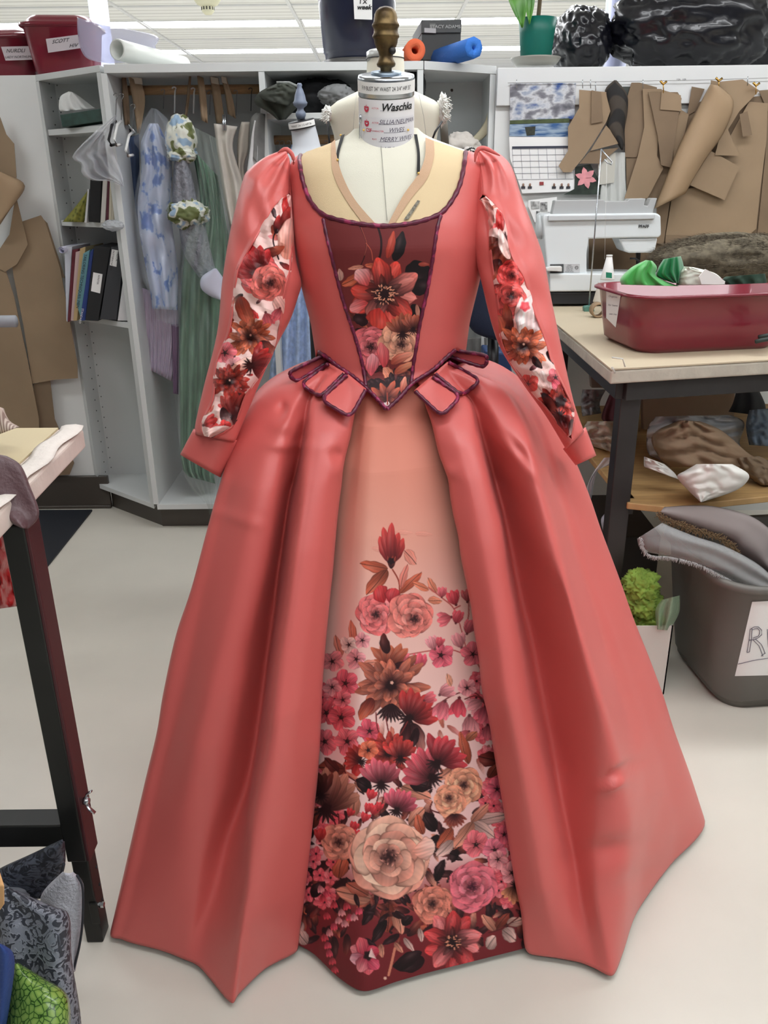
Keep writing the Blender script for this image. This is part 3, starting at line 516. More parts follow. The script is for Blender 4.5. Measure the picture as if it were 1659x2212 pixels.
genR = [Gen([(x-7, y-2) for x, y in PRt], 1.585, 0., ((0, 0), (.1, -.012), (.5, -.016), (1, -.015))), Gen(PRt, 1.585, 0., ((0, 0), (.1, .015), (.5, .022), (1, 0))),
    Gen([(925, 805), (968, 880), (990, 950), (1008, 1020), (1028, 1100), (1048, 1200), (1066, 1300), (1082, 1400), (1095, 1500), (1125, 1650), (1152, 1800), (1178, 1950), (1205, 2070)], 1.588, 0., ((0, 0), (.1, .04), (.5, .065), (.85, .035), (1, 0))),
    Gen([(945, 800), (1009, 865), (1025, 928), (1039, 977), (1053, 1033), (1070, 1096), (1084, 1152), (1096, 1242), (1109, 1312), (1119, 1372), (1128, 1430), (1138, 1500), (1152, 1570), (1170, 1650), (1190, 1740), (1210, 1850), (1225, 1950), (1252, 2079)], 1.59, .1, ((0, 0), (.1, .015), (.5, .02), (.8, 0), (1, 0))),
    Gen([(952, 797), (1020, 865), (1040, 928), (1056, 985), (1072, 1045), (1092, 1120), (1108, 1200), (1126, 1290), (1146, 1370), (1160, 1440), (1178, 1530), (1195, 1620), (1212, 1716), (1240, 1850), (1258, 1960), (1285, 2092)], 1.60, .2, ((0, 0), (.08, -.055), (.2, -.14), (.5, -.13), (.7, -.10), (.85, -.05), (1, .0))),
    Gen([(965, 793), (1039, 830), (1057, 872), (1078, 917), (1099, 970), (1120, 1005), (1144, 1070), (1172, 1180), (1208, 1280), (1238, 1400), (1260, 1500), (1280, 1600), (1292, 1700), (1292, 1800), (1292, 1930), (1324, 2107)], 1.60, .3, ((0, 0), (.1, .015), (.4, .01), (.8, -.01), (1, 0))),
    Gen([(972, 790), (1070, 828), (1112, 880), (1140, 950), (1163, 1030), (1190, 1120), (1218, 1220), (1248, 1330), (1278, 1430), (1308, 1530), (1335, 1630), (1352, 1720), (1360, 1800), (1352, 1930), (1347, 2055)], 1.62, .5, ((0, 0), (.1, .045), (.5, .055), (1, 0))),
    Gen([(976, 787), (1090, 830), (1125, 865), (1153, 914), (1177, 977), (1195, 1040), (1216, 1099), (1237, 1180), (1258, 1250), (1275, 1302), (1300, 1382), (1331, 1477), (1361, 1569), (1383, 1628), (1396, 1686), (1405, 1749), (1400, 1830), (1386, 1930), (1370, 1995)], 1.64, .65, ((0, 0), (.1, -.03), (.5, -.055), (1, -.03))),
    Gen([(980, 782), (1100, 815), (1150, 870), (1180, 930), (1203, 990), (1232, 1080), (1258, 1160), (1280, 1240), (1330, 1370), (1372, 1490), (1412, 1600), (1440, 1700), (1455, 1780), (1450, 1868)], 1.66, .85, ((0, 0), (.5, 0), (1, 0))),
    Gen(SR, 1.70, 1.)]
NZ = 190
zz = ZW-(ZW-ZH)*np.linspace(0, 1, NZ)**1.15
def cr(P, sub, cl=False):       # catmull-rom across the generators
    P = np.asarray(P); n = len(P); out = []
    for i in range(n if cl else n-1):
        a, b, c, d = (P[(i-1) % n], P[i], P[(i+1) % n], P[(i+2) % n]) if cl else (P[max(i-1, 0)], P[i], P[i+1], P[min(i+2, n-1)])
        k = .42
        m0 = k*(c-a); m1 = k*(d-b)
        for t in np.linspace(0, 1, sub, endpoint=False): out.append((2*t**3-3*t*t+1)*b+(t**3-2*t*t+t)*m0+(-2*t**3+3*t*t)*c+(t**3-t*t)*m1)
    if not cl: out.append(P[-1])
    return np.array(out)
rowsS = []
for z in zz:
    g = [G.at(z) for G in genR]; h = [G.at(z) for G in genL]; t = (ZW-z)/(ZW-ZH); k = pf(t, 1.)
    l0 = h[0]; r0 = g[-1]; bk = []
    for i, ang in enumerate(np.linspace(0, math.pi, 13)[1:-1]):        # round the back, softly pleated
        w = 1+.05*math.sin(i*2.2)*k; cx = (l0[0]+r0[0])/2; hx = (r0[0]-l0[0])/2*(1+.02*math.sin(ang)); yb = 1.80+.50*k; yc = r0[1]*(1+math.cos(ang))/2+l0[1]*(1-math.cos(ang))/2
        bk.append(np.array([cx+hx*math.cos(ang)*(w if 2 < i < 8 else 1)*.985, yc+(yb-yc)*math.sin(ang)*w, z]))
    rowsS.append(cr(np.array(g+bk+h), 9))
S = np.array(rowsS); nu = S.shape[1]
wob = np.zeros(S.shape[:2])
dress = E('dress', (0, 1.62, .015), 'coral satin period gown with slashed sleeves and floral front panel on the central form', 'dress')
skirtV = S.reshape(-1, 3).copy()
# the small puckers the photo shows near the hip and lower right
def pucker(V, px, py, rx, ry, ang, d):
    x, y = proj(V); dx = x-px; dy = y-py; c, s = math.cos(ang), math.sin(ang); a = (dx*c+dy*s)/rx; b = (-dx*s+dy*c)/ry
    w = np.exp(-(a*a+b*b))*(V[:, 1] < 1.75); V[:, 1] -= d*w
for a in ((616, 905, 26, 34, .2, .018), (608, 890, 14, 22, .2, -.022), (640, 925, 10, 40, .35, .012), (620, 962, 40, 12, 0, .01), (1150, 1010, 30, 18, .9, .014), (1130, 985, 40, 9, .95, -.014), (1345, 1668, 42, 12, -.5, -.016), (1325, 1690, 46, 12, -.45, .014), (1310, 1840, 70, 26, -.2, -.016), (736, 1012, 20, 22, .6, .012), (727, 985, 16, 14, .6, -.012), (966, 1018, 18, 16, -.6, .010), (1215, 1640, 24, 90, -.3, -.012), (515, 1120, 60, 14, .3, .004), (1380, 1900, 60, 25, -.6, -.008)): pucker(skirtV, *a)
skirt = obj('overskirt', skirtV, gridf(NZ, nu), coral, dress, solid=.003, off=1)
T(skirt, 'coral satin overskirt open at the front')
def bvh(V, Fc): return BVHTree.FromPolygons([tuple(map(float, v)) for v in V], Fc)
skB = bvh(skirtV, gridf(NZ, nu))
# floral front panel
qs = [Gen([(x-34, y-3) for x, y in PLt], 1.60, 0, ((0, -.01), (1, -.05))), Gen([(x-10, y-3) for x, y in PLt[:-1]]+[(640, 2052)], 1.60, 0, ((0, -.015), (.5, -.055), (1, -.02))),
      Gen([(785, 812), (775, 900), (745, 1100), (730, 1250), (715, 1500), (700, 1700), (690, 1850), (682, 2000), (677, 2060)], 1.60, 0, ((0, -.005), (.5, -.03), (1, 0))),
      Gen([(800, 812), (790, 900), (770, 1100), (760, 1250), (748, 1500), (742, 1700), (738, 1900), (735, 2000), (732, 2112)], 1.60, 0, ((0, 0), (.5, -.016), (1, 0))),
      Gen([(812, 812), (808, 900), (795, 1100), (788, 1250), (780, 1500), (780, 1700), (782, 1900), (784, 2000), (786, 2141)], 1.60, 0, ((0, 0), (.5, -.012), (1, 0))),
      Gen([(830, 812), (832, 900), (835, 1100), (838, 1250), (845, 1500), (850, 1700), (855, 1900), (857, 2000), (858, 2120)], 1.60, 0, ((0, 0), (.5, -.010), (1, 0))),
      Gen([(850, 812), (858, 900), (872, 1100), (885, 1250), (905, 1500), (915, 1700), (922, 1900), (926, 2000), (928, 2100)], 1.60, 0, ((0, 0), (.5, -.012), (1, 0))),
      Gen([(885, 812), (898, 900), (925, 1100), (950, 1250), (990, 1500), (1020, 1700), (1040, 1900), (1050, 2000), (1056, 2068)], 1.60, 0, ((0, -.005), (.5, -.022), (1, 0))),
      Gen([(x+10, y-3) for x, y in PRt[:-1]]+[(1150, 2056)], 1.60, 0, ((0, -.015), (.5, -.055), (1, -.015))), Gen([(x+36, y-3) for x, y in PRt], 1.60, 0, ((0, -.01), (1, -.05)))]
Q = np.array([cr([G.at(z) for G in qs], 10) for z in zz])
def dense(Q, nv, nu):
    a = np.linspace(0, Q.shape[0]-1.001, nv); i = a.astype(int); f = (a-i)[:, None, None]; R = Q[i]*(1-f)+Q[i+1]*f
    b = np.linspace(0, Q.shape[1]-1.001, nu); j = b.astype(int); g = (b-j)[None, :, None]; return R[:, j]*(1-g)+R[:, j+1]*g
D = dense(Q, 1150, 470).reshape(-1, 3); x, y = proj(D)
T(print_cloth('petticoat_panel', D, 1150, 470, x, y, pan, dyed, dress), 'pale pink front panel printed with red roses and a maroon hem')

# torso
_z = [.98, 1.03, 1.06, 1.10, 1.18, 1.265, 1.33, 1.37, 1.42, 1.46, 1.485, 1.505, 1.52, 1.54, 1.57, 1.64]
_a = [.22, .185, .165, .141, .150, .169, .176, .178, .180, .185, .176, .132, .082, .058, .052, .050]
_yf = [1.45, 1.502, 1.538, 1.574, 1.572, 1.562, 1.552, 1.562, 1.588, 1.612, 1.636, 1.662, 1.678, 1.684, 1.686, 1.688]
_yb = [1.9, 1.86, 1.83, 1.815, 1.83, 1.85, 1.86, 1.86, 1.86, 1.85, 1.835, 1.81, 1.79, 1.775, 1.77, 1.77]
_kz = np.linspace(_z[0], _z[-1], 400)
def _sm(v):
    w = np.interp(np.clip(np.linspace(_z[0]-.05, _z[-1]+.05, 1000), _z[0], _z[-1]), _z, v); k = np.hanning(43); k /= k.sum(); return np.interp(_kz, np.linspace(_z[0]-.05, _z[-1]+.05, 1000), np.convolve(np.pad(w, 21, 'edge'), k, 'valid'))
_sa, _sf, _sb = _sm(_a), _sm(_yf), _sm(_yb)
def tor(th, z, o=0.):
    xc = .017 if z < 1.5 else .012
    a = np.interp(z, _kz, _sa)+o; yf = np.interp(z, _kz, _sf)-o; yb = np.interp(z, _kz, _sb)+o; ym = .5*yf+.5*yb; s, c = math.sin(th), math.cos(th); e = .86
    X = xc+a*math.copysign(abs(s)**e, s); Y = ym-(ym-yf if c > 0 else yb-ym)*math.copysign(abs(c)**e, c); return np.array([X, Y, z])
def ring(z0, z1, n, m, o, zf=None):
    Z = np.linspace(z0, z1, n); V = [tor(2*math.pi*j/m, z, o) for z in Z for j in range(m)]
    return V, [(i*m+j, i*m+(j+1) % m, (i+1)*m+(j+1) % m, (i+1)*m+j) for i in range(n-1) for j in range(m)]
BV, BF = ring(.98, 1.60, 120, 120, .008); bB = bvh(BV, BF)
def hit(px, py, off=0., B=None, cx=837.):
    for k in range(60):
        d = Vector(ray(px, py)).normalized(); r = (B or bB).ray_cast(Vector(EYE), d)
        if r[0] is not None: return np.array(r[0]-d*off)
        px += (cx-px)*.02
    return aty(px, py, 1.7)
form = E('dress_form', (.015, 1.72, .02), 'cream linen dress form with a bronze finial, standing inside the coral gown', 'dress form')
V, Fc = ring(1.12, 1.535, 90, 72, -.004); body = obj('torso', V, Fc, linen, form)
mb = MB(); mb.tube([(.015, 1.72, .03), (.015, 1.72, 1.05)], .018); mb.lathe([(.2, .02), (.2, .035), (.03, .06)], (.015, 1.72, 0)); mb.obj('stand', mat('iron', (50, 50, 52), .5, metal=.8), form)
# neck, cap, finial on a tilted axis
tl = Matrix.Rotation(math.radians(13), 4, 'X'); nc = Vector((.013, 1.716, 1.492)); KS = .92
def nk(r, a, h, nc=nc): return np.array(nc + tl @ Vector((r*math.sin(a), -r*math.cos(a), h))*KS)
steel = mat('steel', (190, 195, 200), .25, metal=1.)
MB().lathe([(.0535, .0), (.0545, .05), (.0545, .10), (.0535, .115)], nc, 48, tl @ Matrix.Scale(KS, 4)).obj('neck', linen, form)
mb = MB().lathe([(.0550, .108), (.0558, .110), (.0558, .140), (.0550, .144), (.045, .146)], nc, 48, tl @ Matrix.Scale(KS, 4)); cap = mb.obj('neck_cap', steel, form)
MB().lathe([(.030, .146), (.030, .150), (.012, .151)], nc, 32, tl @ Matrix.Scale(KS, 4)).obj('washer', mat('galvanised', (150, 165, 180), .4, metal=.9), cap)
wht = mat('paper_white', (238, 238, 236), .7)
band = MB(); n = 40
for h in (.117, .138): band.V += [tuple(nk(.0566, a, h)) for a in np.linspace(-1.7, 1.7, n)]
band.F = gridf(2, n); bo = band.obj('size_band', wht, cap); ink = mat('black_ink', (22, 22, 24), .6)
text('size_lettering', 'F19 BUST 34" WAIST 24 3/4" HIP 35"', .0102, lambda x, y: nk(.0570, x*.70/.0566, .1235+y), ink, bo)
brz = mat('aged_bronze', (116, 96, 62), .45, metal=.75, rgb2=(64, 50, 34), vs=40)
FP = [(.012, .150), (.0125, .158), (.019, .161), (.0205, .166), (.0185, .171), (.0155, .176), (.0150, .183), (.0165, .190), (.0215, .199), (.0245, .207), (.0252, .213), (.0262, .216), (.0285, .218), (.0283, .222), (.0255, .227), (.0252, .233), (.0268, .237), (.0288, .240), (.0285, .244), (.0255, .248), (.0248, .255), (.0232, .263), (.0195, .270), (.0130, .2755), (.005, .2775)]
UP = Matrix.Rotation(math.radians(3), 4, 'X'); MB().lathe([(r, h-.146) for r, h in FP], nc+tl @ Vector((0, 0, .146*KS)), 40, UP @ Matrix.Diagonal((.84, .84, .80, 1))).obj('finial', brz, form)
MB().lathe([(.0045, 0), (.006, .002), (.006, .006), (.003, .008)], nc+Vector((.0115, -.044, .165)), 12, Matrix.Rotation(math.radians(75), 4, 'X')).obj('set_screw', mat('dark_iron', (30, 28, 26), .5), form)
# paper label pinned round the neck
lab = E('paper_label', tuple(nk(.058, 0, .05)), 'white paper name labels pinned around the front of the neck of the central dress form', 'label')
lab2 = []
def labp(x, y): return x/.0585, y
n = 30; V = [nk(.0578, a, h+.004*math.sin(a*7)*(h < .03)) for h in np.linspace(.006, .108, 8) for a in np.linspace(-1.28, 1.28, n)]; l1 = obj('label_sheet', V, gridf(8, n), mat('paper_label', (236, 234, 236), .75), lab)
V = [nk(.0584, a, h) for h in np.linspace(.012, .077, 8) for a in np.linspace(-.95, 1.15, n)]; obj('lower_label_sheet', V, gridf(8, n), mat('paper_label2', (228, 226, 230), .75), lab)
red = mat('red_ink', (206, 60, 84), .6); pen = mat('pencil', (96, 92, 110), .7)
def lt(nm, s, sz, a, h, m, sh=0., al='LEFT', b=0., sp=1.): text(nm, s, sz, lambda x, y: nk(.0588, a+x/.0588, h+y), m, lab, shear=sh, align=al, bold=b, sp=sp)
lt('marker_name', 'Waschka', .0190, -.20, .089, ink, .3, b=.0004)
for s, h, a in (('SILLIA/NEUMAN', .0655, -.27), ('WIVES', .0505, .05), ('MERRY WIVES', .034, -.25), ('VIVI', .016, -.1)): lt('pencil_name', s, .0115, a, h, pen, .35)
for s, h in (('ACTOR:', .092), ('ACTOR:', .066), ('CHARACTER:', .051), ('PLAY:', .036), ('ACT:', .018)): lt('printed_heading', s, .0042, -.52, h, red)
lt('printed_initials', 'CSF', .009, -.78, .050, red, b=.0002)
ln = MB()
for h, a0, a1 in ((.089, -.22, -.1), (.0645, -.28, .75), (.0495, -.1, .7), (.033, -.28, .7), (.015, -.25, .75)):
    ln.V += []; k = len(ln.V); A = np.linspace(a0, a1, 12); ln.add([nk(.0587, a, h) for a in A]+[nk(.0587, a, h+.0006) for a in A], gridf(2, 12))
ln.obj('ruled_lines', pen, lab)
fl = MB()
for hh in (.0925, .0665):
    for k, (dx, top) in enumerate(((-.005, .006), (-.0025, .0085), (0, .0115), (.0025, .0085), (.005, .006))): fl.add([nk(.0589, -.74+(dx-.0016)/.0588, hh), nk(.0589, -.74+(dx+.0016)/.0588, hh), nk(.0589, -.74+dx/.0588, hh+top-.004)], [(0, 1, 2)])
    A = np.linspace(math.pi, 2*math.pi, 13); fl.add([nk(.0589, -.74+.0062*math.cos(a)/.0588, hh+.0075*math.sin(a)) for a in A]+[nk(.0589, -.74+.0026*math.cos(a)/.0588, hh+.0026*math.sin(a)-.0005) for a in A], gridf(2, 13))
    fl.add([nk(.0589, -.74+.0058/.0588*q, hh+v) for q, v in ((-1, 0), (-.45, 0), (-.45, .003), (-1, .003), (.45, 0), (1, 0), (1, .003), (.45, .003))], [(0, 1, 2, 3), (4, 5, 6, 7)])
fl.obj('crown_emblem', red, lab)
yel = mat('pin_yellow', (232, 190, 90), .3)
for k, (px, py) in enumerate(((769, 262), (870, 260), (734, 292), (729, 345), (904, 374))):
    p = hit(px, py, .003) if py > 280 else nk(.061, (px-822)/62., .052)
    o = MB().lathe([(.0003, -.002), (.0019, -.001), (.0022, 0), (.0016, .0015), (.0003, .002)], p, 10).obj('dressmaking_pin', yel)
    T(o, ('yellow-headed pin at the left edge of the neck label', 'yellow-headed pin at the right edge of the neck label', 'yellow-headed pin on the left shoulder where the black strap starts', 'yellow-headed pin on the left inner edge of the beige mesh', 'yellow-headed pin on the right inner edge of the beige mesh')[k], 'pin')
sp = MB(); c0 = nk(.0600, -1.10, .075); c1 = nk(.062, -1.12, .022); dx = np.array([.004, 0, 0])
sp.tube([c0, c0*.5+c1*.5, c1], .0007, 6); sp.tube([c0+dx, c1+dx*.8, c1], .0007, 6); sp.tube([c0+dx*.5+[0, 0, .003], c0+dx*.5-[0, 0, .008]], .0028, 8)
T(sp.obj('safety_pin', steel), 'silver safety pin fastening the left side of the neck label', 'safety pin')
# centre-front seam on the linen
sm_ = MB(); sm_.tube([hit(822+(y-300)*.08, y, -.009) for y in range(296, 486, 12)], .0005, 5); sm_.obj('front_seam', mat('seam_thread', (150, 150, 140), .8), form)
# bodice shell (trimmed by the neckline and waistline curves)
NK = [(645, 333), (650, 370), (656, 398), (668, 430), (690, 458), (720, 472), (780, 484), (838, 488), (900, 480), (950, 462), (975, 435), (993, 400), (1002, 360), (1006, 327)]
PRL = [(698, 470), (706, 511), (718, 560), (733, 619), (747, 668), (763, 715), (775, 755), (784, 792), (791, 838)]
PRR = [(953, 462), (944, 495), (934, 564), (924, 621), (914, 668), (906, 704), (900, 745), (893, 786), (888, 833)]
WL = [(688, 760), (700, 767), (731, 792), (761, 812), (788, 835), (812, 859), (835, 885), (865, 857), (891, 828), (934, 800), (970, 767), (984, 756)]
def invert(p):       # surface angle of a point on the bodice
    a = np.linspace(-1.75, 1.75, 900); q = np.array([tor(t, p[2], .008)[0] for t in a]); return a[np.argmin(abs(q-p[0]))]
nkp = [hit(*p) for p in smoothc(NK, 60)]; wlp = [hit(*p) for p in resamp(WL, 60)]
nt = np.array([invert(p) for p in nkp]); nz = np.array([p[2] for p in nkp]); nt = np.maximum.accumulate(nt+np.arange(60)*1e-5)
wt = np.array([invert(p) for p in wlp]); wz = np.array([p[2] for p in wlp]); wt = np.maximum.accumulate(wt+np.arange(60)*1e-5)
m = 240; nr = 46; TH = np.linspace(-math.pi, math.pi, m); V = []
for i in range(nr):
    for th in TH:
        zt = np.interp(th, [-3.1, -1.6]+list(nt)+[1.6, 3.1], [1.44, 1.478]+list(nz)+[1.478, 1.44]); zb = np.interp(th, [-3.1, -1.5]+list(wt)+[1.5, 3.1], [1.10, 1.108]+list(wz)+[1.108, 1.10])
        V.append(tor(th, zb+(zt-zb)*i/(nr-1), .008))
T(obj('bodice', V, gridf(nr, m), coral, dress, solid=.002, off=1), 'fitted coral satin bodice')
# stomacher
A = smoothc([(702, 474)]+PRL[1:]+[(812, 859), (835, 884)], 500); Bc = smoothc([(951, 466)]+PRR[1:]+[(862, 859), (837, 884)], 500)
top = smoothc(NK[4:11], 200); V = []; X = []; Y = []
nb = 300
for i in range(500):
    for j in range(0, nb):
        u = j/(nb-1); x = A[i, 0]*(1-u)+Bc[i, 0]*u; y = A[i, 1]*(1-u)+Bc[i, 1]*u; w = max(0, 1-i/60.)**1.0
        if w > 0: y = y+w*(np.interp(x, top[:, 0], top[:, 1])-(474*(1-u)+466*u))
        X.append(x); Y.append(y)
        V.append(None)
gx = np.array(X); gy = np.array(Y); cs = {}
V = np.zeros((500*nb, 3))
for i in range(0, 500*nb): pass
ci, cj = 64, 40; CP = np.zeros((ci, cj, 3)); ii = np.linspace(0, 499, ci).astype(int); jj = np.linspace(0, nb-1, cj).astype(int)
for a_, i in enumerate(ii):
    for b_, j in enumerate(jj): CP[a_, b_] = hit(gx[i*nb+j], gy[i*nb+j], .0035)
V = dense(CP, 500, nb).reshape(-1, 3); x, y = proj(V)
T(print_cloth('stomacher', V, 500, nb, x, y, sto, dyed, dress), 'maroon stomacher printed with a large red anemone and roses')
# mesh yoke and its tape
def onto(name, L, R, m, off, nv=40, nu=20, par=dress, B=None):
    A = smoothc(L, nv); Bq = smoothc(R, nv); V = [hit(*(A[i]*(1-j/(nu-1))+Bq[i]*j/(nu-1)), off, B) for i in range(nv) for j in range(nu)]
    return obj(name, V, gridf(nv, nu), m, par)
mesh_m = mat('nude_mesh', (232, 207, 164), .75, bump=.3, bs=1200); tape = mat('nude_tape', (208, 172, 140), .8, bump=.3, bs=900)
VLo = [(715, 309), (717, 361), (728, 397), (752, 439), (784, 482)]; VLi = [(724, 301), (727, 334), (741, 382), (768, 433), (812, 484)]
VRo = [(937, 304), (937, 341), (921, 388), (888, 429), (853, 482)]; VRi = [(919, 297), (918, 338), (904, 375), (871, 422), (838, 484)]
onto('left_mesh_inset', [(650, 332), (654, 372), (660, 400), (672, 432), (694, 461), (730, 475), (790, 486)], VLo, mesh_m, -.002)
onto('right_mesh_inset', VRo, [(1002, 326), (998, 360), (989, 400), (971, 435), (948, 460), (905, 478), (855, 487)], mesh_m, -.002)
onto('left_mesh_tape', VLo, VLi, tape, .0, nu=6); onto('right_mesh_tape', VRi, VRo, tape, .0, nu=6)
onto('grey_mark', [(902, 432), (886, 455), (872, 474)], [(908, 434), (894, 456), (882, 474)], mat('grey_scribble', (130, 125, 112), .9, var=.5, vs=300), .0012, nv=10, nu=3)
blk = mat('black_tape', (18, 18, 20), .7)
st = E('black_straps', (0.015, 1.65, 1.45), 'narrow black elastic straps running over both shoulders of the central dress form', 'strap')
onto('strap', [(737, 292), (727, 330), (728, 360), (741, 392)], [(745, 290), (733, 330), (733, 360), (744, 392)], blk, -.006, nu=4, par=st); onto('strap', [(894, 290), (901, 330), (900, 376)], [(901, 290), (907, 330), (907, 372)], blk, -.006, nu=4, par=st)
def piping(name, pts, r, off=.003, B=None, par=dress, n=90):
    P = [hit(*p, off, B) for p in smoothc(pts, n)]; P = np.array(P); k = np.ones(5)/5; Pp = np.pad(P, ((2, 2), (0, 0)), 'edge'); P = np.stack([np.convolve(Pp[:, i], k, 'valid') for i in range(3)], 1)
    return MB().tube(P, [r*(1+.13*math.sin(i*1.1)) for i in range(len(P))], 10).obj(name, pip_m, par)
piping('neckline_piping', NK, .0042, n=140); piping('left_princess_piping', PRL, .0036); piping('right_princess_piping', PRR, .0036)
# sleeves
def sleeve(side, OUT, INN, opL, opR, pr, Yc, cuffO, dq):
    nv = 90; A = smoothc(OUT, nv); Bq = smoothc(INN, nv); ys = Yc
    def P(i, u, lift=0.):       # u -1 outer .. 1 inner, front of the tube
        v = i/(nv-1); c = A[i]*(1-(u+1)/2)+Bq[i]*(u+1)/2; w = np.hypot(*(Bq[i]-A[i]))*.00046; d = w*math.sqrt(max(0, 1-u*u))*(1+.08*math.sin(v*16+u*3)+.22*math.sin(u*11+v*9)*math.exp(-(v/.13)**2)+.05*math.sin(v*37-u*5))
        return aty(c[0], c[1], np.interp(v, [0, .5, 1], ys)-d-lift)
    def ucol(curve):             # u of a traced opening edge at each row
        C = smoothc(curve, 200); o = []
        for i in range(nv):
            d = Bq[i]-A[i]; L2 = d@d; t = ((C-A[i])@d)/L2; dist = np.abs((C-A[i])@np.array([-d[1], d[0]]))/math.sqrt(L2); j = np.argmin(dist); o.append(np.clip(2*t[j]-1, -1, 1) if dist[j] < 6 else None)
        return o
    uL = ucol(opL); uR = ucol(opR); V = []; nu_ = 61
    rows = [i for i in range(nv) if uL[i] is not None and uR[i] is not None and uR[i] > uL[i]]
    i0, i1 = rows[0], rows[-1]
    gap = {}
    for i in range(nv):
        if i0 <= i <= i1:
            a = uL[i] if uL[i] is not None else -.1; b = uR[i] if uR[i] is not None else .1; gap[i] = (a, max(a+.02, b))
        else:
            j = min(max(i, i0), i1); mid = .5*((uL[j] or 0)+(uR[j] or 0)); gap[i] = (mid, mid+.001)
    out = []; n1 = 22
    for i in range(nv):          # outer strip, continuing round the back to the inner edge
        a, b = gap[i]; row = []
        for k in range(n1): u = a-(a+1)*k/(n1-1); e = max(0, 1-k/4.)*.006*(i0 < i < i1); row.append(P(i, u, e))
        for k in range(1, 16):
            u = -1+2*k/15; c = A[i]*(1-(u+1)/2)+Bq[i]*(u+1)/2; w = np.hypot(*(Bq[i]-A[i]))*.00046; row.append(aty(c[0], c[1], np.interp(i/(nv-1), [0, .5, 1], ys)+w*math.sqrt(max(0, 1-u*u))))
        for k in range(1, n1): u = 1-(1-b)*k/(n1-1); e = max(0, (k-n1+5)/4.)*.006*(i0 < i < i1); row.append(P(i, u, e))
        out.append(row)
    V = [p for r in out for p in r]; nn = len(out[0])
    so = obj(side+'_sleeve', V, gridf(nv, nn), coral, dress, solid=.002)
    so.data.materials.append(coral_dk)
    rr = np.linspace(i0, i1, 150); NU = 90; CP = []
    for f in np.linspace(max(0, i0), min(nv-1, i1), 60):
        i = int(f); a, b = gap[i]; i_ = min(i+1, nv-1); a2, b2 = gap[i_]; t = f-i; a = a*(1-t)+a2*t; b = b*(1-t)+b2*t; row = []
        for j in range(24):
            q = j/23; ex = .10*min(1, (f-i0)/6+.2, (i1-f)/6+.2); u = (a-ex)+(b-a+2*ex)*q; v = (f-i0)/(i1-i0); bu = math.sin(math.pi*q)**.6
            lift = -.005+bu*(.010+.016*abs(math.sin(v*math.pi*dq))**.8)+.008*math.sin(v*41+q*9)*bu+.004*math.sin(v*90-q*14)*bu
            row.append(P(i, np.clip(u, -1, 1), lift)*(1-t)+P(i_, np.clip(u, -1, 1), lift)*t)
        CP.append(row)
    D = dense(np.array(CP), 560, 180).reshape(-1, 3); x, y = proj(D)
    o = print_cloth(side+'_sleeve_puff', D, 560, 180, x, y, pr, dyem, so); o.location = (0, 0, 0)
    T(o, 'floral printed satin puffing through the slashed sleeve')
    return so, A, Bq
o, A, Bq = sleeve('left', [(617, 322), (575, 338), (540, 364), (524, 390), (497, 500), (480, 607), (469, 718), (440, 835), (424, 905), (419, 938)], [(626, 345), (629, 400), (634, 487), (640, 560), (651, 610), (644, 641), (627, 691), (597, 748), (560, 830), (508, 955)],
    [(624, 419), (594, 444), (567, 491), (540, 534), (514, 584), (507, 634), (498, 700), (490, 730), (467, 785), (460, 860), (440, 905), (434, 928), (442, 940)], [(628, 424), (632, 500), (626, 577), (612, 640), (606, 700), (598, 740), (585, 780), (560, 812), (530, 856), (514, 900), (494, 928), (456, 946)], pL, (1.70, 1.62, 1.53), 0, 3.5)
o2, A2, B2 = sleeve('right', [(1028, 323), (1024, 380), (1018, 470), (1022, 540), (1040, 610), (1062, 700), (1085, 760), (1130, 830), (1180, 900), (1222, 970)], [(1034, 321), (1075, 330), (1105, 360), (1125, 420), (1155, 500), (1175, 560), (1190, 640), (1215, 760), (1240, 870), (1262, 932)],
    [(1026, 428), (1048, 445), (1060, 500), (1062, 560), (1072, 620), (1080, 690), (1085, 745), (1110, 790), (1145, 840), (1190, 895), (1212, 925), (1224, 940)], [(1050, 424), (1078, 455), (1096, 520), (1110, 565), (1132, 600), (1150, 660), (1180, 740), (1195, 790), (1220, 840), (1238, 880), (1242, 905), (1234, 938)], pR, (1.70, 1.60, 1.50), 0, 3.5)
def cuff(nm, P4, Y0, par):
    (a, b, c, d) = P4; nv = 8; nu_ = 28; V = []
    for i in range(nv):
        v = i/(nv-1)
        for j in range(nu_):
            an = 2*math.pi*j/(nu_-1); u = (1-math.cos(an))/2; s = math.sin(an); L = np.array(a)*(1-v)+np.array(d)*v; R = np.array(b)*(1-v)+np.array(c)*v; p = L*(1-u)+R*u; V.append(aty(p[0], p[1], Y0-.030*s-.003*v))
    return obj(nm, V, gridf(nv, nu_), coral, par, solid=.003)
for k, (q, y) in enumerate(((((421, 928), (510, 950), (474, 1030), (392, 983)), 1.535), (((1219, 968), (1262, 924), (1285, 985), (1246, 1003)), 1.53))):
    c = cuff('cuff', q, y, (o, o2)[k])
# gathered sleeve heads
for k, (pts, Y) in enumerate(((([(600, 330), (618, 322), (632, 336), (634, 356)]), 1.645), ([(1026, 350), (1030, 326), (1046, 320), (1080, 336)], 1.645))):
    P = [aty(x, y, Y) for x, y in smoothc(pts, 12)]; MB().tube(P, [.001, .002, .003, .0035, .004, .004, .004, .004, .0035, .003, .002, .001], 12).obj('sleeve_head', coral, (o, o2)[k])
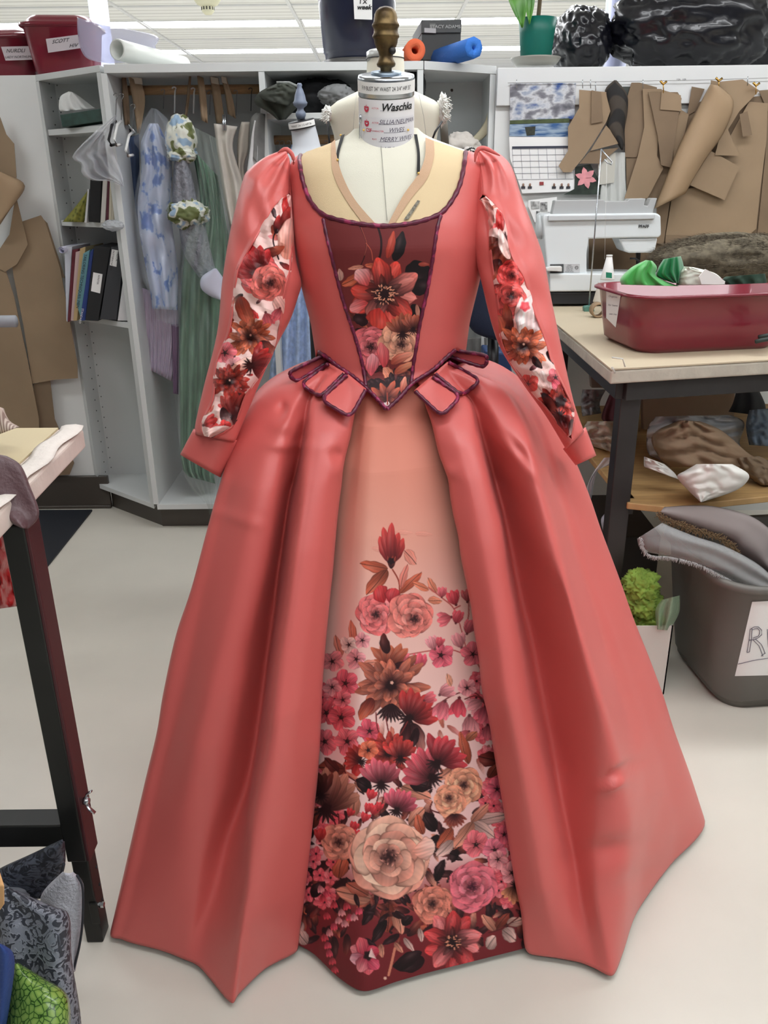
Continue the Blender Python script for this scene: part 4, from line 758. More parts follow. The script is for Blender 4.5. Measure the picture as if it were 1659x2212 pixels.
# waist tabs
cB = bvh(list(BV)+list(skirtV), BF+[tuple(i+len(BV) for i in f) for f in gridf(NZ, nu)])
def tab(pts, fab, off, lb=None, Yf=None):
    H_ = (lambda x, y, o, B: aty(x, y, np.interp(abs(x-837), [140, 225], Yf)-o)) if Yf else hit
    c = np.mean(pts, 0); a, b, d, e = [np.array(p, float) for p in pts]
    def rnd_(p, q, r): return [p*(.78)+q*.22*1., None]
    # outline with rounded lower corners
    lo = [a, a*.2+e*.8, a*.04+e*.92+d*.04, a*.0+e*.84+d*.16, e*.5+d*.5, e*.16+d*.84, b*.04+d*.92+e*.04, b*.2+d*.8, b]
    nv, nu_ = 12, 14; V = []; L = resamp([a, e], nv); R = resamp([b, d], nv)
    for i in range(nv):
        v = i/(nv-1); ins = .10*max(0, (v-.8)/.2)**2
        for j in range(nu_):
            u = ins+(1-2*ins)*j/(nu_-1); p = L[i]*(1-u)+R[i]*u; V.append(H_(p[0], p[1], off+.004*v, cB))
    t = obj('waist_tab', V, gridf(nv, nu_), fab, dress, solid=.003, off=1)
    if lb: T(t, lb)
    Q_ = smoothc(lo, 60); P = np.array([H_(p[0], p[1], off+.004, cB) for p in Q_]); k = np.ones(7)/7; Pp = np.pad(P, ((3, 3), (0, 0)), 'edge'); P = np.stack([np.convolve(Pp[:, i], k, 'valid') for i in range(3)], 1)
    MB().tube(P, [.0038*(1+.12*math.sin(i*1.3)) for i in range(60)], 8).obj('tab_binding', pip_m, t)
tab([(698, 768), (708, 782), (640, 826), (620, 806)], coral_dk, .0, None, (1.63, 1.60)); tab([(711, 785), (745, 805), (692, 858), (649, 830)], coral, .012); tab([(752, 808), (791, 840), (757, 902), (692, 863)], coral, .020)
tab([(970, 770), (982, 757), (1055, 768), (1048, 795)], coral_dk, .0, None, (1.63, 1.60)); tab([(938, 806), (968, 782), (1039, 822), (998, 855)], coral, .012); tab([(895, 843), (932, 812), (996, 856), (954, 899)], coral, .020)
piping('waist_piping', WL[:7], .0040, .006, cB); piping('waist_piping', WL[6:], .0040, .006, cB)
# ---------------------------------------------------------------- cabinets behind the dress
melam = mat('white_melamine', (214, 217, 216), .45, var=.015, vs=3)
def q(ox, oy, k, P): return [(ox+x/k, oy+y/k) for x, y in P]
Z1 = lambda P: q(0, 0, 2.9625, P)
Z3 = lambda P: q(1090, 0, 2.9156, P)
Z4 = lambda P: q(0, 460, 2.9625, P)
Z5 = lambda P: q(1090, 440, 2.9156, P)
CT = 1.84; TK = .10
A0 = np.array((-1.365, 3.70)); B0 = np.array((-1.015, 3.41))
cc = E('corner_cabinet', (-1.2, 3.7, 0), 'white angled corner shelving unit holding books at the left end of the cabinets', 'cabinet')
def plan(pts, z0, z1): return MB().prism([(x, y, z0) for x, y in pts], (0, 0, z1-z0))
PA = [(-1.365, 3.70), (-1.015, 3.41), (-1.015, 3.86), (-1.365, 3.86)]
plan([(-1.365, 3.70), (-1.345, 3.68), (-1.33, 3.86), (-1.365, 3.86)], TK, CT-.023).obj('side_panel', melam, cc, smooth=False, bevel=.001)
plan([(-1.037, 3.428), (-1.016, 3.409), (-1.018, 3.86), (-1.035, 3.86)], TK, CT-.023).obj('side_panel', melam, cc, smooth=False, bevel=.001)
plan([(-1.36, 3.82), (-1.02, 3.82), (-1.02, 3.86), (-1.36, 3.86)], TK, CT).obj('back_panel', melam, cc, smooth=False)
SH = []
for z in (TK, aty(215, 697, 3.53)[2]-.01, aty(190, 485, 3.55)[2]-.01, aty(165, 283, 3.57)[2]-.01, CT-.022):
    SH.append(plan([(-1.362, 3.697), (-1.018, 3.412), (-1.02, 3.82), (-1.362, 3.82)] if z > 1.8 or z < .2 else [(-1.343, 3.69), (-1.036, 3.435), (-1.036, 3.82), (-1.33, 3.82)], z, z+.022).obj('shelf' if z < 1.8 else 'top_panel', melam, cc, smooth=False, bevel=.001))
plan([(-1.30, 3.70), (-1.00, 3.455), (-1.00, 3.80), (-1.30, 3.80)], 0, TK).obj('toe_kick', base_m, cc, smooth=False)
h = MB()
for k in range(34):
    z = .16+k*.05
    for yy in (3.735, 3.80): o_ = MB().box((-1.3305+(.012*(yy-3.7)/.1), yy, z), (-1.328+(.012*(yy-3.7)/.1), yy+.005, z+.005)).obj('peg_hole', mat('hole', (90, 92, 92), .8), cc, smooth=False)
wd_ = E('wardrobe_cabinet', (-.45, 3.64, 0), 'long white open wardrobe cabinet with hanging rods behind the dress', 'cabinet')
XR = .150
xd = aty(567, 200, 3.41)[0]
for x in (-1.004, xd, XR): MB().box((x-.010, 3.402, TK+.024), (x+.012, 3.87, CT-.028)).obj('side_panel', melam, wd_, smooth=False, bevel=.001)
MB().box((-1.0, 3.87, TK), (XR, 3.89, CT)).obj('back_panel', melam, wd_, smooth=False)
MB().box((-1.0, 3.40, CT-.028), (XR+.012, 3.89, CT)).obj('top_panel', melam, wd_, smooth=False, bevel=.001); MB().box((-1.0, 3.40, TK), (XR, 3.89, TK+.024)).obj('bottom_panel', melam, wd_, smooth=False, bevel=.001)
MB().box((-1.0, 3.45, 0), (XR, 3.8, TK)).obj('toe_kick', base_m, wd_, smooth=False)
zs = aty(720, 243, 3.41)[2]; MB().box((xd+.012, 3.41, zs-.02), (XR-.01, 3.87, zs)).obj('shelf', melam, wd_, smooth=False, bevel=.001)
wood = mat('rod_wood', (176, 140, 100), .5, var=.15, vs=20, stretch=(1, 6, 6))
RY = 3.60; ra = aty(243, 196, RY)[2]; MB().tube([(-1.0, RY, ra), (xd-.01, RY, ra)], .017, 16).obj('hanging_rod', wood, wd_)
rb = aty(640, 302, RY)[2]; MB().tube([(xd+.012, RY, rb), (XR-.01, RY, rb)], .017, 16).obj('hanging_rod', wood, wd_)
rc = E('end_cabinet', (.3, 3.65, 0), 'white angled open shelf unit at the right end of the cabinets, behind the right shoulder', 'cabinet')
plan([(.165, 3.40), (.450, 3.575), (.450, 3.88), (.165, 3.88)], CT-.028, CT).obj('top_panel', melam, rc, smooth=False, bevel=.001)
plan([(.425, 3.562), (.449, 3.577), (.449, 3.86), (.43, 3.86)], TK, CT-.029).obj('side_panel', melam, rc, smooth=False, bevel=.001); plan([(.165, 3.86), (.45, 3.86), (.45, 3.88), (.165, 3.88)], TK, CT).obj('back_panel', melam, rc, smooth=False)
for z in (TK, aty(1040, 800, 3.6)[2]-.03, aty(1022, 560, 3.6)[2]-.03, aty(1000, 335, 3.5)[2]): plan([(.165, 3.41), (.44, 3.578), (.44, 3.87), (.165, 3.87)], z-.0, z+.02).obj('shelf', melam, rc, smooth=False)
MB().lathe([(.006, 0), (.004, .004)], aty(976, 195, 3.86), 10, Matrix.Rotation(math.radians(90), 4, 'X')).obj('cable_hole', mat('hole2', (90, 70, 60), .7), rc)
# books and things in the corner cabinet
def yA(px): return float(np.interp(px, [90, 225], [3.70, 3.44]))
def book(nm, quad, c, label, cat='book', dep=.16, Y=None, rgb=None, parent=None, rough=.5):
    m = mat('cover_%d_%d_%d' % c, c, rough); y = Y if Y else yA(np.mean([p[0] for p in quad]))+.02
    P = [aty(x, yy, y) for x, yy in quad]; o = MB().prism(P, (0.01, dep, 0)).obj(nm, m, parent, smooth=False, bevel=.0015)
    return T(o, label, cat) if label else o
book('book', Z1([(585, 975), (652, 985), (640, 1425), (566, 1420)]), (26, 26, 28), 'large black book standing on the middle shelf of the corner cabinet')
book('book', Z1([(658, 1150), (688, 1140), (672, 1425), (642, 1425)]), (205, 203, 196), 'slim white book beside the large black book')
book('book', Z1([(690, 1130), (702, 1130), (694, 1425), (676, 1425)]), (88, 36, 50), 'thin maroon book on the middle shelf')
for k in range(3): book('booklet', Z1([(703+k*16, 1125), (717+k*16, 1125), (711+k*16, 1422), (695+k*16, 1422)]), (206-8*k, 198-8*k, 176-4*k), ('thin cream booklet next to the maroon book', 'middle one of the three thin cream booklets on the middle shelf', 'cream booklet nearest the cabinet post on the middle shelf')[k], 'booklet')
book('white_sheet', Z1([(560, 1210), (572, 1210), (556, 1425), (540, 1425)]), (225, 226, 226), 'white card standing left of the large black book', 'card', .1)
snake = ramp_mat('olive_scales', 'Voronoi', [(0, (60, 66, 22)), (.4, (120, 120, 44)), (1, (150, 146, 66))], scale=60)
T(loft('folded_fabric', Z1([(566, 1212), (500, 1300), (400, 1420)]), Z1([(572, 1216), (562, 1320), (556, 1422)]), 3.60, snake, depth=.04, nu=12, nv=16, back=True, folds=3, amp=.004), 'folded olive green patterned fabric leaning on the middle shelf', 'fabric')
# lower row
RB = [((412, 215, 462, 215, 432, 700, 424, 690), (200, 205, 215), 'stack of white sheets at the left end of the binder row', 'papers'), ((462, 235, 500, 230, 452, 690, 432, 700), (100, 36, 48), 'maroon book leaning in the binder row', 'book'), ((484, 250, 520, 240, 470, 690, 452, 690), (196, 170, 168), 'pale pink book beside the maroon book', 'book'), ((512, 228, 548, 215, 492, 690, 468, 690), (186, 160, 116), 'tattered tan book in the binder row', 'book'),
      ((532, 260, 575, 235, 520, 690, 490, 580), (104, 150, 158), 'teal tailoring book with lettering on its spine', 'book'), ((578, 250, 600, 225, 545, 688, 510, 690), (40, 60, 122), 'navy blue book leaning beside the teal book', 'book'), ((603, 212, 708, 222, 628, 692, 546, 688), (34, 35, 37), 'thick black binder with a white label on its spine', 'binder'), ((712, 215, 795, 235, 745, 685, 640, 680), (58, 60, 64), 'dark grey binder with a handwritten tag near its top', 'binder'), ((800, 330, 826, 480, 832, 690, 752, 690), (214, 214, 216), 'loose white papers against the cabinet post', 'papers')]
bk = []
for i, (c, col_, lb, ct) in enumerate(RB): bk.append(book('binder' if ct == 'binder' else ('paper_stack' if ct == 'papers' else 'book'), Z4([(c[0], c[1]), (c[2], c[3]), (c[4], c[5]), (c[6], c[7])]), col_, lb, ct, Y=3.56-.012*i, dep=.2))
yb = 3.56-.072; poly('spine_label', Z4([(597, 380), (656, 392), (640, 515), (582, 500)]), yb-.001, wht, bk[6], .001); yb = 3.56-.084; poly('spine_label', Z4([(716, 232), (756, 240), (745, 345), (702, 335)]), yb-.001, wht, bk[7], .001)
def vtext(nm, s, x0, y0, x1, y1, hpx, Y, m, par):      # lettering running from one place to another
    d = np.array((x1-x0, y1-y0)); l = np.hypot(*d); d = d/l; n = np.array((d[1], -d[0])); kx = 1/(aty(x0+1, y0, Y)[0]-aty(x0, y0, Y)[0])
    return text(nm, s, hpx*1.4/kx, lambda x, y: aty(x0+(d[0]*x+n[0]*y)*kx, y0+(d[1]*x+n[1]*y)*kx, Y), m, par, align='LEFT')
vtext('spine_lettering', 'TAILORING TECHNIQUES: MEN', *Z4([(540, 262)])[0], *Z4([(495, 560)])[0], 6, 3.56-.0495, ink, bk[4]); vtext('spine_lettering', 'STANDARD', *Z4([(524, 610)])[0], *Z4([(510, 680)])[0], 4.5, 3.56-.0615, wht, bk[5])
vtext('spine_lettering', 'TAILOR', *Z4([(748, 245)])[0], *Z4([(736, 335)])[0], 4.5, 3.56-.0855, ink, bk[7]); vtext('spine_lettering', 'PATTERN NOTES', *Z4([(722, 240)])[0], *Z4([(708, 335)])[0], 4, 3.56-.0855, ink, bk[7]); vtext('spine_lettering', 'WINTER', *Z4([(628, 395)])[0], *Z4([(612, 505)])[0], 4, 3.56-.0735, ink, bk[6])
r = MB(); A = np.linspace(0, 9, 40); cP = aty(*Z4([(392, 240)])[0], 3.52); r.add([cP+[(.006+.0009*a)*math.cos(a), 0, (.006+.0009*a)*math.sin(a)] for a in A]+[cP+[(.006+.0009*a)*math.cos(a), .2, (.006+.0009*a)*math.sin(a)] for a in A], gridf(2, 40))
T(r.obj('paper_roll', mat('lilac_white', (205, 206, 226), .7), solid=.0006), 'curled white paper roll end poking out above the binder row', 'paper roll')
tb = E('tissue_box', tuple(aty(175, 270, 3.58)), 'dark green tissue box on the top shelf of the corner cabinet', 'tissue box'); dg = mat('dark_green_card', (38, 66, 58), .5, var=.3, vs=30)
MB().prism([aty(x, y, 3.56-.0012*(x-130)) for x, y in Z1([(384, 735), (655, 692), (665, 775), (398, 812)])], (.0, .1, .0)).obj('box', dg, tb, smooth=False, bevel=.002)
tis = mat('tissue', (226, 228, 226), .8); T(loft('tissue', Z1([(440, 585), (385, 620), (378, 700), (400, 712)]), Z1([(470, 592), (520, 625), (590, 680), (610, 692)]), 3.58, tis, depth=.03, folds=3, amp=.008, nu=16, nv=14, parent=tb), 'white tissue')
T(blob('plastic_wrap', aty(245, 487, 3.40), (.04, .03, .02), mat('clear_plastic', (200, 205, 210), .1, alpha=.5), seed=3), 'crumpled clear plastic wrap on the front corner of the middle shelf', 'plastic')
# hanging things, first bay
kraft = mat('kraft_paper', (150, 128, 102), .75, var=.07, vs=5, bump=.35, bs=9); kraftd = mat('kraft_paper_dark', (126, 106, 84), .75, var=.08, vs=6)
hk = mat('hanger_wire', (150, 150, 150), .3, metal=1.); bp_ = mat('black_plastic', (22, 22, 26), .4); wp = mat('white_plastic', (222, 222, 220), .4)
HP = [([(735, 485), (736, 640), (745, 790)], [(758, 490), (768, 640), (772, 790)]), ([(780, 485), (784, 640), (800, 800)], [(806, 490), (826, 640), (832, 800)]), ([(818, 482), (850, 640), (880, 850)], [(910, 545), (930, 650), (895, 860)]), ([(1212, 482), (1196, 620), (1180, 760)], [(1224, 484), (1215, 620), (1196, 765)]),
      ([(1262, 482), (1275, 620), (1290, 770)], [(1302, 498), (1322, 640), (1330, 790)]), ([(1344, 482), (1362, 620), (1385, 790)], [(1398, 500), (1420, 640), (1440, 790)]), ([(1412, 478), (1440, 600), (1460, 730)], [(1450, 500), (1492, 640), (1510, 760)])]
HL = ['narrow brown paper pattern hanging nearest the cabinet post', 'second narrow brown paper pattern on the rod, above the white hanger', 'wide brown paper pattern with a taped tag, above the blue floral gown', 'thin edge-on brown paper pattern above the puffed sleeve', 'brown paper pattern above the gathered grey sleeve', 'brown paper pattern left of the cream trousers on the rod', 'brown paper pattern hanging right above the cream trousers']
for k, (a, b) in enumerate(HP):
    o = loft('paper_pattern', Z1(a), Z1(b), RY-.04-.01*k % .05, kraftd if k in (0, 1, 3) else kraft, nu=5, nv=8, folds=1, amp=.006, solid=.0015); T(o, HL[k], 'paper pattern', None)
    if k in (2, 4, 5, 6):
        x, y = Z1([a[0]])[0]; w = (b[0][0]-a[0][0])/2.96; poly('tape_tag', [(x+1, y+3), (x+w-1, y+6), (x+w+1, y+20), (x+3, y+17)], RY-.062, mat('tape_tag', (196, 188, 172), .7), o, .0008)
def hanger(nm, x, y, m, lb, w=34, Y=3.42, top=None, hook=hk):
    e = E(nm, tuple(aty(x, y, Y)), lb, 'hanger'); t = top or y-60
    P = [aty(x+5*math.cos(a), t+5+5*math.sin(a), Y) for a in np.linspace(-3.0, .6, 9)]+[aty(x+1, t+14, Y), aty(x, y, Y)]; MB().tube(P, .0016, 6).obj('hook', hook, e)
    P = [aty(x, y, Y), aty(x-w*.25, y+8, Y-.06), aty(x-w*.45, y+40, Y-.14), aty(x-w*.3, y+52, Y-.15), aty(x, y+50, Y-.03)]; MB().tube(P, .0052, 8).obj('arm', m, e); return e
hanger('coat_hanger', 250, 262, bp_, 'black plastic coat hanger beside the white tulle'); hanger('coat_hanger', 262, 262, wp, 'white plastic coat hanger just right of the black one'); hanger('coat_hanger', 287, 285, wp, 'white plastic coat hanger with a metal clip, nearest the blue floral gown')
for k, (x, y0, y1, lb) in enumerate(((352, 193, 235, 'thin wire hanger hook over the blue floral gown'), (376, 188, 245, 'white hanger hook over the puffed floral sleeve'), (417, 190, 245, 'grey hanger hook between the puffed sleeve and the black wire hangers'), (443, 195, 250, 'steel hook of the black wire hanger left of the trousers'), (452, 195, 248, 'second steel hook left of the cream trousers'), (509, 195, 250, 'wire hanger hook right of the cream trousers'), (541, 190, 240, 'black hanger hook next to the grey jacket'))):
    P = [aty(x+4*math.cos(a), y0+4+4*math.sin(a), RY-.02) for a in np.linspace(-3.0, .8, 9)]+[aty(x+2, y0+14, RY-.02), aty(x+1, y1, RY-.02)]; T(MB().tube(P, (.0032 if k in (1, 2) else .0015), 6).obj('hanger_hook', (hk, wp, wp, hk, hk, hk, bp_)[k]), lb, 'hanger')
clip = MB(); [clip.tube([aty(278+k*3, 268+k*4, 3.40), aty(286+k*3, 282+k*2, 3.40)], .003, 6) for k in range(3)]; T(clip.obj('trouser_clip', steel), 'chrome clip of a trouser hanger in front of the brown paper patterns', 'clip')
tulle = mat('white_tulle', (236, 238, 244), .7, alpha=.42, bump=.3, bs=30)
T(loft('tulle', Z1([(738, 735), (600, 850), (462, 1000), (520, 1050), (522, 1110), (590, 1155), (700, 1160), (780, 1190)]), Z1([(748, 740), (720, 860), (700, 900), (720, 960), (740, 1020), (770, 1080), (790, 1150), (790, 1195)]), 3.36, tulle, folds=3.5, amp=.018, nu=30, nv=26, crumple=.02), 'bunch of translucent white tulle hanging from the cabinet post', 'tulle')
dk_c = mat('navy_cloth', (62, 76, 104), .8, var=.3, vs=9, stretch=(6, 6, 1)); 
T(loft('dark_coat', [(268, 300), (272, 430), (280, 600), (290, 700)], [(300, 290), (303, 430), (304, 600), (310, 705)], 3.60, dk_c, depth=.02, folds=2, amp=.008, back=True), 'slate blue garment squeezed between the cabinet post and the blue floral gown', 'garment')
T(loft('black_garment', [(252, 265), (254, 330), (262, 420)], [(284, 280), (286, 330), (284, 420)], 3.62, mat('black_cloth', (30, 31, 36), .8), depth=.01, folds=2, amp=.006, back=True), 'black garment hanging behind the white coat hangers', 'garment')
floral = ramp_mat('blue_floral_satin', 'Noise', [(.36, (74, 112, 190)), (.40, (120, 152, 214)), (.44, (196, 208, 232)), (.75, (208, 214, 236))], scale=17, rough=.35, Detail=3)
T(loft('blue_floral_gown', Z1([(955, 790), (900, 920), (905, 1100), (880, 1300), (895, 1500), (930, 1700), (960, 1860), (975, 1975)]), Z1([(1010, 790), (1090, 960), (1100, 1100), (1090, 1300), (1110, 1500), (1130, 1650), (1140, 1800), (1136, 1985)]), 3.50, floral, depth=.07, folds=2, amp=.016, nu=24, nv=40, back=True, crumple=.02), 'pale blue satin gown printed with blue flowers, hanging under clear plastic', 'gown')
lil = mat('lilac_net', (194, 184, 202), .7, var=.10, vs=30, stretch=(8, 8, .5))
T(loft('lilac_skirt', [(303, 620), (305, 700), (310, 792)], [(384, 650), (386, 740), (374, 825)], 3.55, lil, depth=.02, folds=9, amp=.008, nu=60, nv=16, back=True), 'lilac pleated skirt hem hanging below the blue floral gown', 'skirt')
T(loft('mauve_ribbon', [(370, 700), (372, 780), (374, 850)], [(386, 700), (387, 780), (386, 852)], 3.53, mat('mauve', (126, 104, 130), .7), depth=.01, folds=2, amp=.005, back=True), 'narrow mauve cloth strip hanging beside the lilac skirt', 'cloth')
def bagmat(nm, c, al): return mat(nm, c, .18, alpha=al, bump=.6, bs=16, coat=.6)
pl1 = bagmat('clear_bag', (206, 214, 226), .22)
T(loft('garment_bag', Z1([(965, 690), (900, 790), (855, 900), (900, 1000), (860, 1280), (870, 1500), (900, 1740), (960, 1900), (1000, 2040)]), Z1([(1010, 700), (1090, 780), (1115, 900), (1110, 1100), (1115, 1300), (1150, 1550), (1160, 1760), (1160, 1950), (1150, 2100)]), 3.44, pl1, depth=.07, folds=4, amp=.012, nu=30, nv=50, crumple=.03), 'clear plastic garment bag around the pale blue floral gown', 'garment bag')
sl = E('floral_sleeve', tuple(aty(400, 400, 3.42)), 'long grey sleeve gathered with two puffs of green and white floral cloth', 'sleeve')
gf = ramp_mat('green_floral', 'Noise', [(.40, (96, 104, 58)), (.46, (122, 128, 84)), (.48, (214, 216, 204)), (.56, (214, 216, 204)), (.60, (150, 176, 200))], scale=22, rough=.6, Detail=1)
gbr = mat('grey_brocade', (132, 134, 142), .6, var=.12, vs=60, bump=1., bs=60)
blob('upper_puff', aty(392, 302, 3.42), (.056, .05, .082), gf, sl, 2, .22); blob('upper_puff_gather', aty(394, 334, 3.41), (.054, .045, .028), gf, sl, 5, .3)
loft('upper_arm', [(378, 330), (374, 380), (372, 440)], [(402, 330), (415, 380), (428, 440)], 3.42, gbr, sl, depth=.04, folds=2, amp=.006, back=True); blob('lower_puff', aty(406, 462, 3.40), (.078, .05, .052), gf, sl, 9, .35, fr=2.4)
loft('lower_arm', [(386, 490), (398, 550), (430, 600)], [(440, 470), (455, 540), (470, 600)], 3.43, gbr, sl, depth=.05, folds=2, amp=.006, back=True)
grn = mat('green_damask', (92, 128, 104), .55, var=.28, vs=14, stretch=(3, 3, .6)); T(loft('green_gown', [(414, 320), (432, 450), (398, 560), (388, 720), (388, 860), (392, 1000), (408, 1030)], [(470, 380), (500, 560), (500, 700), (490, 850), (470, 950), (462, 1030), (465, 1045)], 3.52, grn, depth=.05, folds=5, amp=.018, nu=50, nv=40, back=True), 'long sage green gown hanging in a plastic bag beside the left sleeve', 'gown')
pl2 = bagmat('clear_bag_green', (196, 214, 204), .2)
T(loft('garment_bag', [(410, 270), (428, 400), (396, 540), (386, 720), (386, 960), (404, 1040), (440, 1085), (452, 1112)], [(470, 300), (500, 500), (500, 800), (490, 900), (480, 1000), (470, 1060), (466, 1090), (462, 1112)], 3.43, pl2, depth=.06, folds=6, amp=.014, nu=40, nv=60, crumple=.04), 'clear plastic garment bag over the sage green gown, trailing past the cabinet base', 'garment bag')
T(loft('buckram_collar', Z4([(1370, 355), (1290, 410), (1285, 480), (1340, 530), (1415, 560)]), Z4([(1385, 355), (1430, 420), (1440, 470), (1440, 520), (1425, 562)]), 3.36, mat('pale_lilac', (206, 208, 226), .6), depth=.04, nu=16, nv=20, back=True), 'stiff pale lilac cone shaped collar hanging in front of the green gown', 'collar')
cre = mat('cream_wool', (198, 192, 182), .8, var=.05, vs=20)
T(loft('trousers', Z1([(1368, 790), (1400, 1050), (1440, 1300), (1480, 1480)]), Z1([(1520, 810), (1490, 950), (1560, 1200), (1560, 1480)]), 3.44, cre, depth=.02, folds=2, amp=.012, nu=20, back=True), 'cream trousers clipped by the waistband on the rod', 'trousers')
T(loft('trousers', Z1([(1545, 780), (1520, 900), (1520, 1100), (1540, 1300)]), Z1([(1600, 780), (1590, 960), (1560, 1080), (1600, 1300)]), 3.47, mat('ivory_wool', (188, 180, 168), .8), depth=.02, folds=1, amp=.01, nu=12, back=True), 'second pair of ivory trousers partly hidden behind the left shoulder puff', 'trousers')
T(loft('grey_jacket', Z1([(1640, 720), (1605, 760), (1600, 860), (1590, 980)]), Z1([(1700, 730), (1700, 800), (1700, 900), (1700, 1100)]), 3.42, mat('grey_wool', (122, 122, 120), .8, var=.1, vs=30), depth=.05, folds=1, amp=.01, nu=16, back=True), 'grey jacket hanging at the right end of the first rod', 'jacket')
T(loft('shirt', Z1([(1630, 770), (1612, 860), (1600, 960), (1580, 1100)]), Z1([(1645, 775), (1640, 860), (1650, 960), (1640, 1100)]), 3.37, mat('white_cotton', (214, 214, 214), .8), folds=1, amp=.006, nu=8, solid=.001), 'white shirt front hanging from the grey jacket hanger', 'shirt')
cl = MB(); [cl.tube([aty(482+k*4, 248, 3.42), aty(483+k*4, 282, 3.41)], .004, 6) for k in range(2)]; T(cl.obj('trouser_clip', steel), 'chrome clip holding the cream trousers', 'clip')
# blue lace dress glimpsed between the sleeve and the bodice
lace = mat('blue_lace', (172, 194, 230), .6, var=.16, vs=40, bump=.5, bs=70)
T(loft('blue_lace_dress', [(630, 312), (605, 400), (600, 560), (592, 700), (580, 830)], [(690, 312), (700, 400), (720, 560), (730, 700), (740, 830)], 3.50, lace, depth=.05, folds=6, amp=.015, nu=50, nv=30, back=True), 'sparkling light blue lace dress seen between the left sleeve and the bodice', 'dress')
# cubby contents
olive = mat('olive_felt', (62, 66, 58), .8, var=.25, vs=12)
ht = E('felt_hat', tuple(aty(600, 215, 3.36)), 'dark olive cloth hat with turned brim stuffed in the cubby left of the form', 'hat')
loft('brim', q(540, 0, 2.9625, [(180, 530), (60, 590), (30, 660), (120, 720), (180, 770)]), q(540, 0, 2.9625, [(230, 525), (330, 580), (340, 640), (290, 700), (230, 765)]), 3.36, olive, ht, depth=.05, folds=2, amp=.012, nu=24, nv=24, back=True)
loft('crown', q(540, 0, 2.9625, [(160, 540), (60, 600), (90, 640)]), q(540, 0, 2.9625, [(260, 530), (320, 580), (250, 680)]), 3.30, olive, ht, depth=.05, nu=20, nv=16, back=True, crumple=.01)
MB().tube([aty(x, y, 3.27) for x, y in q(540, 0, 2.9625, [(170, 530), (250, 530), (320, 560), (345, 620), (345, 680)])], .005, 8).obj('band', mat('grey_ribbon', (130, 134, 130), .6), ht)
T(blob('black_fabric_bundle', aty(690, 215, 3.58), (.13, .10, .075), mat('black_cloth2', (28, 29, 32), .8), seed=4, amp=.3, flat=zs), 'bundle of black cloth in the cubby behind the cream form', 'fabric')
T(blob('grey_fabric_bundle', aty(728, 207, 3.44), (.07, .05, .035), mat('grey_cloth', (128, 130, 130), .8), seed=11, amp=.35, flat=zs), 'crumpled grey cloth on the black bundle in the cubby', 'fabric')
T(blob('black_fabric_bundle', aty(890, 190, 3.55), (.05, .1, .10), mat('charcoal_cloth', (60, 62, 64), .8), seed=6, amp=.35), 'charcoal cloth in the cubby right of the cream form neck', 'fabric')
for k, x in enumerate((600, 610, 624, 705)):
    P = [aty(x+4*math.cos(a), 308+4*math.sin(a), RY-.03) for a in np.linspace(-3.0, .5, 8)]+[aty(x+4, 340, RY-.03)]; T(MB().tube(P, .0015, 6).obj('hanger_hook', hk), ('leftmost steel hanger hook on the lower rod above the left shoulder', 'second steel hanger hook on the lower rod above the left shoulder', 'third steel hanger hook on the lower rod, nearest the small grey form', 'steel hanger hook on the lower rod between the two smaller forms')[k], 'hanger')
T(loft('black_coat', [(572, 330), (575, 420), (580, 500)], [(640, 330), (650, 420), (650, 500)], 3.66, mat('black_cloth3', (34, 35, 40), .85), depth=.03, folds=4, amp=.01, back=True), 'black garments hanging from the lower rod behind the left shoulder', 'garment')
A = [aty(x, y, 3.62) for x, y in smoothc([(1062, 232), (1058, 262), (1040, 290), (1015, 308), (990, 318)], 24)]; T(MB().tube(A, [.004+.014*math.sin(math.pi*min(1, .25+i/30)) for i in range(24)], 10, sq=.4).obj('curved_horn', mat('ivory_bone', (186, 178, 150), .5)), 'pale curved ivory strip leaning in the end cabinet', 'curved strip')
T(blob('white_cloth', aty(995, 320, 3.5), (.075, .06, .05), mat('cream_cotton', (196, 190, 182), .8), seed=21, amp=.35), 'crumpled cream cloth in the end cabinet behind the right shoulder', 'fabric')
T(blob('patterned_cloth', aty(1012, 330, 3.42), (.03, .03, .02), ramp_mat('bw_print', 'Noise', [(.48, (30, 30, 30)), (.52, (210, 205, 200))], scale=60), seed=2, amp=.3), 'small black and white printed cloth by the right shoulder', 'fabric')
# other dress forms
cf = E('dress_form', tuple(aty(835, 260, 2.66)), 'cream dress form with frayed shoulder edges standing behind the central one', 'dress form')
def formbody(Y0, cx, prof, dep, m, par):
    V = []; n = 48
    for (w, y) in prof:
        c = aty(cx, y, Y0); k = abs(aty(cx+w, y, Y0)[0]-c[0])
        for j in range(n): a = 2*math.pi*j/n; V.append(c+np.array([k*math.copysign(abs(math.sin(a))**.9, math.sin(a)), -min(dep, k)*math.cos(a), 0]))
    Fc = [(i*n+j, i*n+(j+1) % n, (i+1)*n+(j+1) % n, (i+1)*n+j) for i in range(len(prof)-1) for j in range(n)]+[tuple(range(n)), tuple((len(prof)-1)*n+j for j in range(n))[::-1]]
    return obj('torso', V, Fc, m, par)
formbody(2.66, 833, [(34, 108), (39, 112), (40, 140), (42, 170), (45, 186), (60, 197), (80, 206), (105, 218), (122, 232), (124, 250), (112, 290), (106, 340), (106, 480), (100, 640), (95, 760), (110, 900)], .085, linen, cf)
c = aty(832, 108, 2.66); MB().lathe([(.052, -.03), (.053, -.005), (.045, 0), (.02, .003)], c, 32).obj('neck_cap', mat('pale_metal', (205, 207, 204), .35, metal=.4), cf); MB().tube([c+np.array([.054*math.cos(a), .054*math.sin(a), -.022]) for a in np.linspace(0, 6.3, 40)], .0014, 6).obj('neck_wire', bp_, cf)
MB().tube([aty(833, 900, 2.66), atz(833, 900, .03)*0+[aty(833, 900, 2.66)[0], 2.66, .03]], .02).obj('stand', mat('iron', (50, 50, 52), .5), cf)
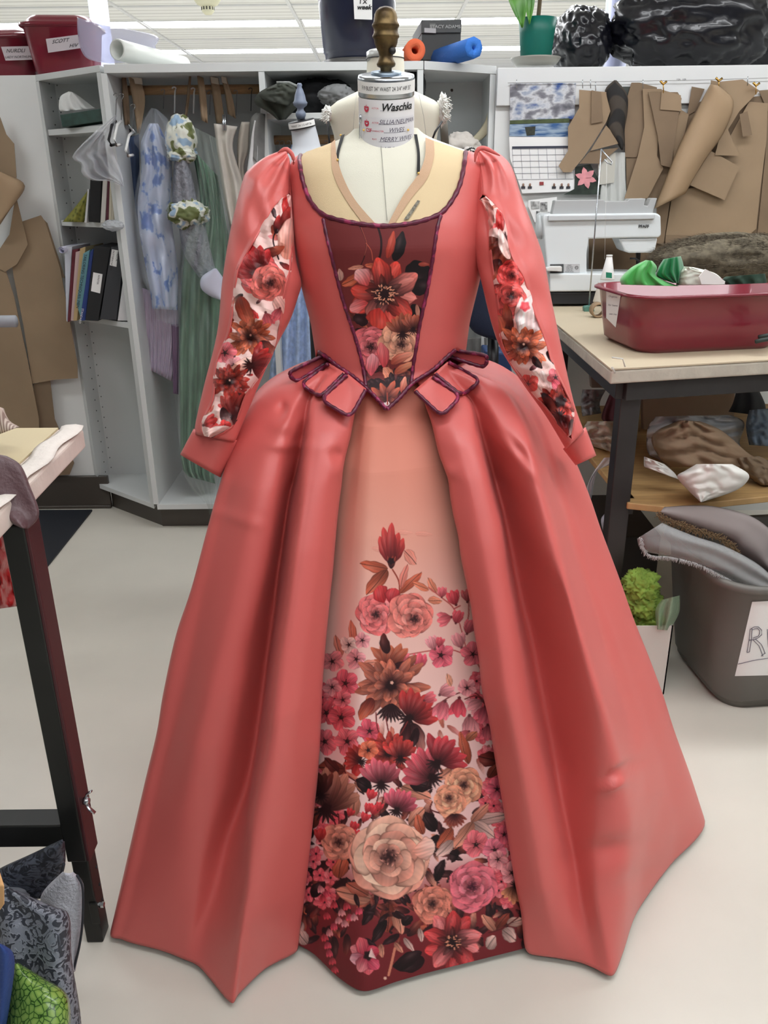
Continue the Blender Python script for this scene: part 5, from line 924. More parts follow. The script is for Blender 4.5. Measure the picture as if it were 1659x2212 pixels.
ins = mat('steel_seam', (180, 178, 166), .8)
for xs in ((770, 760), (905, 925), (833, 833)): MB().tube([aty(xs[0], 204, 2.57), aty((xs[0]+xs[1])/2, 250, 2.565), aty(xs[1], 330, 2.57)], .0008, 5).obj('seam', ins, cf)
fr = mat('frayed_batting', (226, 226, 220), .95)
for sx, lb in ((1, 'r'), (-1, 'l')):
    f_ = MB(); rn = random.Random(7+sx); 
    for k in range(60):
        t = rn.random(); x = (962 if sx > 0 else 706)+rn.uniform(-6, 6); y = (212 if sx > 0 else 238)+t*(46 if sx > 0 else 22); p = aty(x, y, 2.62+rn.uniform(-.03, .03)); f_.tube([p, p+np.array([sx*rn.uniform(.004, .016), 0, rn.uniform(-.012, .008)])], [.0022, .0005], 4)
    o_ = f_.obj('frayed_edge', fr, cf)
    blob('batting', aty(957 if sx > 0 else 708, 236 if sx > 0 else 246, 2.64), (.014, .02, .038 if sx > 0 else .02), fr, cf, 3, .5, 3)
T(MB().tube([aty(955, 262, 2.58), aty(940, 285, 2.57), aty(932, 306, 2.57)], .003, 6).obj('black_cord', bp_), 'short black cord on the right side of the cream form', 'strap'); T(MB().tube([aty(709, 262, 2.60), aty(711, 300, 2.60), aty(714, 330, 2.60)], .003, 6).obj('black_cord', bp_), 'black cord at the left side of the cream form', 'strap')  # thin black cords at the sides of the cream form
T(MB().tube([aty(957, 250, 2.72), aty(962, 320, 2.72)], .012, 8, sq=.5).obj('wooden_upright', mat('grey_wood', (96, 92, 84), .7)), 'dark grey upright board right of the cream form', 'board')
gfm = E('dress_form', (aty(655, 300, 3.05)[0], 3.05, 0), 'small grey-white dress form with a blue turned finial behind the left shoulder', 'dress form'); grl = mat('grey_linen', (196, 200, 206), .8)
V = []; n = 40
for (cx, w, y) in [(652, 25, 268), (654, 25, 272), (658, 26, 290), (662, 28, 315), (664, 34, 326), (668, 50, 338), (672, 64, 352), (672, 68, 420)]:
    c = aty(cx, y, 3.05); k = w*3.0/1790
    V += [c+np.array([k*math.sin(2*math.pi*j/n), -k*.75*math.cos(2*math.pi*j/n), 0]) for j in range(n)]
obj('torso', V, [(i*n+j, i*n+(j+1) % n, (i+1)*n+(j+1) % n, (i+1)*n+j) for i in range(7) for j in range(n)]+[tuple(range(n))], grl, gfm)
c = aty(652, 268, 3.05); TM = Matrix.Rotation(math.radians(-9), 4, 'Y') @ Matrix.Rotation(math.radians(8), 4, 'X'); MB().lathe([(.0435, -.012), (.044, -.010), (.044, .010), (.0435, .011), (.01, .013)], c, 32, TM).obj('neck_cap', bp_, gfm)
bb = MB(); n = 16
for hh in (-.008, .009): bb.V += [tuple(np.array(Vector(c)+TM @ Vector((.0448*math.sin(a), -.0448*math.cos(a), hh)))) for a in np.linspace(-1.4, 1.4, n)]
bb.F = gridf(2, n); bo2 = bb.obj('size_band', wht, gfm); text('size_lettering', 'WAIST 24 1/2 HIP 36', .0085, lambda x, y: np.array(Vector(c)+TM @ Vector((.0452*math.sin(x/.045), -.0452*math.cos(x/.045), -.003+y))), ink, bo2)
MB().lathe([(.012, 0), (.017, .012), (.017, .02), (.011, .028), (.011, .034), (.022, .042), (.024, .050), (.020, .056), (.017, .072), (.011, .088), (.007, .096), (.009, .102), (.006, .108)], aty(650, 258, 3.05), 24).obj('finial', mat('blue_grey_paint', (112, 122, 142), .45), gfm)
px_ = aty(665, 400, 3.05); MB().tube([(px_[0], 3.05, .02), (px_[0], 3.05, px_[2])], .015).lathe([(.16, 0), (.16, .02), (.02, .04)], (px_[0], 3.05, 0)).obj('stand', bp_, gfm)
# on top of the cabinets
burg = mat('burgundy_plastic', (124, 26, 46), .28, coat=.3)
def rr(w, d, r, n=6):
    P = []
    for cx, cy, a0 in ((w/2-r, d/2-r, 0), (-w/2+r, d/2-r, 90), (-w/2+r, -d/2+r, 180), (w/2-r, -d/2+r, 270)):
        P += [(cx+r*math.cos(math.radians(a0+90*k/n)), cy+r*math.sin(math.radians(a0+90*k/n))) for k in range(n+1)]
    return P
def stackrr(levels, M, cap0=True, cap1=False):
    V = []; Fc = []
    for (w, d, r, z) in levels: V += [M @ Vector((x, y, z)) for x, y in rr(w, d, r)]
    n = 28
    for i in range(len(levels)-1): Fc += [(i*n+j, i*n+(j+1) % n, (i+1)*n+(j+1) % n, (i+1)*n+j) for j in range(n)]
    if cap0: Fc.append(tuple(range(n))[::-1])
    if cap1: Fc.append(tuple((len(levels)-1)*n+j for j in range(n)))
    return V, Fc
def tub(nm, c, rz, w, d, h, m, lb, cat, t=.82, lid=None, rim=.012, r=.05):
    e = E(nm, c, lb, cat); M = Matrix.Translation(c) @ Matrix.Rotation(rz, 4, 'Z')
    lv = [(w*t*.9, d*t*.9, r*.7, 0), (w*t, d*t, r, .012*h/.12), (w*(t*.5+.5), d*(t*.5+.5), r*1.1, h*.5), (w, d, r*1.2, h*.93), (w+rim*.6, d+rim*.6, r*1.2, h*.94), (w+rim*2, d+rim*2, r*1.3, h*.955), (w+rim*2, d+rim*2, r*1.3, h*.985), (w+rim*1.4, d+rim*1.4, r*1.3, h), (w-.006, d-.006, r*1.2, h*.99), (w*t*.97, d*t*.97, r, .02)]
    V, Fc = stackrr(lv, M); Fc.append(tuple(9*28+j for j in range(28))); obj('body', V, Fc, m, e)
    if lid:
        V, Fc = stackrr([(w+rim*2.4, d+rim*2.4, r*1.3, h*.97), (w+rim*2.4, d+rim*2.4, r*1.3, h+.004), (w*.96, d*.96, r*1.2, h+.008), (w*.92, d*.92, r*1.2, h+lid*.5), (w*.82, d*.8, r, h+lid*.9), (w*.5, d*.5, r*.6, h+lid)], M, False, True); obj('lid', V, Fc, m, e)
    return e
def on(px, z, Y): p = aty(px, 150, Y); return (p[0], Y, z)
b1 = tub('storage_bin', on(18, CT, 3.95), -.12, .36, .26, .155, burg, 'burgundy plastic bin lettered NURDLI at the left edge on top of the wall', 'bin', .86, .03)
b2 = tub('storage_bin', on(148, CT+.0, 3.83), .10, .275, .24, .18, burg, 'burgundy plastic bin lettered SCOTT on top of the corner cabinet', 'bin', .84, .035)
def tag_on(par, P, Y, s): 
    o_ = poly('paper_tag', P, Y, mat('masking_tag', (206, 196, 200), .7), par, .001); [ytext('tag_lettering', *a, Y-.001, ink if k < 9 else pen, o_, slope=sl_, shear=.2) for k, (a, sl_) in enumerate(s)]
tag_on(b1, [(2, 101), (90, 99), (96, 128), (12, 131)], 3.79, [(('NURDLI   H5', 45, 113, 8), -.02), (('LADY NORTHUMBERLAND', 54, 125, 5), -.02)])
tag_on(b2, [(99, 84), (168, 75), (174, 104), (104, 114)], 3.685, [(('SCOTT', 130, 92, 8), -.12), (('HIV', 158, 102, 8), -.1)])
ac = mat('acetate', (205, 206, 230), .12, alpha=.42, coat=.5)
T(loft('acetate_sheet', [(167, 37), (168, 70), (174, 105), (192, 128), (236, 137)], [(214, 52), (335, 76), (335, 100), (335, 118), (300, 134)], 3.64, ac, depth=.03, nu=26, nv=26, solid=.0008), 'curled clear plastic sheet standing on the cabinet top beside the SCOTT bin', 'plastic sheet')
def pipe(nm, p, qv, r, ri, m, lb, cat, n=24):
    p = Vector(p); qv = Vector(qv); t = (qv-p).normalized(); a = t.cross(Vector((0, 0, 1))).normalized(); b = a.cross(t); V = []
    for c, rad in ((p, ri), (p, r*.97), (p+t*.004, r), (qv, r), (qv, ri)): V += [c+(a*math.cos(6.28318*k/n)+b*math.sin(6.28318*k/n))*rad for k in range(n)]
    V += []; Fc = [(i*n+k, i*n+(k+1) % n, ((i+1) % 5)*n+(k+1) % n, ((i+1) % 5)*n+k) for i in range(5) for k in range(n)]
    return T(obj(nm, V, Fc, m), lb, cat)
rl = .036
pipe('plastic_roll', aty(253, 107, 3.45), (aty(395, 128, 3.80)[0], 3.80, CT+rl), rl, .029, mat('milky_plastic', (222, 226, 220), .35), 'milky white plastic sheeting roll lying on the cabinet top', 'roll')
nb_ = mat('navy_plastic', (26, 30, 52), .3, coat=.3); cpx = aty(773, 120, 3.62); pt = E('planter', (cpx[0], 3.66, CT), 'large dark navy planter with a watering note on the cabinet top', 'planter')
MB().lathe([(.118, .012), (.125, .02), (.128, .05), (.130, .055), (.134, .06), (.150, .25), (.158, .40), (.165, .42), (.165, .46), (.15, .46), (.145, .42)], (cpx[0], 3.66, CT), 48).obj('pot', nb_, pt); MB().lathe([(.12, 0), (.135, .004), (.138, .03), (.133, .03), (.128, .012)], (cpx[0], 3.66, CT), 40).obj('saucer', mat('smoky_plastic', (100, 98, 96), .3, alpha=.7), pt)
pn = poly('paper_note', q(540, 0, 2.9625, [(660, -60), (782, -60), (782, 126), (668, 122)]), 3.49, wht, None, .001); T(pn, 'white paper note reading 1x week taped to the navy planter', 'note'); ytext('note_lettering', '1x', 783, 8, 14, 3.488, ink, pn, shear=.1); ytext('note_lettering', 'week', 786, 20, 10, 3.488, ink, pn, shear=.3, bold=.0008)
gb = E('shoe_box', tuple(aty(940, 120, 3.8)), 'dark grey shoe box with a lighter end behind the orange and blue foam noodles', 'box'); gry = mat('charcoal_card', (58, 60, 60), .6); P = [aty(x, y, 3.62) for x, y in q(540, 0, 2.9625, [(1100, 210), (1350, 205), (1345, 385), (1100, 385)])]; MB().prism(P, (-.02, .36, 0)).obj('box', gry, gb, smooth=False, bevel=.002)
P = [aty(x, y, 3.612) for x, y in q(540, 0, 2.9625, [(1097, 128), (1355, 124), (1352, 208), (1098, 212)])]; ld = MB().prism(P, (-.02, .38, 0)).obj('lid', mat('charcoal_lid', (74, 76, 76), .6), gb, smooth=False, bevel=.002); ytext('box_lettering', 'STACY ADAMS', *q(540, 0, 2.9625, [(1250, 180)])[0], 7, 3.610, mat('pale_print', (160, 162, 160), .6), ld, bold=.0004)
poly('box_emblem', q(540, 0, 2.9625, [(1150, 150), (1188, 150), (1188, 180), (1150, 180)]), 3.611, mat('pale_print2', (110, 112, 110), .6), ld, .0005); poly('box_sticker', q(540, 0, 2.9625, [(1116, 178), (1190, 182), (1190, 212), (1116, 208)]), 3.610, mat('sticker', (176, 176, 178), .6), ld, .0005)
pipe('foam_noodle', aty(897, 108, 3.42), (aty(872, 108, 3.8)[0], 3.80, CT+.036), .0375, .013, mat('orange_foam', (220, 104, 66), .8, bump=.2, bs=200), 'orange foam pool noodle with its end towards the room on the cabinet top', 'foam noodle')
pipe('foam_noodle', aty(1024, 103, 3.36), (.20, 3.72, CT+.034), .036, .008, mat('blue_foam', (50, 116, 204), .8, bump=.2, bs=200), 'blue foam pool noodle lying across the end cabinet top', 'foam noodle', 8)
gp = E('potted_plant', on(1157, 1.83, 3.68), 'broad-leaved plant in a green pot on top of the right wall', 'potted plant'); gx = aty(1157, 130, 3.68)[0]; grnp = mat('green_pot', (0, 104, 90), .45); zb = aty(1157, 126, 3.68)[2]
MB().lathe([(.058, 0), (.060, .004), (.067, .085), (.074, .135), (.070, .135), (.064, .12), (.01, .12)], (gx, 3.68, zb), 40).obj('pot', grnp, gp); MB().lathe([(.075, -.028), (.085, -.02), (.095, -.006), (.098, 0), (.090, 0), (.07, -.01)], (gx, 3.68, zb+.001), 40).obj('saucer', mat('clear_saucer', (170, 168, 158), .3, alpha=.75), gp)
MB().tube([(gx, 3.68, zb+.11), (gx+.004, 3.68, zb+.18), (gx+.008, 3.68, zb+.3)], .008, 8).obj('stem', mat('plant_stem', (110, 92, 70), .7), gp)
lf = ramp_mat('plant_leaf', 'Noise', [(.3, (46, 110, 36)), (.7, (110, 168, 74))], scale=12, rough=.35)
def leaf3(nm, base, tip, w, m, par, n=12, bend=.02):
    b = np.array(base); t = np.array(tip); d = t-b; s = np.cross(d, [0, 1, .2]); s /= np.linalg.norm(s); V = []
    for i in range(n):
        v = i/(n-1); c = b+d*v+np.array([0, -bend*math.sin(v*3.14), bend*.5*math.sin(v*3.14)]); ww = w*math.sin(math.pi*min(.98, v**.75))**.8
        V += [c-s*ww+np.array([0, -.008, 0]), c-s*ww*.5, c+np.array([0, .006, 0]), c+s*ww*.5, c+s*ww+np.array([0, -.008, 0])]
    return obj(nm, V, gridf(n, 5), m, par, solid=.001)
Y_ = 3.64
for a, b, w in (((1148, 20), (1110, -60), .03), ((1105, -40), (1128, 60), .034), ((1138, -40), (1143, 52), .022), ((1150, 0), (1175, -70), .03)): leaf3('leaf', aty(*a, Y_), aty(*b, Y_-.04), w, lf, gp)
bagb = mat('black_bag_plastic', (12, 13, 22), .3, bump=.55, bs=9, coat=.3)
def bbag(c, s, seed, lb): return T(blob('garbage_bag', c, s, bagb, None, seed, .16, 2.2, 44, flat=1.83), lb, 'garbage bag')
bbag(tuple(aty(1254, 95, 3.86)), (.125, .16, .13), 3, 'smaller black plastic garbage bag between the plant and the pale blue column')
bbag(tuple(aty(1500, 55, 3.80)), (.33, .20, .19), 8, 'large black plastic garbage bag on top of the right wall'); bbag(tuple(aty(1700, 10, 4.06)), (.24, .14, .26), 5, 'black plastic garbage bag in the top right corner, behind the large one')
# ---------------------------------------------------------------- right wall and work table
WY = 3.54
cal = E('wall_calendar', tuple(aty(1170, 300, WY)), 'wall calendar with a cloudy lake photograph hanging on the right wall', 'calendar')
sky = ramp_mat('calendar_photo_sky', 'Noise', [(.36, (60, 88, 150)), (.42, (150, 160, 180)), (.5, (206, 208, 212)), (.58, (130, 130, 138)), (.68, (92, 92, 100))], scale=13, rough=.3, stretch=(1, 1, 1.8), Detail=4)
poly('photograph', Z3([(35, 525), (450, 522), (440, 745), (395, 755), (33, 758)]), WY-.004, sky, cal, .002); poly('photograph_shore', Z3([(33, 758), (410, 745), (405, 772), (33, 782)]), WY-.005, mat('calendar_green', (66, 78, 46), .4, var=.3, vs=40), cal, .002)
poly('photograph_lake', Z3([(33, 778), (408, 772), (400, 862), (30, 858)]), WY-.004, ramp_mat('calendar_lake', 'Noise', [(.4, (50, 90, 140)), (.6, (150, 170, 190))], scale=30, stretch=(.5, 1, 3)), cal, .002)
poly('boat', Z3([(128, 800), (195, 795), (190, 850), (140, 855)]), WY-.0055, mat('boat_dark', (46, 50, 40), .5, var=.4, vs=90), cal, .0015)
cs_ = poly('month_sheet', Z3([(28, 862), (400, 862), (450, 900), (443, 1205), (112, 1218), (35, 1000)]), WY-.006, wht, cal, .002)
g = MB(); 
for k in range(8): x = 48+k*54; pline(g, Z3([(x, 930), (x+12, 1125)]), WY-.0075, .0009)
for k in range(6): y = 938+k*38.5; pline(g, Z3([(46+k*2, y), (432, y-4)]), WY-.0075, .0009)
g.obj('date_grid', mat('grid_ink', (120, 124, 138), .6), cs_, smooth=False); poly('month_bar', Z3([(48, 922), (430, 918), (430, 930), (48, 936)]), WY-.008, mat('bar_ink', (50, 54, 70), .6), cs_, .0008)
for k, x in enumerate((118, 160, 312, 360, 402)):
    c = aty(*Z3([(x, 1165)])[0], WY-.0085); MB().lathe([(.003, -.006), (.0045, 0), (.003, .006)], c, 8).obj('portrait_head', mat('tiny_skin', (150, 120, 104), .7), cs_); MB().box((c[0]-.008, c[1], c[2]-.014), (c[0]+.008, c[1]+.001, c[2]-.005)).obj('portrait_body', mat('tiny_suit', (60, 60, 66), .7), cs_, smooth=False)
poly('logo', Z3([(220, 1145), (246, 1145), (246, 1166), (220, 1166)]), WY-.0085, mat('logo_red', (150, 60, 60), .6), cs_, .0008)
ln_ = MB(); pline(ln_, Z3([(20, 522), (600, 515), (1200, 505), (1700, 490)]), WY-.012, .0015); T(ln_.obj('pin_wire', mat('wire_grey', (120, 118, 112), .5)), 'thin wire strung along the top of the right wall for hanging patterns', 'wire')
def pp(P, dy, lb, m=kraft, nm='paper_pattern', cat='paper pattern', th=.0025): return T(poly(nm, Z3(P), WY-dy, m, None, th), lb, cat)
pp([(470, 565), (700, 585), (705, 600), (640, 770), (560, 900), (490, 1000), (420, 1085), (370, 1085), (340, 1045), (400, 950), (400, 800), (470, 680)], .030, 'wide brown paper pattern overlapping the calendar')
pp([(548, 568), (608, 580), (620, 765), (545, 780)], .036, 'small brown paper piece pinned on the wide pattern beside the calendar', kraftd)
pp([(640, 790), (735, 900), (540, 950)], .034, 'triangular brown paper piece right of the calendar')
pp([(540, 950), (720, 930), (600, 1030), (470, 1030)], .028, 'brown paper scrap hanging above the lily picture', kraftd)
str_ = ramp_mat('black_striped_knit', 'Wave', [(.4, (24, 22, 22)), (.6, (62, 54, 46))], scale=12, wave_type='RINGS', stretch=(1, 1, .8))
T(loft('striped_fabric', Z3([(690, 505), (630, 575), (660, 720), (640, 800), (700, 890), (735, 945)]), Z3([(705, 505), (770, 590), (775, 700), (755, 820), (755, 900), (745, 945)]), WY-.02, str_, depth=.02, nu=12, nv=24, back=True), 'black and brown striped knit cloth pinned between paper patterns', 'fabric')
pp([(745, 545), (800, 545), (800, 620), (745, 620)], .006, 'small dark photo behind the striped cloth', mat('dark_photo', (60, 64, 60), .5), 'wall_photo', 'picture')
pp([(445, 1050), (540, 1035), (615, 1170), (612, 1225), (372, 1225), (440, 1190)], .010, 'photograph of a pink lily pinned under the calendar', mat('lily_dark', (44, 54, 46), .4, var=.4, vs=40), 'lily_picture', 'picture')
lilyp = mat('lily_pink', (224, 150, 156), .5, var=.1, vs=50); cx, cy = Z3([(512, 1120)])[0]; lm = MB()
for k in range(6):
    a = k*1.047+.3; c = np.array((cx, cy)); d = np.array((math.cos(a), math.sin(a))); n_ = np.array((-d[1], d[0])); P = [c, c+d*8+n_*7, c+d*17+n_*5, c+d*24, c+d*17-n_*5, c+d*8-n_*7]; lm.prism([aty(*p, WY-.0125-.0004*k) for p in P], (0, .001, 0))
lm.obj('lily', lilyp, bpy.data.objects['lily_picture'], smooth=False)
pp([(590, 970), (700, 960), (690, 1150), (590, 1165)], .020, 'off-white cloth scrap hanging right of the lily picture', mat('offwhite', (190, 188, 178), .8), 'cloth_scrap', 'cloth')
T(loft('gauze', Z3([(640, 960), (610, 1150), (600, 1270)]), Z3([(760, 960), (760, 1100), (770, 1290)]), WY-.012, mat('gauze', (196, 198, 194), .8), folds=3, amp=.006, nu=20), 'pale gauze hanging above the sewing machine', 'gauze')
for k, (P, lb) in enumerate((([(165, 1268), (220, 1268), (218, 1312), (170, 1315)], 'small photo card at the top left of the cards behind the sewing machine'), ([(226, 1275), (270, 1272), (270, 1330), (226, 1330)], 'card with two small figures behind the sewing machine'), ([(200, 1330), (222, 1330), (222, 1375), (200, 1380)], 'tiny portrait card beside the right sleeve'), ([(230, 1340), (300, 1335), (298, 1360), (230, 1365)], 'dark strip card above the sewing machine edge'))):
    pp(P, .006, lb, mat('card_%d' % k, ((120, 120, 118), (90, 88, 88), (70, 70, 72), (50, 50, 50))[k], .5, rgb2=(206, 206, 204), vs=60), 'photo_card', 'card')
pp([(150, 1262), (330, 1240), (330, 1400), (190, 1400), (150, 1300)], .003, 'white sheet holding the small photo cards', wht, 'card_sheet', 'paper')
cork = mat('kraft_board', (112, 92, 70), .8, var=.06, vs=5)
pp([(530, 1505), (1000, 1450), (1659, 1350), (1659, 1900), (530, 1900)], .004, 'dark brown paper lining the wall behind the sewing machine arm', cork, 'wall_paper_sheet', 'paper', .0015)
# bundles of patterns
PATS = [([(1085, 690), (1150, 730), (1230, 640), (1659, 600), (1720, 1500), (960, 1520), (955, 1100)], .006, kraftd, 'broad brown paper pattern lying flat on the wall beneath the others'), ([(760, 760), (880, 700), (1000, 900), (960, 1250), (770, 1250)], .008, kraftd, 'dark brown paper pattern under the long one left of the notched pattern'), ([(800, 520), (850, 520), (960, 550), (950, 700), (880, 880), (830, 990), (760, 990), (755, 800), (770, 620)], .012, kraftd, 'bundle of brown paper patterns just right of the striped cloth'), ([(870, 560), (990, 560), (960, 980), (1000, 1060), (900, 1250), (755, 1250), (840, 980), (880, 800)], .020, kraft, 'long brown paper pattern hanging left of the notched one'),
    ([(905, 580), (1090, 580), (1115, 620), (1090, 760), (1070, 900), (1050, 1055), (985, 1040), (965, 860)], .030, kraftd, 'narrow notched brown paper pattern under the brass clip'), ([(1110, 690), (1160, 720), (1100, 1000), (1060, 1060), (1070, 800)], .022, kraft, 'brown paper sliver between the notched and the rolled patterns'), ([(990, 565), (1110, 600), (1115, 700), (980, 690)], .034, kraft, 'short brown paper piece clipped over the notched pattern'),
    ([(1180, 545), (1260, 560), (1200, 700), (1150, 730)], .010, kraftd, 'small brown paper piece behind the top of the rolled pattern'),
    ([(1300, 505), (1350, 515), (1500, 500), (1605, 570), (1480, 700), (1380, 860), (1300, 700)], .032, kraft, 'brown paper pattern with a pointed corner beneath the rolled one'), ([(1540, 640), (1659, 650), (1650, 880), (1610, 1200), (1585, 1440), (1540, 1480), (1300, 1490), (1015, 1480), (1060, 1210), (1200, 1180), (1420, 860)], .018, kraft, 'largest brown paper pattern on the right wall'),
    ([(1015, 1480), (1300, 1492), (1500, 1490), (1600, 1470), (1400, 1540), (1010, 1595)], .026, kraftd, 'folded brown paper flap below the largest pattern'), ([(1400, 800), (1478, 980), (1325, 978), (1350, 880)], .044, kraft, 'small trapezoid brown paper piece on the largest pattern'), ([(1300, 950), (1480, 1050), (1385, 1260), (1165, 1165)], .040, kraft, 'rectangular brown paper piece pinned at a slant on the largest pattern'),
    ([(1600, 570), (1720, 560), (1720, 1700), (1590, 1500), (1640, 1000), (1659, 700)], .012, kraftd, 'brown paper pattern running off the right edge of the wall'), ([(1480, 720), (1530, 700), (1560, 850), (1500, 860)], .046, kraftd, 'tiny brown paper scrap near the right edge of the largest pattern'), ([(960, 1300), (1050, 1210), (1010, 1480), (1000, 1540), (950, 1530)], .024, kraftd, 'dark curled brown paper strip beside the sewing machine head')]
for P, dy, m, lb in PATS: pp(P, dy, lb, m)
T(loft('rolled_pattern', Z3([(1300, 530), (1230, 660), (1110, 900), (1020, 1120), (945, 1315)]), Z3([(1340, 540), (1440, 640), (1380, 830), (1250, 1020), (1135, 1218)]), WY-.05, mat('kraft_light', (164, 138, 108), .7, var=.05, vs=5), depth=.06, nu=20, nv=24, solid=.002), 'large rolled brown paper pattern hanging diagonally over the others', 'paper pattern')
brass = mat('brass', (190, 150, 80), .3, metal=1.)
for k, (x, y, lb) in enumerate(((1000, 520, 'brass bulldog clip over the notched brown pattern'), (1350, 500, 'brass clip above the rolled brown pattern'), (1585, 530, 'brass clip near the top right of the pattern wall'))):
    c = aty(*Z3([(x, y)])[0], WY-.055); T(MB().tube([c+[-.012, 0, .006], c+[.0, 0, -.006], c+[.012, 0, .004]], .0045, 8).tube([c, c+[.004, 0, -.035]], .002, 6).obj('wall_clip', brass), lb, 'clip')
for k, (x, y) in enumerate(((490, 520), (540, 520), (572, 535), (870, 520), (1530, 500), (75, 520))):
    c = aty(*Z3([(x, y)])[0], WY-.03); T(MB().tube([c+[0, 0, .01], c, c+[.002, -.004, -.02]], .0016, 6).obj('push_pin', steel), ('first thin steel hook right of the calendar top', 'second thin steel hook right of the calendar top', 'third thin steel hook right of the calendar top', 'steel hook left of the notched pattern', 'steel hook left of the top right brass clip', 'steel hook above the left corner of the calendar')[k], 'hook')
ytext('wall_mark', '10A  10B', *Z3([(1112, 506)])[0], 4, WY-.021, ink, bpy.data.objects['trim_1'])
# work table
TZ = .975; tp = mat('table_paper', (196, 182, 156), .6, var=.02, vs=4); dkm = mat('dark_steel', (56, 54, 54), .4, metal=.4, var=.1, vs=10); edge_m = mat('taped_edge', (190, 184, 170), .5, var=.08, vs=20, bump=.3, bs=40)
rt = E('work_table', (1.1, 2.8, 0), 'paper covered work table on a steel frame at the right', 'table')
TP = [(.603, 2.164), (1.75, 2.40), (1.75, 3.54), (.60, 3.54)]
MB().prism([(x, y, TZ-.004) for x, y in TP], (0, 0, .004)).obj('paper_top', tp, rt, smooth=False); MB().prism([(x, y, TZ-.042) for x, y in TP], (0, 0, .037)).obj('table_edge', edge_m, rt, smooth=False, bevel=.006)
d_ = np.array((1.147, .236)); d_ /= np.hypot(*d_)
def fb(nm, p, q_, w, h): MB().beam(p, q_, w, h).obj(nm, dkm, rt, smooth=False, bevel=.002)
c0_ = np.array((.655, 2.215)); fb('front_rail', (*c0_, TZ-.07), (*(c0_+d_*1.05), TZ-.07), .04, .05); fb('side_rail', (*c0_, TZ-.07), (.65, 3.4, TZ-.07), .04, .05)
def leg(par, x, y, z1, w=.05, m=dkm, nm='leg', z0=0): return MB().box((x-w/2, y-w/2, z0), (x+w/2, y+w/2, z1)).obj(nm, m, par, smooth=False, bevel=.003)
leg(rt, .682, 2.25, TZ-.05, .056); leg(rt, .66, 3.30, TZ-.05); leg(rt, .72, 3.30, TZ-.05, .04); leg(rt, 1.6, 2.42, TZ-.05)
MB().tube([aty(1230, 752, 2.9), aty(1236, 764, 2.9), aty(1228, 768, 2.9)], .003, 6).obj('hook', steel, rt)
T(MB().tube([aty(1322, 793, 2.15), aty(1326, 800, 2.148), aty(1328, 806, 2.15)], .003, 6).tube([aty(1322, 772, 2.155), aty(1345, 775, 2.15), aty(1350, 792, 2.15)], .006, 8, sq=.3).obj('tape_scrap', mat('clear_tape', (214, 212, 204), .3, alpha=.7), rt), 'peeling clear tape')
# sewing machine
smach = E('sewing_machine', (.9, 3.36, TZ), 'white sewing machine standing at the back of the right work table', 'sewing machine'); sw = mat('machine_white', (222, 228, 230), .35); sg = mat('machine_grey', (176, 178, 178), .45)
def blk_(nm, P, Y, dep, m, bev=.006, par=smach): return MB().prism([aty(x, y, Y) for x, y in P], (0, dep, 0)).obj(nm, m, par, smooth=False, bevel=bev)
MY = 3.30
blk_('pillar', Z3([(238, 1370), (250, 1350), (960, 1342), (985, 1360), (988, 1480), (970, 1497), (720, 1500), (530, 1505), (518, 1600), (518, 1720), (600, 1725), (600, 1830), (280, 1838)]), MY, .15, sw, .010)
blk_('needle_head', Z3([(720, 1502), (965, 1498), (950, 1575), (935, 1592), (780, 1594), (755, 1578)]), MY+.01, .12, sw, .008)
blk_('flatbed', Z5([(520, 440), (720, 440), (1000, 445), (1000, 548), (285, 555), (283, 440)]), MY-.02, .17, sw, .006); blk_('base', Z5([(290, 558), (1000, 555), (1000, 632), (300, 634)]), MY-.01, .15, mat('machine_base', (30, 32, 36), .5), .004)
lid = blk_('lid', Z3([(318, 1262), (622, 1258), (630, 1268), (775, 1266), (785, 1252), (890, 1250), (880, 1292), (900, 1298), (922, 1250), (962, 1248), (930, 1350), (300, 1352)]), MY+.02, .05, sg, .003); blk_('handle_groove', Z3([(275, 1358), (950, 1350), (945, 1380), (275, 1392)]), MY-.012, .02, mat('machine_pale', (200, 204, 206), .4), .003)
c = aty(*Z3([(222, 1430)])[0], MY+.07); MB().lathe([(.018, -.02), (.042, -.018), (.045, 0), (.042, .01), (.01, .012)], c, 32, Matrix.Rotation(math.radians(-90), 4, 'Y')).obj('hand_wheel', sw, smach)
blk_('plug_socket', Z5([(288, 382), (372, 380), (372, 436), (288, 438)]), MY-.004, .01, mat('socket_grey', (70, 72, 74), .5), .001); blk_('plug', Z5([(262, 406), (290, 396), (362, 396), (362, 428), (262, 424)]), MY-.035, .03, wp, .003)
rp = blk_('rating_plate', Z5([(376, 378), (474, 378), (474, 434), (376, 434)]), MY-.002, .003, mat('plate', (196, 198, 200), .5), .0005)
for k in range(5): ytext('plate_lettering', ('PFAFF', '120V 60Hz', 'TYPE 1.0A', 'MOD 4.2', 'MADE IN EU')[k], *Z5([(408, 392+k*10)])[0], 2.4, MY-.003, ink, rp)
r_ = MB(); cP = aty(*Z5([(454, 402)])[0], MY-.003); r_.tube([cP+np.array([.006*math.cos(a), 0, .006*math.sin(a)]) for a in np.linspace(0, 6.3, 20)], .0006, 5); r_.obj('plate_seal', ink, rp); ytext('plate_lettering', 'ETL', *Z5([(454, 406)])[0], 3, MY-.004, ink, rp)
ytext('maker_lettering', 'PFAFF', *Z3([(877, 1434)])[0], 6.2, MY-.003, ink, bpy.data.objects['pillar'], bold=.0006)
blk_('presser_bar', Z5([(830, 310), (858, 310), (850, 440), (835, 440)]), MY+.06, .012, bp_, .002); MB().tube([aty(*p, MY+.05) for p in Z5([(790, 345), (820, 345), (845, 360), (846, 385)])], .004, 6).obj('presser_lever', bp_, smach)
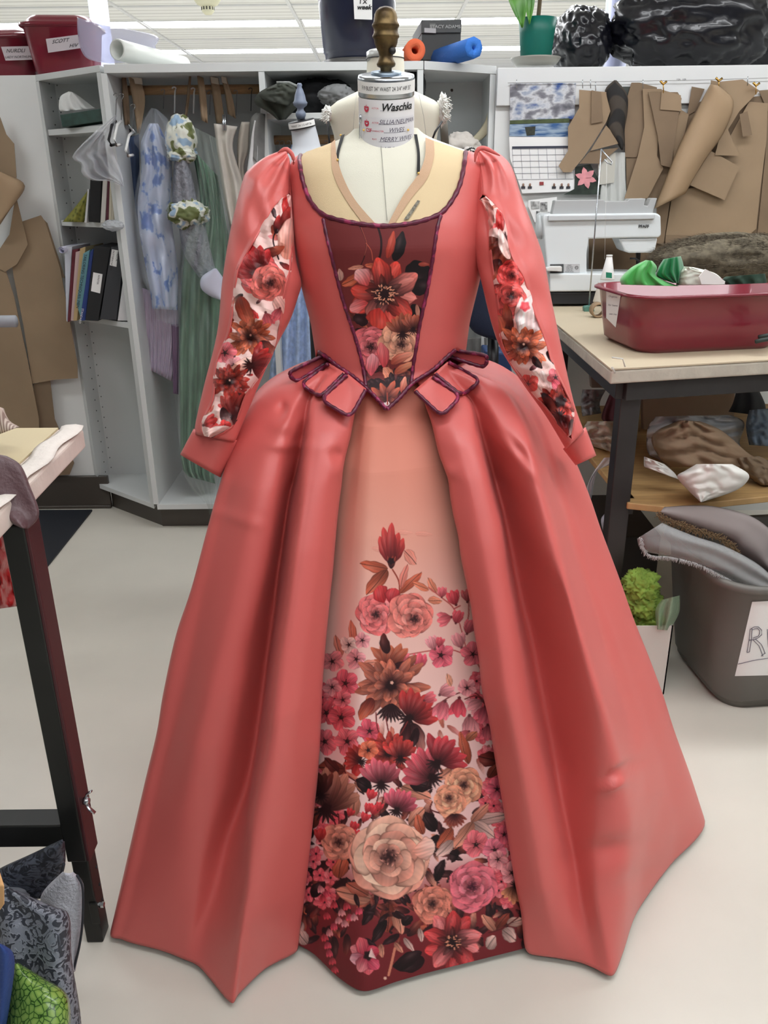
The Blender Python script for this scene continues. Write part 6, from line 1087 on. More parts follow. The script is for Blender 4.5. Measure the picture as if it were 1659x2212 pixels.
# thread stand
ts = E('thread_stand', tuple(atz(1272, 668, TZ)), 'tall thin thread stand on a teal clamp at the left side of the work table', 'thread stand'); Yt = atz(1272, 670, TZ)[1]-.02
MB().tube([aty(1272, 664, Yt), aty(1299, 322, Yt)], .0026, 8).obj('rod', steel, ts); MB().tube([aty(1299, 322, Yt), aty(1322, 350, Yt-.02), aty(1321, 356, Yt-.02), aty(1312, 352, Yt-.02), aty(1306, 344, Yt-.02)], .0022, 8).obj('thread_guide', steel, ts)
blk_('clamp', Z5([(510, 648), (560, 640), (568, 680), (520, 688), (502, 684), (500, 655)]), Yt-.015, .03, mat('teal_metal', (86, 134, 120), .5), .004, ts)
T(MB().tube([aty(1311, 345, Yt-.02), aty(1306, 560, Yt-.02)], .0005, 4).obj('thread', wht), 'fine white thread rising from the cone to the stand hook', 'thread')
def cone(px, py, h, r, lb, z=None, m=wht, rt_=.4):
    p = aty(px, py, Yt-.05); e = E('thread_cone', tuple(p), lb, 'thread cone'); MB().lathe([(r, 0), (r, h*.05), (r*rt_, h*.95), (r*rt_*.7, h)], p, 24).obj('thread', m, e); MB().lathe([(r*rt_*1.15, 0), (r*rt_*1.1, h*.06)], p+[0, 0, h*.96], 20).obj('cone_tip', wp, e); return e
cone(1312, 604, .085, .025, 'white thread cone standing behind the burgundy tub'); cone(1294, 652, .07, .022, 'cream thread cone beside the teal clamp', m=mat('cream_thread', (206, 200, 186), .8))
T(poly('green_tag', Z5([(640, 432), (676, 436), (676, 470), (640, 466)]), Yt-.09, mat('green_label', (30, 130, 100), .6), None, .004), 'small green label on the white thread cone', 'label')
cp_ = atz(1291, 686, TZ); pipe('cardboard_ring', cp_+[0, -.012, .026], cp_+[.0, .03, .026], .026, .020, mat('cardboard', (160, 134, 104), .8), 'cardboard tube end lying beside the burgundy tub', 'cardboard tube')
# burgundy tub and its contents
Yb = 2.50; cxb = aty(1485, 700, Yb)[0]
bt = tub('wash_tub', (cxb+.01, Yb+.02, TZ), .16, .50, .33, .165, burg, 'open burgundy plastic tub of green and white cloth on the work table', 'tub', .90, None, .014, .07)
def wrap(nm, quad, o, m, cx, n=9, off=.0015):
    bpy.context.view_layer.update(); mw = o.matrix_world; B = BVHTree.FromPolygons([mw @ v.co for v in o.data.vertices], [list(p.vertices) for p in o.data.polygons]); a, b, c, d = [np.array(p, float) for p in quad]; V = []
    for i in range(n):
        for j in range(n): p = (a*(1-j/(n-1))+b*j/(n-1))*(1-i/(n-1))+(d*(1-j/(n-1))+c*j/(n-1))*i/(n-1); V.append(hit(p[0], p[1], off, B, cx))
    return obj(nm, V, gridf(n, n), m), B
def wtext(s, px, py, hpx, B, cx, m, par, **k): return text('note_lettering', s, hpx*1.4, lambda x, y: hit(px+x-y*.1, py-y+x*.1, .0025, B, cx), m, par, **k)
tbody = [c for c in bt.children if c.name.startswith('body')][0]
nt_, NB = wrap('paper_note', Z5([(640, 535), (732, 570), (700, 780), (640, 720)]), tbody, wht, 1500); T(nt_, 'handwritten white note stuck to the left end of the burgundy tub', 'note')
for k in range(3): wtext(('Organza', 'for hems', 'see me')[k], *Z5([(682, 590+k*55)])[0], 4, NB, 1500, pen, nt_, shear=.3)
gs = mat('green_satin', (74, 176, 84), .4, sheen=.3, var=.1, vs=8); gd = mat('emerald_satin', (18, 122, 70), .4, sheen=.3, var=.12, vs=8)
T(loft('green_fabric', Z5([(890, 355), (800, 400), (730, 470), (735, 510)]), Z5([(930, 360), (960, 400), (960, 460), (1100, 520)]), 2.42, gs, depth=.07, folds=3, amp=.010, nu=30, nv=24, back=True), 'bright green satin piled at the left of the burgundy tub', 'fabric')
T(loft('green_fabric', Z5([(1000, 350), (965, 410), (960, 460), (1060, 500)]), Z5([(1110, 330), (1125, 380), (1130, 430), (1100, 500)]), 2.45, gd, depth=.06, folds=4, amp=.008, nu=36, nv=24, back=True), 'fold of emerald green satin standing in the middle of the tub', 'fabric')
T(loft('white_fabric', Z5([(1130, 395), (1090, 450), (1080, 515)]), Z5([(1190, 400), (1330, 440), (1395, 510)]), 2.45, mat('white_fabric', (222, 226, 214), .7), depth=.07, folds=1.5, amp=.01, nu=24, nv=20, back=True, crumple=.006), 'white cloth in the burgundy tub beside the emerald satin', 'fabric')
T(poly('paper_scrap', Z5([(1265, 412), (1330, 445), (1390, 490), (1385, 508), (1240, 508), (1225, 460)]), 2.36, wht, None, .004), 'white paper scrap lying on the white cloth in the tub', 'paper')
T(loft('dark_green_fabric', Z5([(1390, 460), (1370, 480), (1395, 510)]), Z5([(1640, 440), (1650, 480), (1650, 500)]), 2.42, mat('bottle_green', (30, 58, 44), .8, var=.2, vs=30), depth=.05, folds=3, amp=.008, nu=30, back=True), 'dark bottle green cloth at the right end of the tub', 'fabric')
fur_m = mat('fur_brown', (98, 90, 74), .9, var=.35, vs=40); fe = T(blob('fur', aty(1600, 560, 2.95), (.30, .14, .085), fur_m, None, 6, .2, 1.3, 30), 'shaggy grey-brown fake fur heaped behind the burgundy tub', 'fur')
rn = random.Random(4); hm = MB()
for k in range(3800):
    th = rn.uniform(2.6, 5.9); ph = rn.uniform(-.9, 1.3); c = np.array(aty(1600, 560, 2.95)); d = np.array([math.cos(th)*math.cos(ph)*.30, math.sin(th)*math.cos(ph)*.14, math.sin(ph)*.085]); p = c+d*1.0; e = p+np.array([-rn.uniform(.01, .05), -rn.uniform(.002, .02), rn.uniform(-.012, .012)]); w = np.array([0, 0, .0009])
    hm.add([p-w, p+w, e], [(0, 1, 2)])
T(hm.obj('fur_pile', mat('fur_strands', (124, 114, 96), .9, rgb2=(58, 50, 40), vs=90), fe, smooth=False), kind='stuff')
T(MB().tube([aty(*p, 2.32) for p in Z5([(1580, 870), (1620, 860), (1680, 850)])], .006, 8).tube([aty(*p, 2.34) for p in Z5([(1600, 840), (1680, 825)])], .006, 8).obj('cord_loop', mat('dark_cord', (40, 50, 46), .6)), 'dark green cord loop on the table right of the tub', 'cord')  # dark green cord lying in an open loop
# below the table
ply = mat('plywood', (186, 150, 100), .6, var=.12, vs=8, stretch=(1, 8, 1)); SZ = .575
sp1 = aty(1305, 962, 2.95); us = E('under_shelf', (1.1, 2.6, SZ), 'plywood shelf fixed under the right work table', 'shelf')
MB().prism([(.70, 2.215, SZ-.02), (.80, 2.18, SZ-.02), (1.75, 2.40, SZ-.02), (1.75, 3.3, SZ-.02), (.68, 3.3, SZ-.02)], (0, 0, .02)).obj('board', ply, us, smooth=False, bevel=.003); MB().box((.69, 2.25, SZ-.05), (.73, 2.29, SZ-.0)).obj('bracket', dkm, us, smooth=False)
bg = E('storage_board', (1.0, 2.9, 0), 'pale beige board standing at the back of the shelf under the table', 'board'); MB().prism([aty(x, y, 2.95) for x, y in [(1385, 800), (1590, 810), (1585, 925), (1560, 945), (1390, 935)]], (0, .03, 0)).obj('board', mat('beige_board', (184, 168, 150), .7), bg, smooth=False, bevel=.004)
T(MB().prism([aty(x, y, 3.12) for x, y in [(1272, 775), (1400, 775), (1400, 838), (1278, 838)]], (0, .03, 0)).obj('cardboard_box', mat('dim_card', (150, 134, 122), .7), None, smooth=False, bevel=.003), 'dull beige box panel behind the rear table leg', 'box')
T(loft('dark_garment', Z5([(1465, 1150), (1440, 1250), (1410, 1310)]), Z5([(1600, 1170), (1640, 1260), (1650, 1340)]), 2.75, mat('slate', (62, 68, 76), .8, var=.15, vs=10), depth=.05, folds=2, amp=.01, back=True), 'dark slate cloth hanging at the back right of the under-table shelf', 'fabric')
T(loft('blue_grey_cloth', Z5([(1540, 1300), (1520, 1400), (1540, 1520)]), Z5([(1659, 1290), (1690, 1400), (1690, 1530)]), 2.55, mat('blue_grey', (104, 118, 132), .8, var=.12, vs=10), depth=.06, folds=1.5, amp=.01, back=True, crumple=.02), 'blue grey cloth hanging over the right of the shelf pile', 'fabric')
wc = mat('white_cotton2', (222, 220, 214), .8); wc2 = mat('grey_white_cotton', (186, 188, 190), .8); crs = mat('cream_sheeting', (206, 198, 182), .8)
T(loft('white_fabric_pile', Z5([(950, 1340), (900, 1420), (900, 1560), (960, 1620)]), Z5([(1420, 1330), (1510, 1380), (1480, 1500), (1500, 1560)]), 2.62, wc2, depth=.10, folds=3.5, amp=.015, nu=40, nv=30, back=True, crumple=.05), 'crumpled grey-white cloth lying behind the brown paper on the shelf', 'fabric')
T(loft('crumpled_kraft_paper', Z5([(1100, 1365), (960, 1430), (925, 1500), (990, 1620), (1040, 1660)]), Z5([(1230, 1370), (1370, 1430), (1520, 1560), (1600, 1620), (1560, 1660)]), 2.38, mat('kraft_shade', (140, 116, 92), .75), depth=.06, folds=1.2, amp=.012, nu=26, nv=20, back=True, crumple=.03), 'crumpled brown paper folded on the shelf in front of the white cloth', 'paper')
T(loft('crumpled_kraft_paper', [(1590, 990), (1600, 1015), (1640, 1048)], [(1640, 985), (1680, 1010), (1680, 1050)], 2.36, kraftd, depth=.04, folds=1, amp=.01, nu=16, nv=12, back=True, crumple=.02), 'smaller brown paper scrap at the right end of the shelf', 'paper')
T(loft('white_folded_cloth', q(1200, 950, 3.6144, [(1100, 190), (1015, 240), (950, 290), (1040, 400), (1130, 485)]), q(1200, 950, 3.6144, [(1380, 190), (1500, 260), (1500, 320), (1400, 400), (1140, 488)]), 2.20, wc, depth=.07, folds=1.2, amp=.008, nu=40, nv=36, back=True, crumple=.010), 'folded white cotton cloth hanging over the front edge of the plywood shelf', 'fabric')
T(loft('white_cloth_roll', q(1200, 950, 3.6144, [(690, 130), (690, 200), (700, 215)]), q(1200, 950, 3.6144, [(850, 190), (930, 260), (960, 310)]), 2.28, wc, depth=.03, nu=20, nv=12, back=True, crumple=.01), 'narrow roll of white cloth right of the table leg', 'fabric')
T(loft('cream_fabric_pile', Z5([(520, 1370), (495, 1440), (560, 1530)]), Z5([(770, 1370), (790, 1450), (790, 1600)]), 2.75, crs, depth=.08, folds=4, amp=.012, nu=30, nv=30, back=True, crumple=.04), 'cream sheeting piled between the dress cuff and the front table leg', 'fabric')
T(loft('padded_white_cloth', Z5([(490, 1170), (480, 1260), (490, 1340)]), Z5([(640, 1170), (600, 1250), (610, 1320)]), 3.0, mat('quilted', (150, 152, 154), .8, bump=.6, bs=40), depth=.06, folds=2, amp=.01, back=True, crumple=.03), 'greyish quilted cloth beneath the rear table leg', 'fabric')
T(loft('plum_fabric', Z5([(660, 1200), (610, 1340), (640, 1380)]), Z5([(790, 1200), (790, 1300), (790, 1390)]), 2.95, mat('plum', (112, 72, 84), .8, var=.1, vs=20), depth=.04, folds=3, amp=.012, back=True), 'dusty plum cloth in the shadow left of the front table leg', 'fabric')
net = mat('white_net', (190, 194, 200), .8, alpha=.6); T(loft('net_strip', q(1200, 950, 3.6144, [(380, 140), (300, 250), (245, 380), (270, 490)]), q(1200, 950, 3.6144, [(525, 130), (450, 190), (330, 240), (285, 440)]), 2.34, net, folds=2, amp=.01, nu=16, nv=24), 'white net strip trailing from the shelf beside the dress', 'net')
# dark unit and papers under the table
T(MB().box((.22, 3.03, 0), (.57, 3.36, .52)).obj('dark_cabinet', mat('near_black', (34, 34, 40), .5), None, smooth=False, bevel=.01), 'low black cabinet in the shadow behind the right side of the skirt', 'cabinet')
T(MB().box((.66, 2.6, 0), (.95, 3.0, .30)).obj('dark_box', mat('dark_taupe', (60, 56, 52), .7), None, smooth=False, bevel=.005), 'dark taupe box on the floor under the shelf', 'box')
T(loft('white_paper_pile', q(1200, 950, 3.6144, [(400, 560), (355, 620), (370, 720), (380, 800), (440, 890)]), q(1200, 950, 3.6144, [(500, 530), (510, 620), (510, 750), (510, 800), (480, 880)]), 2.5, mat('bluish_paper', (196, 200, 214), .7), depth=.05, folds=2, amp=.02, nu=16, nv=20, back=True, crumple=.04), 'white papers heaped between the dress and the front table leg', 'papers')
T(poly('green_folder', q(1200, 950, 3.6144, [(440, 895), (480, 880), (490, 1000), (470, 1000)]), 2.48, mat('green_folder', (40, 120, 90), .6), None, .02), 'edge of a green folder below the white papers', 'folder')
# grey bin
gbn = mat('grey_bin_plastic', (104, 102, 96), .5, var=.06, vs=6)
gb_ = tub('waste_bin', (1.205, 2.22, 0), .10, .62, .46, .43, gbn, 'large grey plastic bin with a lettered paper sign under the table', 'bin', .84, None, .018, .09)
sg_, SB = wrap('paper_sign', q(1200, 950, 3.6144, [(1535, 1265), (1850, 1250), (1850, 1835), (1400, 1845)]), [c for c in gb_.children if c.name.startswith('body')][0], wht, 1640, 14); T(sg_, 'torn white paper sign with a hand-drawn letter R taped to the grey bin', 'sign')
lr = MB(); QQ = lambda P: [tuple(hit(x, y, .003, SB, 1640)) for x, y in resamp(q(1200, 950, 3.6144, P), 8)]
for P in ([(1520, 1480), (1512, 1560), (1495, 1660)], [(1535, 1475), (1530, 1560), (1515, 1655)], [(1495, 1662), (1516, 1655)], [(1520, 1480), (1570, 1450), (1610, 1480), (1610, 1530), (1560, 1560), (1512, 1565)], [(1535, 1485), (1575, 1470), (1598, 1495), (1590, 1530), (1540, 1550)], [(1540, 1560), (1590, 1610), (1620, 1690)], [(1560, 1555), (1610, 1600), (1638, 1670)], [(1605, 1690), (1638, 1665)], [(1425, 1752), (1550, 1722), (1700, 1700)], [(1655, 1480), (1662, 1620)]): lr.tube(QQ(P), .0008, 5)
lr.obj('drawn_letter', pen, sg_)
org = mat('grey_organza', (186, 186, 186), .6, alpha=.38, bump=.3, bs=80); org2 = mat('lined_organza', (142, 132, 130), .8)
zf = lambda P: q(1200, 950, 3.6144, P)
T(loft('organza_layer', zf([(800, 580), (900, 620), (1040, 680), (1200, 740), (1360, 800), (1420, 870), (1560, 960), (1700, 1060)]), zf([(850, 530), (1000, 520), (1200, 520), (1400, 560), (1560, 620), (1700, 740), (1700, 860), (1710, 1000)]), 2.16, org2, depth=.05, folds=1, amp=.01, nu=18, nv=40, solid=.002), 'dusky pink organza layer with a tan frayed edge draped above the grey bin', 'fabric')
T(loft('organza_layer', zf([(640, 770), (680, 860), (900, 910), (1100, 960), (1300, 1050), (1440, 1130), (1540, 1170), (1700, 1200)]), zf([(830, 650), (920, 690), (1100, 760), (1260, 810), (1400, 870), (1560, 960), (1659, 1040), (1710, 1100)]), 2.08, org, depth=.05, folds=1.5, amp=.008, nu=20, nv=50, solid=.001), 'translucent grey organza layer with a frayed edge lying over the grey bin', 'fabric')
rn = random.Random(9); tf = MB(); tan = smoothc(zf([(800, 590), (900, 640), (1040, 690), (1200, 740), (1300, 780), (1420, 870)]), 90); gry_ = smoothc(zf([(660, 760), (720, 890), (900, 915), (1100, 965), (1300, 1060), (1440, 1140), (1540, 1170)]), 160)
for p in tan:
    for k in range(6): a = aty(p[0]+rn.uniform(-3, 3), p[1]+rn.uniform(-6, 4), 2.11); tf.tube([a, a+[rn.uniform(-.012, .012), -.004, rn.uniform(-.014, .01)]], .0012, 3)
T(tf.obj('frayed_trim', mat('tan_fringe', (132, 108, 78), .9), bpy.data.objects['organza_layer']), 'tan frayed edge')
tf = MB()
for p in gry_:
    for k in range(3): a = aty(p[0]+rn.uniform(-3, 3), p[1], 2.02); tf.tube([a, a+[rn.uniform(-.006, .006), -.002, -rn.uniform(.003, .014)]], .0006, 3)
tf.obj('frayed_trim', mat('pale_fringe', (196, 196, 196), .9), bpy.data.objects['organza_layer.001'])
# white box with tulle
wb = E('cardboard_box', (.72, 2.2, 0), 'white cardboard box of green tulle beside the grey bin', 'box'); xr = atz(1434, 1500, 0)[0]; m_ = MB()
for a, b in (((xr-.26, 2.10, 0), (xr, 2.104, .235)), ((xr-.004, 2.10, 0), (xr, 2.32, .235)), ((xr-.26, 2.316, 0), (xr, 2.32, .235)), ((xr-.26, 2.10, 0), (xr-.256, 2.32, .235)), ((xr-.26, 2.10, 0), (xr, 2.32, .006))): m_.box(a, b)
m_.obj('box', mat('white_card', (214, 210, 202), .7), wb, smooth=False)
lime = mat('lime_tulle', (150, 184, 80), .7, var=.25, vs=25, alpha=.85)
for k, (x, y, s, lb) in enumerate(((1385, 1262, .05, 'highest bunch of crumpled lime green tulle in the white box'), (1388, 1300, .055, 'middle bunch of crumpled lime green tulle in the white box'), (1398, 1352, .06, 'lowest bunch of crumpled lime green tulle in the white box'))): T(blob('green_tulle', aty(x, y, 2.18), (s, .05, s*.85), lime, None, 12+k, .42, 2.6, 40), lb, 'tulle')
sage = mat('sage_net', (150, 176, 146), .7, alpha=.7, bump=.5, bs=120)
T(loft('sage_netting', zf([(830, 1250), (780, 1330), (790, 1480)]), zf([(970, 1215), (965, 1350), (890, 1490)]), 2.12, sage, depth=.04, folds=2, amp=.012, nu=24, nv=24), 'sage green netting fanning out of the white box towards the grey bin', 'netting')
# chair and bag glimpsed right of the bodice
ch = E('office_chair', (.34, 2.9, 0), 'navy blue upholstered chair back seen between the bodice and the right sleeve', 'chair'); navy = mat('navy_upholstery', (26, 38, 62), .85, bump=.2, bs=300)
loft('backrest', [(1030, 560), (1008, 620), (1006, 680), (1025, 718), (1075, 736)], [(1090, 548), (1110, 600), (1120, 660), (1115, 710), (1095, 736)], 2.9, navy, ch, depth=.04, nu=24, nv=30, back=True)
MB().tube([aty(1065, 730, 2.96), aty(1065, 860, 2.96)], .02, 12).obj('back_support', bp_, ch); c = aty(1065, 900, 2.8); MB().lathe([(.2, 0), (.22, .02), (.21, .06), (.05, .07)], (c[0], 2.75, .46), 32).obj('seat', navy, ch); MB().tube([(c[0], 2.75, .06), (c[0], 2.75, .46)], .025, 12).obj('stem', bp_, ch)
for k in range(5): a = k*1.2566; MB().tube([(c[0], 2.75, .09), (c[0]+.26*math.cos(a), 2.75+.26*math.sin(a), .035)], [.02, .012], 8).obj('leg', bp_, ch)
T(MB().prism([aty(x, y, 3.08) for x, y in [(1046, 756), (1098, 762), (1112, 830), (1112, 948), (1050, 948)]], (0, .12, 0)).obj('blue_bag', mat('blue_bag', (36, 62, 104), .6), None, smooth=False, bevel=.01), 'dark blue bag with a white mark under the right sleeve', 'bag')
T(loft('grey_cloth_heap', [(1000, 730), (1000, 770), (1004, 800)], [(1090, 728), (1100, 770), (1110, 800)], 3.62, mat('dim_grey', (112, 112, 110), .8, var=.15, vs=12), depth=.05, folds=4, amp=.015, nu=30, back=True), 'dim grey cloth heap below the navy chair back', 'fabric')
T(blob('green_leaf_scrap', aty(1022, 545, 3.6)-[0, 0, .005], (.026, .02, .034), mat('leaf_green', (90, 160, 60), .6), None, 3, .4), 'small bright green scrap above the navy chair back', 'fabric')
# ---------------------------------------------------------------- left side
LY = 3.67
KL = [([(-20, 225), (0, 240), (30, 270), (42, 290), (50, 420), (110, 600), (250, 1310)], None)]
def lp(P, dy, lb, m=kraft): return T(poly('paper_pattern', P, LY-dy, m, None, .0025), lb, 'paper pattern')
lp(Z1([(-40, 700), (0, 750), (40, 860), (90, 920), (105, 1130), (90, 1300), (-40, 1500)]), .020, 'topmost brown paper pattern at the left edge of the left wall')
T(loft('paper_pattern', Z1([(-60, 1060), (-60, 1250), (-60, 1500)]), Z1([(0, 1100), (155, 1180), (100, 1290)]), LY-.05, mat('kraft_light', (164, 138, 108), .7), depth=.04, nu=12, nv=14, solid=.002), 'curling brown paper flap at the left edge of the left wall', 'paper pattern')
lp(Z1([(100, 1250), (178, 1565), (110, 1690), (30, 1740), (-40, 1700), (-40, 1650), (60, 1500)]), .030, 'pointed brown paper pattern overlapping the long ones')
lp([(43, 480), (88, 465), (98, 480), (130, 580), (150, 690), (167, 785), (168, 817), (120, 820), (70, 829), (50, 700), (30, 600), (20, 540)], .016, 'long brown paper pattern nearest the corner cabinet')
lp([(90, 470), (102, 482), (140, 600), (125, 600)], .012, 'narrow brown paper edge showing behind the long pattern', kraftd)
lp([(-40, 520), (0, 545), (30, 640), (60, 780), (84, 905), (84, 960), (-40, 960)], .024, 'long brown paper pattern hanging down behind the left table')
lp([(72, 830), (108, 820), (118, 905), (160, 1000), (150, 1025), (100, 1030), (80, 950)], .008, 'dark brown paper strip low on the left wall behind the table', kraftd)
lt_ = E('cutting_table', (-1.1, 1.5, 0), 'large cutting table with a taped canvas edge at the left', 'table'); TL = .975
cA = atz(180, 922, TL); cB = atz(60, 1040, TL); dd = (cB-cA)[:2]; e_ = cA[:2]+dd*1.75
PT = [cA[:2], e_, np.array((-2.3, e_[1]+.0)), np.array((-2.3, cA[1]+.02))]
MB().prism([(x, y, TL-.045) for x, y in PT], (0, 0, .041)).obj('table_board', mat('canvas_edge', (222, 208, 198), .75, var=.05, vs=12, bump=.3, bs=30), lt_, smooth=False, bevel=.006)
ins_ = [cA[:2]+np.array((-.05, -.006)), e_+np.array((-.05, 0)), np.array((-2.3, e_[1])), np.array((-2.3, cA[1]+.014))]; MB().prism([(x, y, TL-.003) for x, y in ins_], (0, 0, .0035)).obj('paper_top', mat('cream_paper', (206, 190, 152), .6, var=.02, vs=3), lt_, smooth=False)
s2 = MB(); P_ = [np.array((*(cA[:2]+(e_-cA[:2])*t+np.array((-.045+.006*math.sin(t*20), 0))), TL+.001)) for t in np.linspace(0, 1, 20)]; s2.add([p+np.array([o, 0, h]) for p in P_ for o, h in ((0, 0), (.01, .003), (.03, .004), (.046, .001))], gridf(20, 4)); s2.obj('canvas_tape', mat('canvas_white', (232, 224, 216), .8, bump=.4, bs=40), lt_, solid=.001)
lm_ = mat('black_steel', (44, 45, 44), .35, metal=.5, var=.08, vs=8); rs = mat('steel_red_reflection', (84, 46, 50), .35, metal=.4)  # reddish reflection on the black leg's side, put into its colour
lx, ly = -.604, 1.268
MB().box((lx-.020, ly-.026, .22), (lx+.018, ly+.026, TL-.045)).obj('leg', lm_, lt_, smooth=False, bevel=.003); MB().box((lx+.0165, ly-.024, .22), (lx+.024, ly+.024, TL-.045)).obj('leg_side', rs, lt_, smooth=False, bevel=.002)
MB().box((lx-.016, ly-.020, 0), (lx+.018, ly+.020, .26)).obj('leg_foot', lm_, lt_, smooth=False, bevel=.003)
zr = aty(60, 1785, ly)[2]; MB().box((-2.2, ly-.024, zr-.03), (lx-.02, ly+.024, zr+.022)).obj('cross_bar', lm_, lt_, smooth=False, bevel=.003)
leg(lt_, -2.15, 1.27, TL-.045, .05, lm_); leg(lt_, -2.15, cA[1]-.12, TL-.045, .05, lm_)
hl = MB(); [hl.lathe([(.0035, 0), (.0035, .002)], (lx+.0262, ly-.008, z), 10, Matrix.Rotation(math.radians(90), 4, 'Y')) for z in (.19, .145, .105)]; hl.obj('adjustment_hole', bp_, lt_)
wn = aty(180, 1738, ly-.02); m_ = MB().lathe([(.007, 0), (.008, .006), (.005, .012)], (lx+.026, ly-.01, wn[2]), 14, Matrix.Rotation(math.radians(90), 4, 'Y'))
for s_ in (1, -1): m_.tube([(lx+.030, ly-.01, wn[2]+s_*.006), (lx+.036, ly-.012, wn[2]+s_*.018), (lx+.046, ly-.014, wn[2]+s_*.026)], [.003, .005, .004], 8, sq=.5)
m_.obj('wing_nut', steel, lt_); MB().lathe([(.007, 0), (.007, .008)], (lx+.02, ly-.005, .085), 6, Matrix.Rotation(math.radians(90), 4, 'Y')); MB().box((lx+.004, ly-.024, .055), (lx+.022, ly-.018, .11)).obj('leg_bracket', lm_, lt_, smooth=False, bevel=.002); MB().lathe([(.006, 0), (.006, .010)], (lx+.02, ly-.012, .095), 6, Matrix.Rotation(math.radians(90), 4, 'Y')).obj('bolt', steel, lt_, smooth=False)
lea = mat('aubergine_leather', (92, 66, 70), .42, bump=.2, bs=120, sheen=.1)
T(loft('leather_piece', [(-60, 970), (-60, 1050), (-40, 1105), (10, 1125), (45, 1141)], [(15, 985), (45, 1005), (65, 1050), (85, 1110), (62, 1142)], lambda v: 1.30-.05*v, lea, depth=.02, folds=1, amp=.008, nu=22, nv=26, back=True), 'dark aubergine leather piece draped over the corner of the left table', 'leather')
T(loft('knit_cuff', [(-30, 870), (-30, 910), (-20, 945)], [(8, 882), (20, 908), (42, 922)], 1.50, ramp_mat('ribbed_knit', 'Wave', [(.3, (150, 128, 118)), (.7, (206, 190, 178))], scale=70, bands_direction='X', bump=.4), depth=.03, nu=16, nv=12, back=True), 'beige ribbed knit cuff lying on the left table', 'knitwear')
pr_ = aty(-10, 695, 2.4); T(MB().tube([(-2.5, 2.4, 0), (-2.5, 2.4, pr_[2])], .02, 12).tube([(-2.5, 2.4, pr_[2]), (aty(34, 694, 2.4)[0], 2.4, aty(34, 694, 2.4)[2])], .017, 16).obj('grey_rail', mat('grey_tube', (146, 150, 156), .5)), 'grey taped rail end poking in from the left edge', 'rail')
T(MB().prism([(*atz(x, y, 0)[:2], 0) for x, y in [(-60, 1106), (200, 1104), (92, 1240), (40, 1300), (-90, 1300)]], (0, 0, .009)).obj('floor_mat', ramp_mat('rubber_mat', 'Voronoi', [(0, (70, 78, 92)), (.16, (30, 34, 42)), (1, (26, 30, 38))], scale=38, rough=.6, Randomness=0.), None, smooth=False, bevel=.002), 'black dimpled anti-fatigue mat on the floor beside the left table', 'mat')
redp = mat('red_plastic', (176, 26, 28), .3, bump=.5, bs=20, sheen=.1)
T(loft('red_bag', [(-50, 1120), (-50, 1220), (-40, 1320)], [(8, 1130), (22, 1230), (36, 1310)], 1.50, redp, depth=.06, folds=2, amp=.015, nu=20, nv=24, back=True, crumple=.03), 'red plastic bag hanging under the left table behind its leg', 'bag')
# heap at the lower left
bro = ramp_mat('silver_brocade', 'Noise', [(.44, (50, 54, 64)), (.49, (92, 97, 108)), (.51, (150, 155, 165)), (.58, (128, 133, 144))], scale=58, rough=.5, bump=.6, Detail=1.5, Distortion=2.2); bro2 = ramp_mat('slate_brocade', 'Noise', [(.44, (30, 33, 42)), (.50, (66, 71, 83)), (.6, (84, 90, 102))], scale=58, rough=.5, bump=.6, Detail=1.5, Distortion=2.2)
E7 = lambda P: q(0, 1600, 3.6133, P)
T(loft('brocade_piece', E7([(490, 775), (250, 890), (0, 1005), (-60, 1080), (-60, 1200)]), E7([(495, 785), (500, 960), (430, 1120), (310, 1225), (150, 1240)]), 1.20, bro2, depth=.02, folds=1, amp=.006, nu=30, nv=40, solid=.002), 'dark slate brocade flap with a serged edge tucked behind the table leg', 'brocade')
T(MB().tube([aty(x, y, 1.17) for x, y in smoothc(E7([(498, 960), (470, 1060), (400, 1150), (310, 1222)]), 20)], .003, 6).obj('serged_edge', mat('dark_thread', (46, 48, 56), .8), bpy.data.objects['brocade_piece']), 'dark serged edge')
flc = mat('white_fleece', (196, 198, 208), .95, var=.05, vs=60, bump=.5, bs=200)
T(loft('fleece_piece', E7([(500, 1030), (330, 1220), (420, 1400), (500, 1700), (560, 1800)]), E7([(560, 1035), (640, 1130), (635, 1400), (610, 1600), (575, 1800)]), 1.12, flc, depth=.02, folds=1, amp=.004, nu=20, nv=36, solid=.003), 'white fleece backing folded against the foot of the left table leg', 'fleece')
T(MB().tube([aty(x, y, 1.105) for x, y in smoothc(E7([(600, 1050), (645, 1150), (645, 1400), (620, 1600), (572, 1800)]), 30)], .0022, 6).obj('edge_stitching', mat('dark_thread', (46, 48, 56), .8), bpy.data.objects['fleece_piece']), 'dark stitched edge')
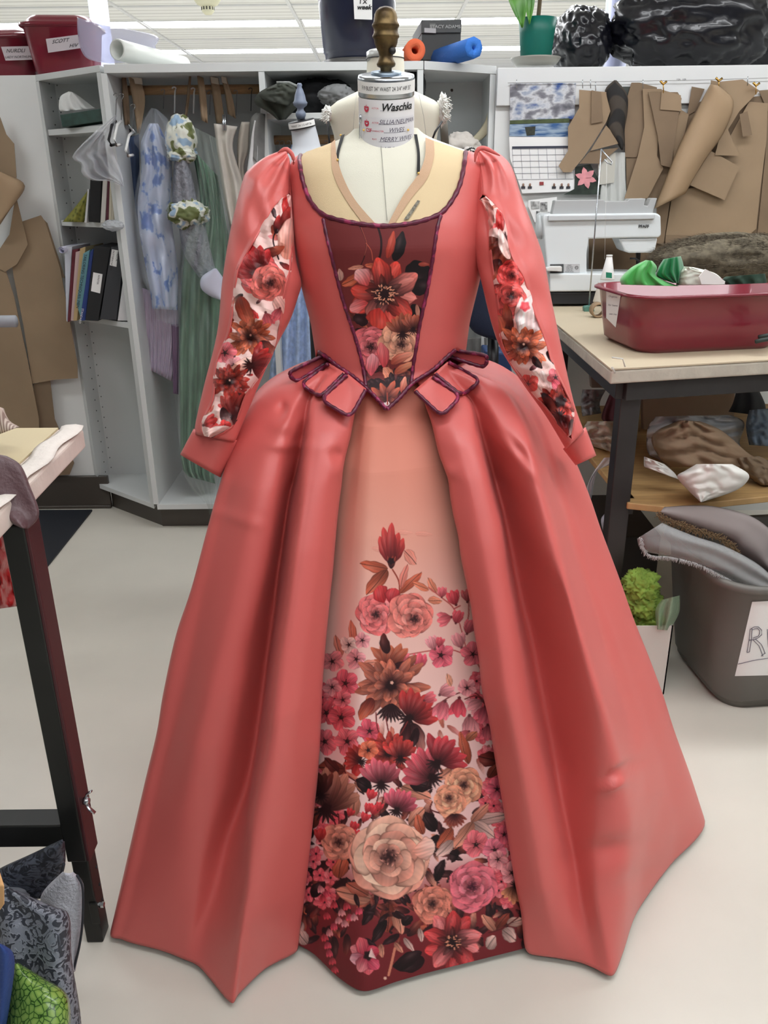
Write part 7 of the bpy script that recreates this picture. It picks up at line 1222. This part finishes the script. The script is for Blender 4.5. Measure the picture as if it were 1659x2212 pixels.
T(loft('brocade_piece', E7([(30, 1140), (-60, 1200), (-60, 1500), (-60, 1800), (-60, 2300), (-60, 2700)]), E7([(60, 1150), (400, 1300), (530, 1370), (550, 1700), (620, 2150), (660, 2700)]), lambda v: 1.06-.12*v, bro, depth=.03, folds=1.5, amp=.010, nu=50, nv=70, solid=.002), 'silver grey embossed brocade falling in front of the left table leg', 'brocade')
T(blob('fabric_pile', (-.80, 1.14, .13), (.17, .07, .14), mat('grey_pile', (120, 122, 130), .8), None, 5, .25, flat=0), 'grey cloth pile on the floor beneath the brocade at the lower left', 'fabric')
snk = ramp_mat('green_snakeskin', 'Voronoi', [(0, (36, 62, 26)), (.035, (60, 96, 36)), (.06, (110, 150, 66)), (.3, (140, 170, 84))], scale=95, rough=.22, feature='DISTANCE_TO_EDGE')
T(loft('snakeskin_vinyl', E7([(115, 1740), (60, 1850), (40, 2050), (40, 2500)]), E7([(140, 1745), (330, 1860), (525, 2010), (530, 2400)]), lambda v: .98-.10*v, snk, depth=.035, nu=30, nv=40, solid=.002), 'shiny green snakeskin patterned vinyl at the bottom left corner', 'vinyl')
T(loft('snakeskin_underside', E7([(400, 2010), (310, 2080), (330, 2400)]), E7([(510, 2010), (528, 2100), (535, 2400)]), .93, mat('olive_backing', (96, 122, 60), .6), bpy.data.objects['snakeskin_vinyl'], depth=.0, nu=10, nv=12, solid=.001), 'matt olive underside curling at the end')
T(loft('blue_cushion', E7([(-60, 1560), (-60, 1800), (-60, 2300)]), E7([(20, 1590), (115, 1720), (40, 2300)]), .90, mat('blue_upholstery', (40, 72, 140), .7, bump=.2, bs=200), depth=.04, nu=20, nv=24, back=True), 'blue cushion edge at the bottom left corner', 'cushion')
T(MB().prism([aty(x, y, .92) for x, y in E7([(-60, 1125), (36, 1130), (38, 1280), (0, 1335), (-60, 1340)])], (-.02, .03, 0)).obj('wood_block', mat('pale_pine', (226, 176, 120), .6), None, smooth=False, bevel=.003), 'small pale pine block at the left edge above the blue cushion', 'wood block')
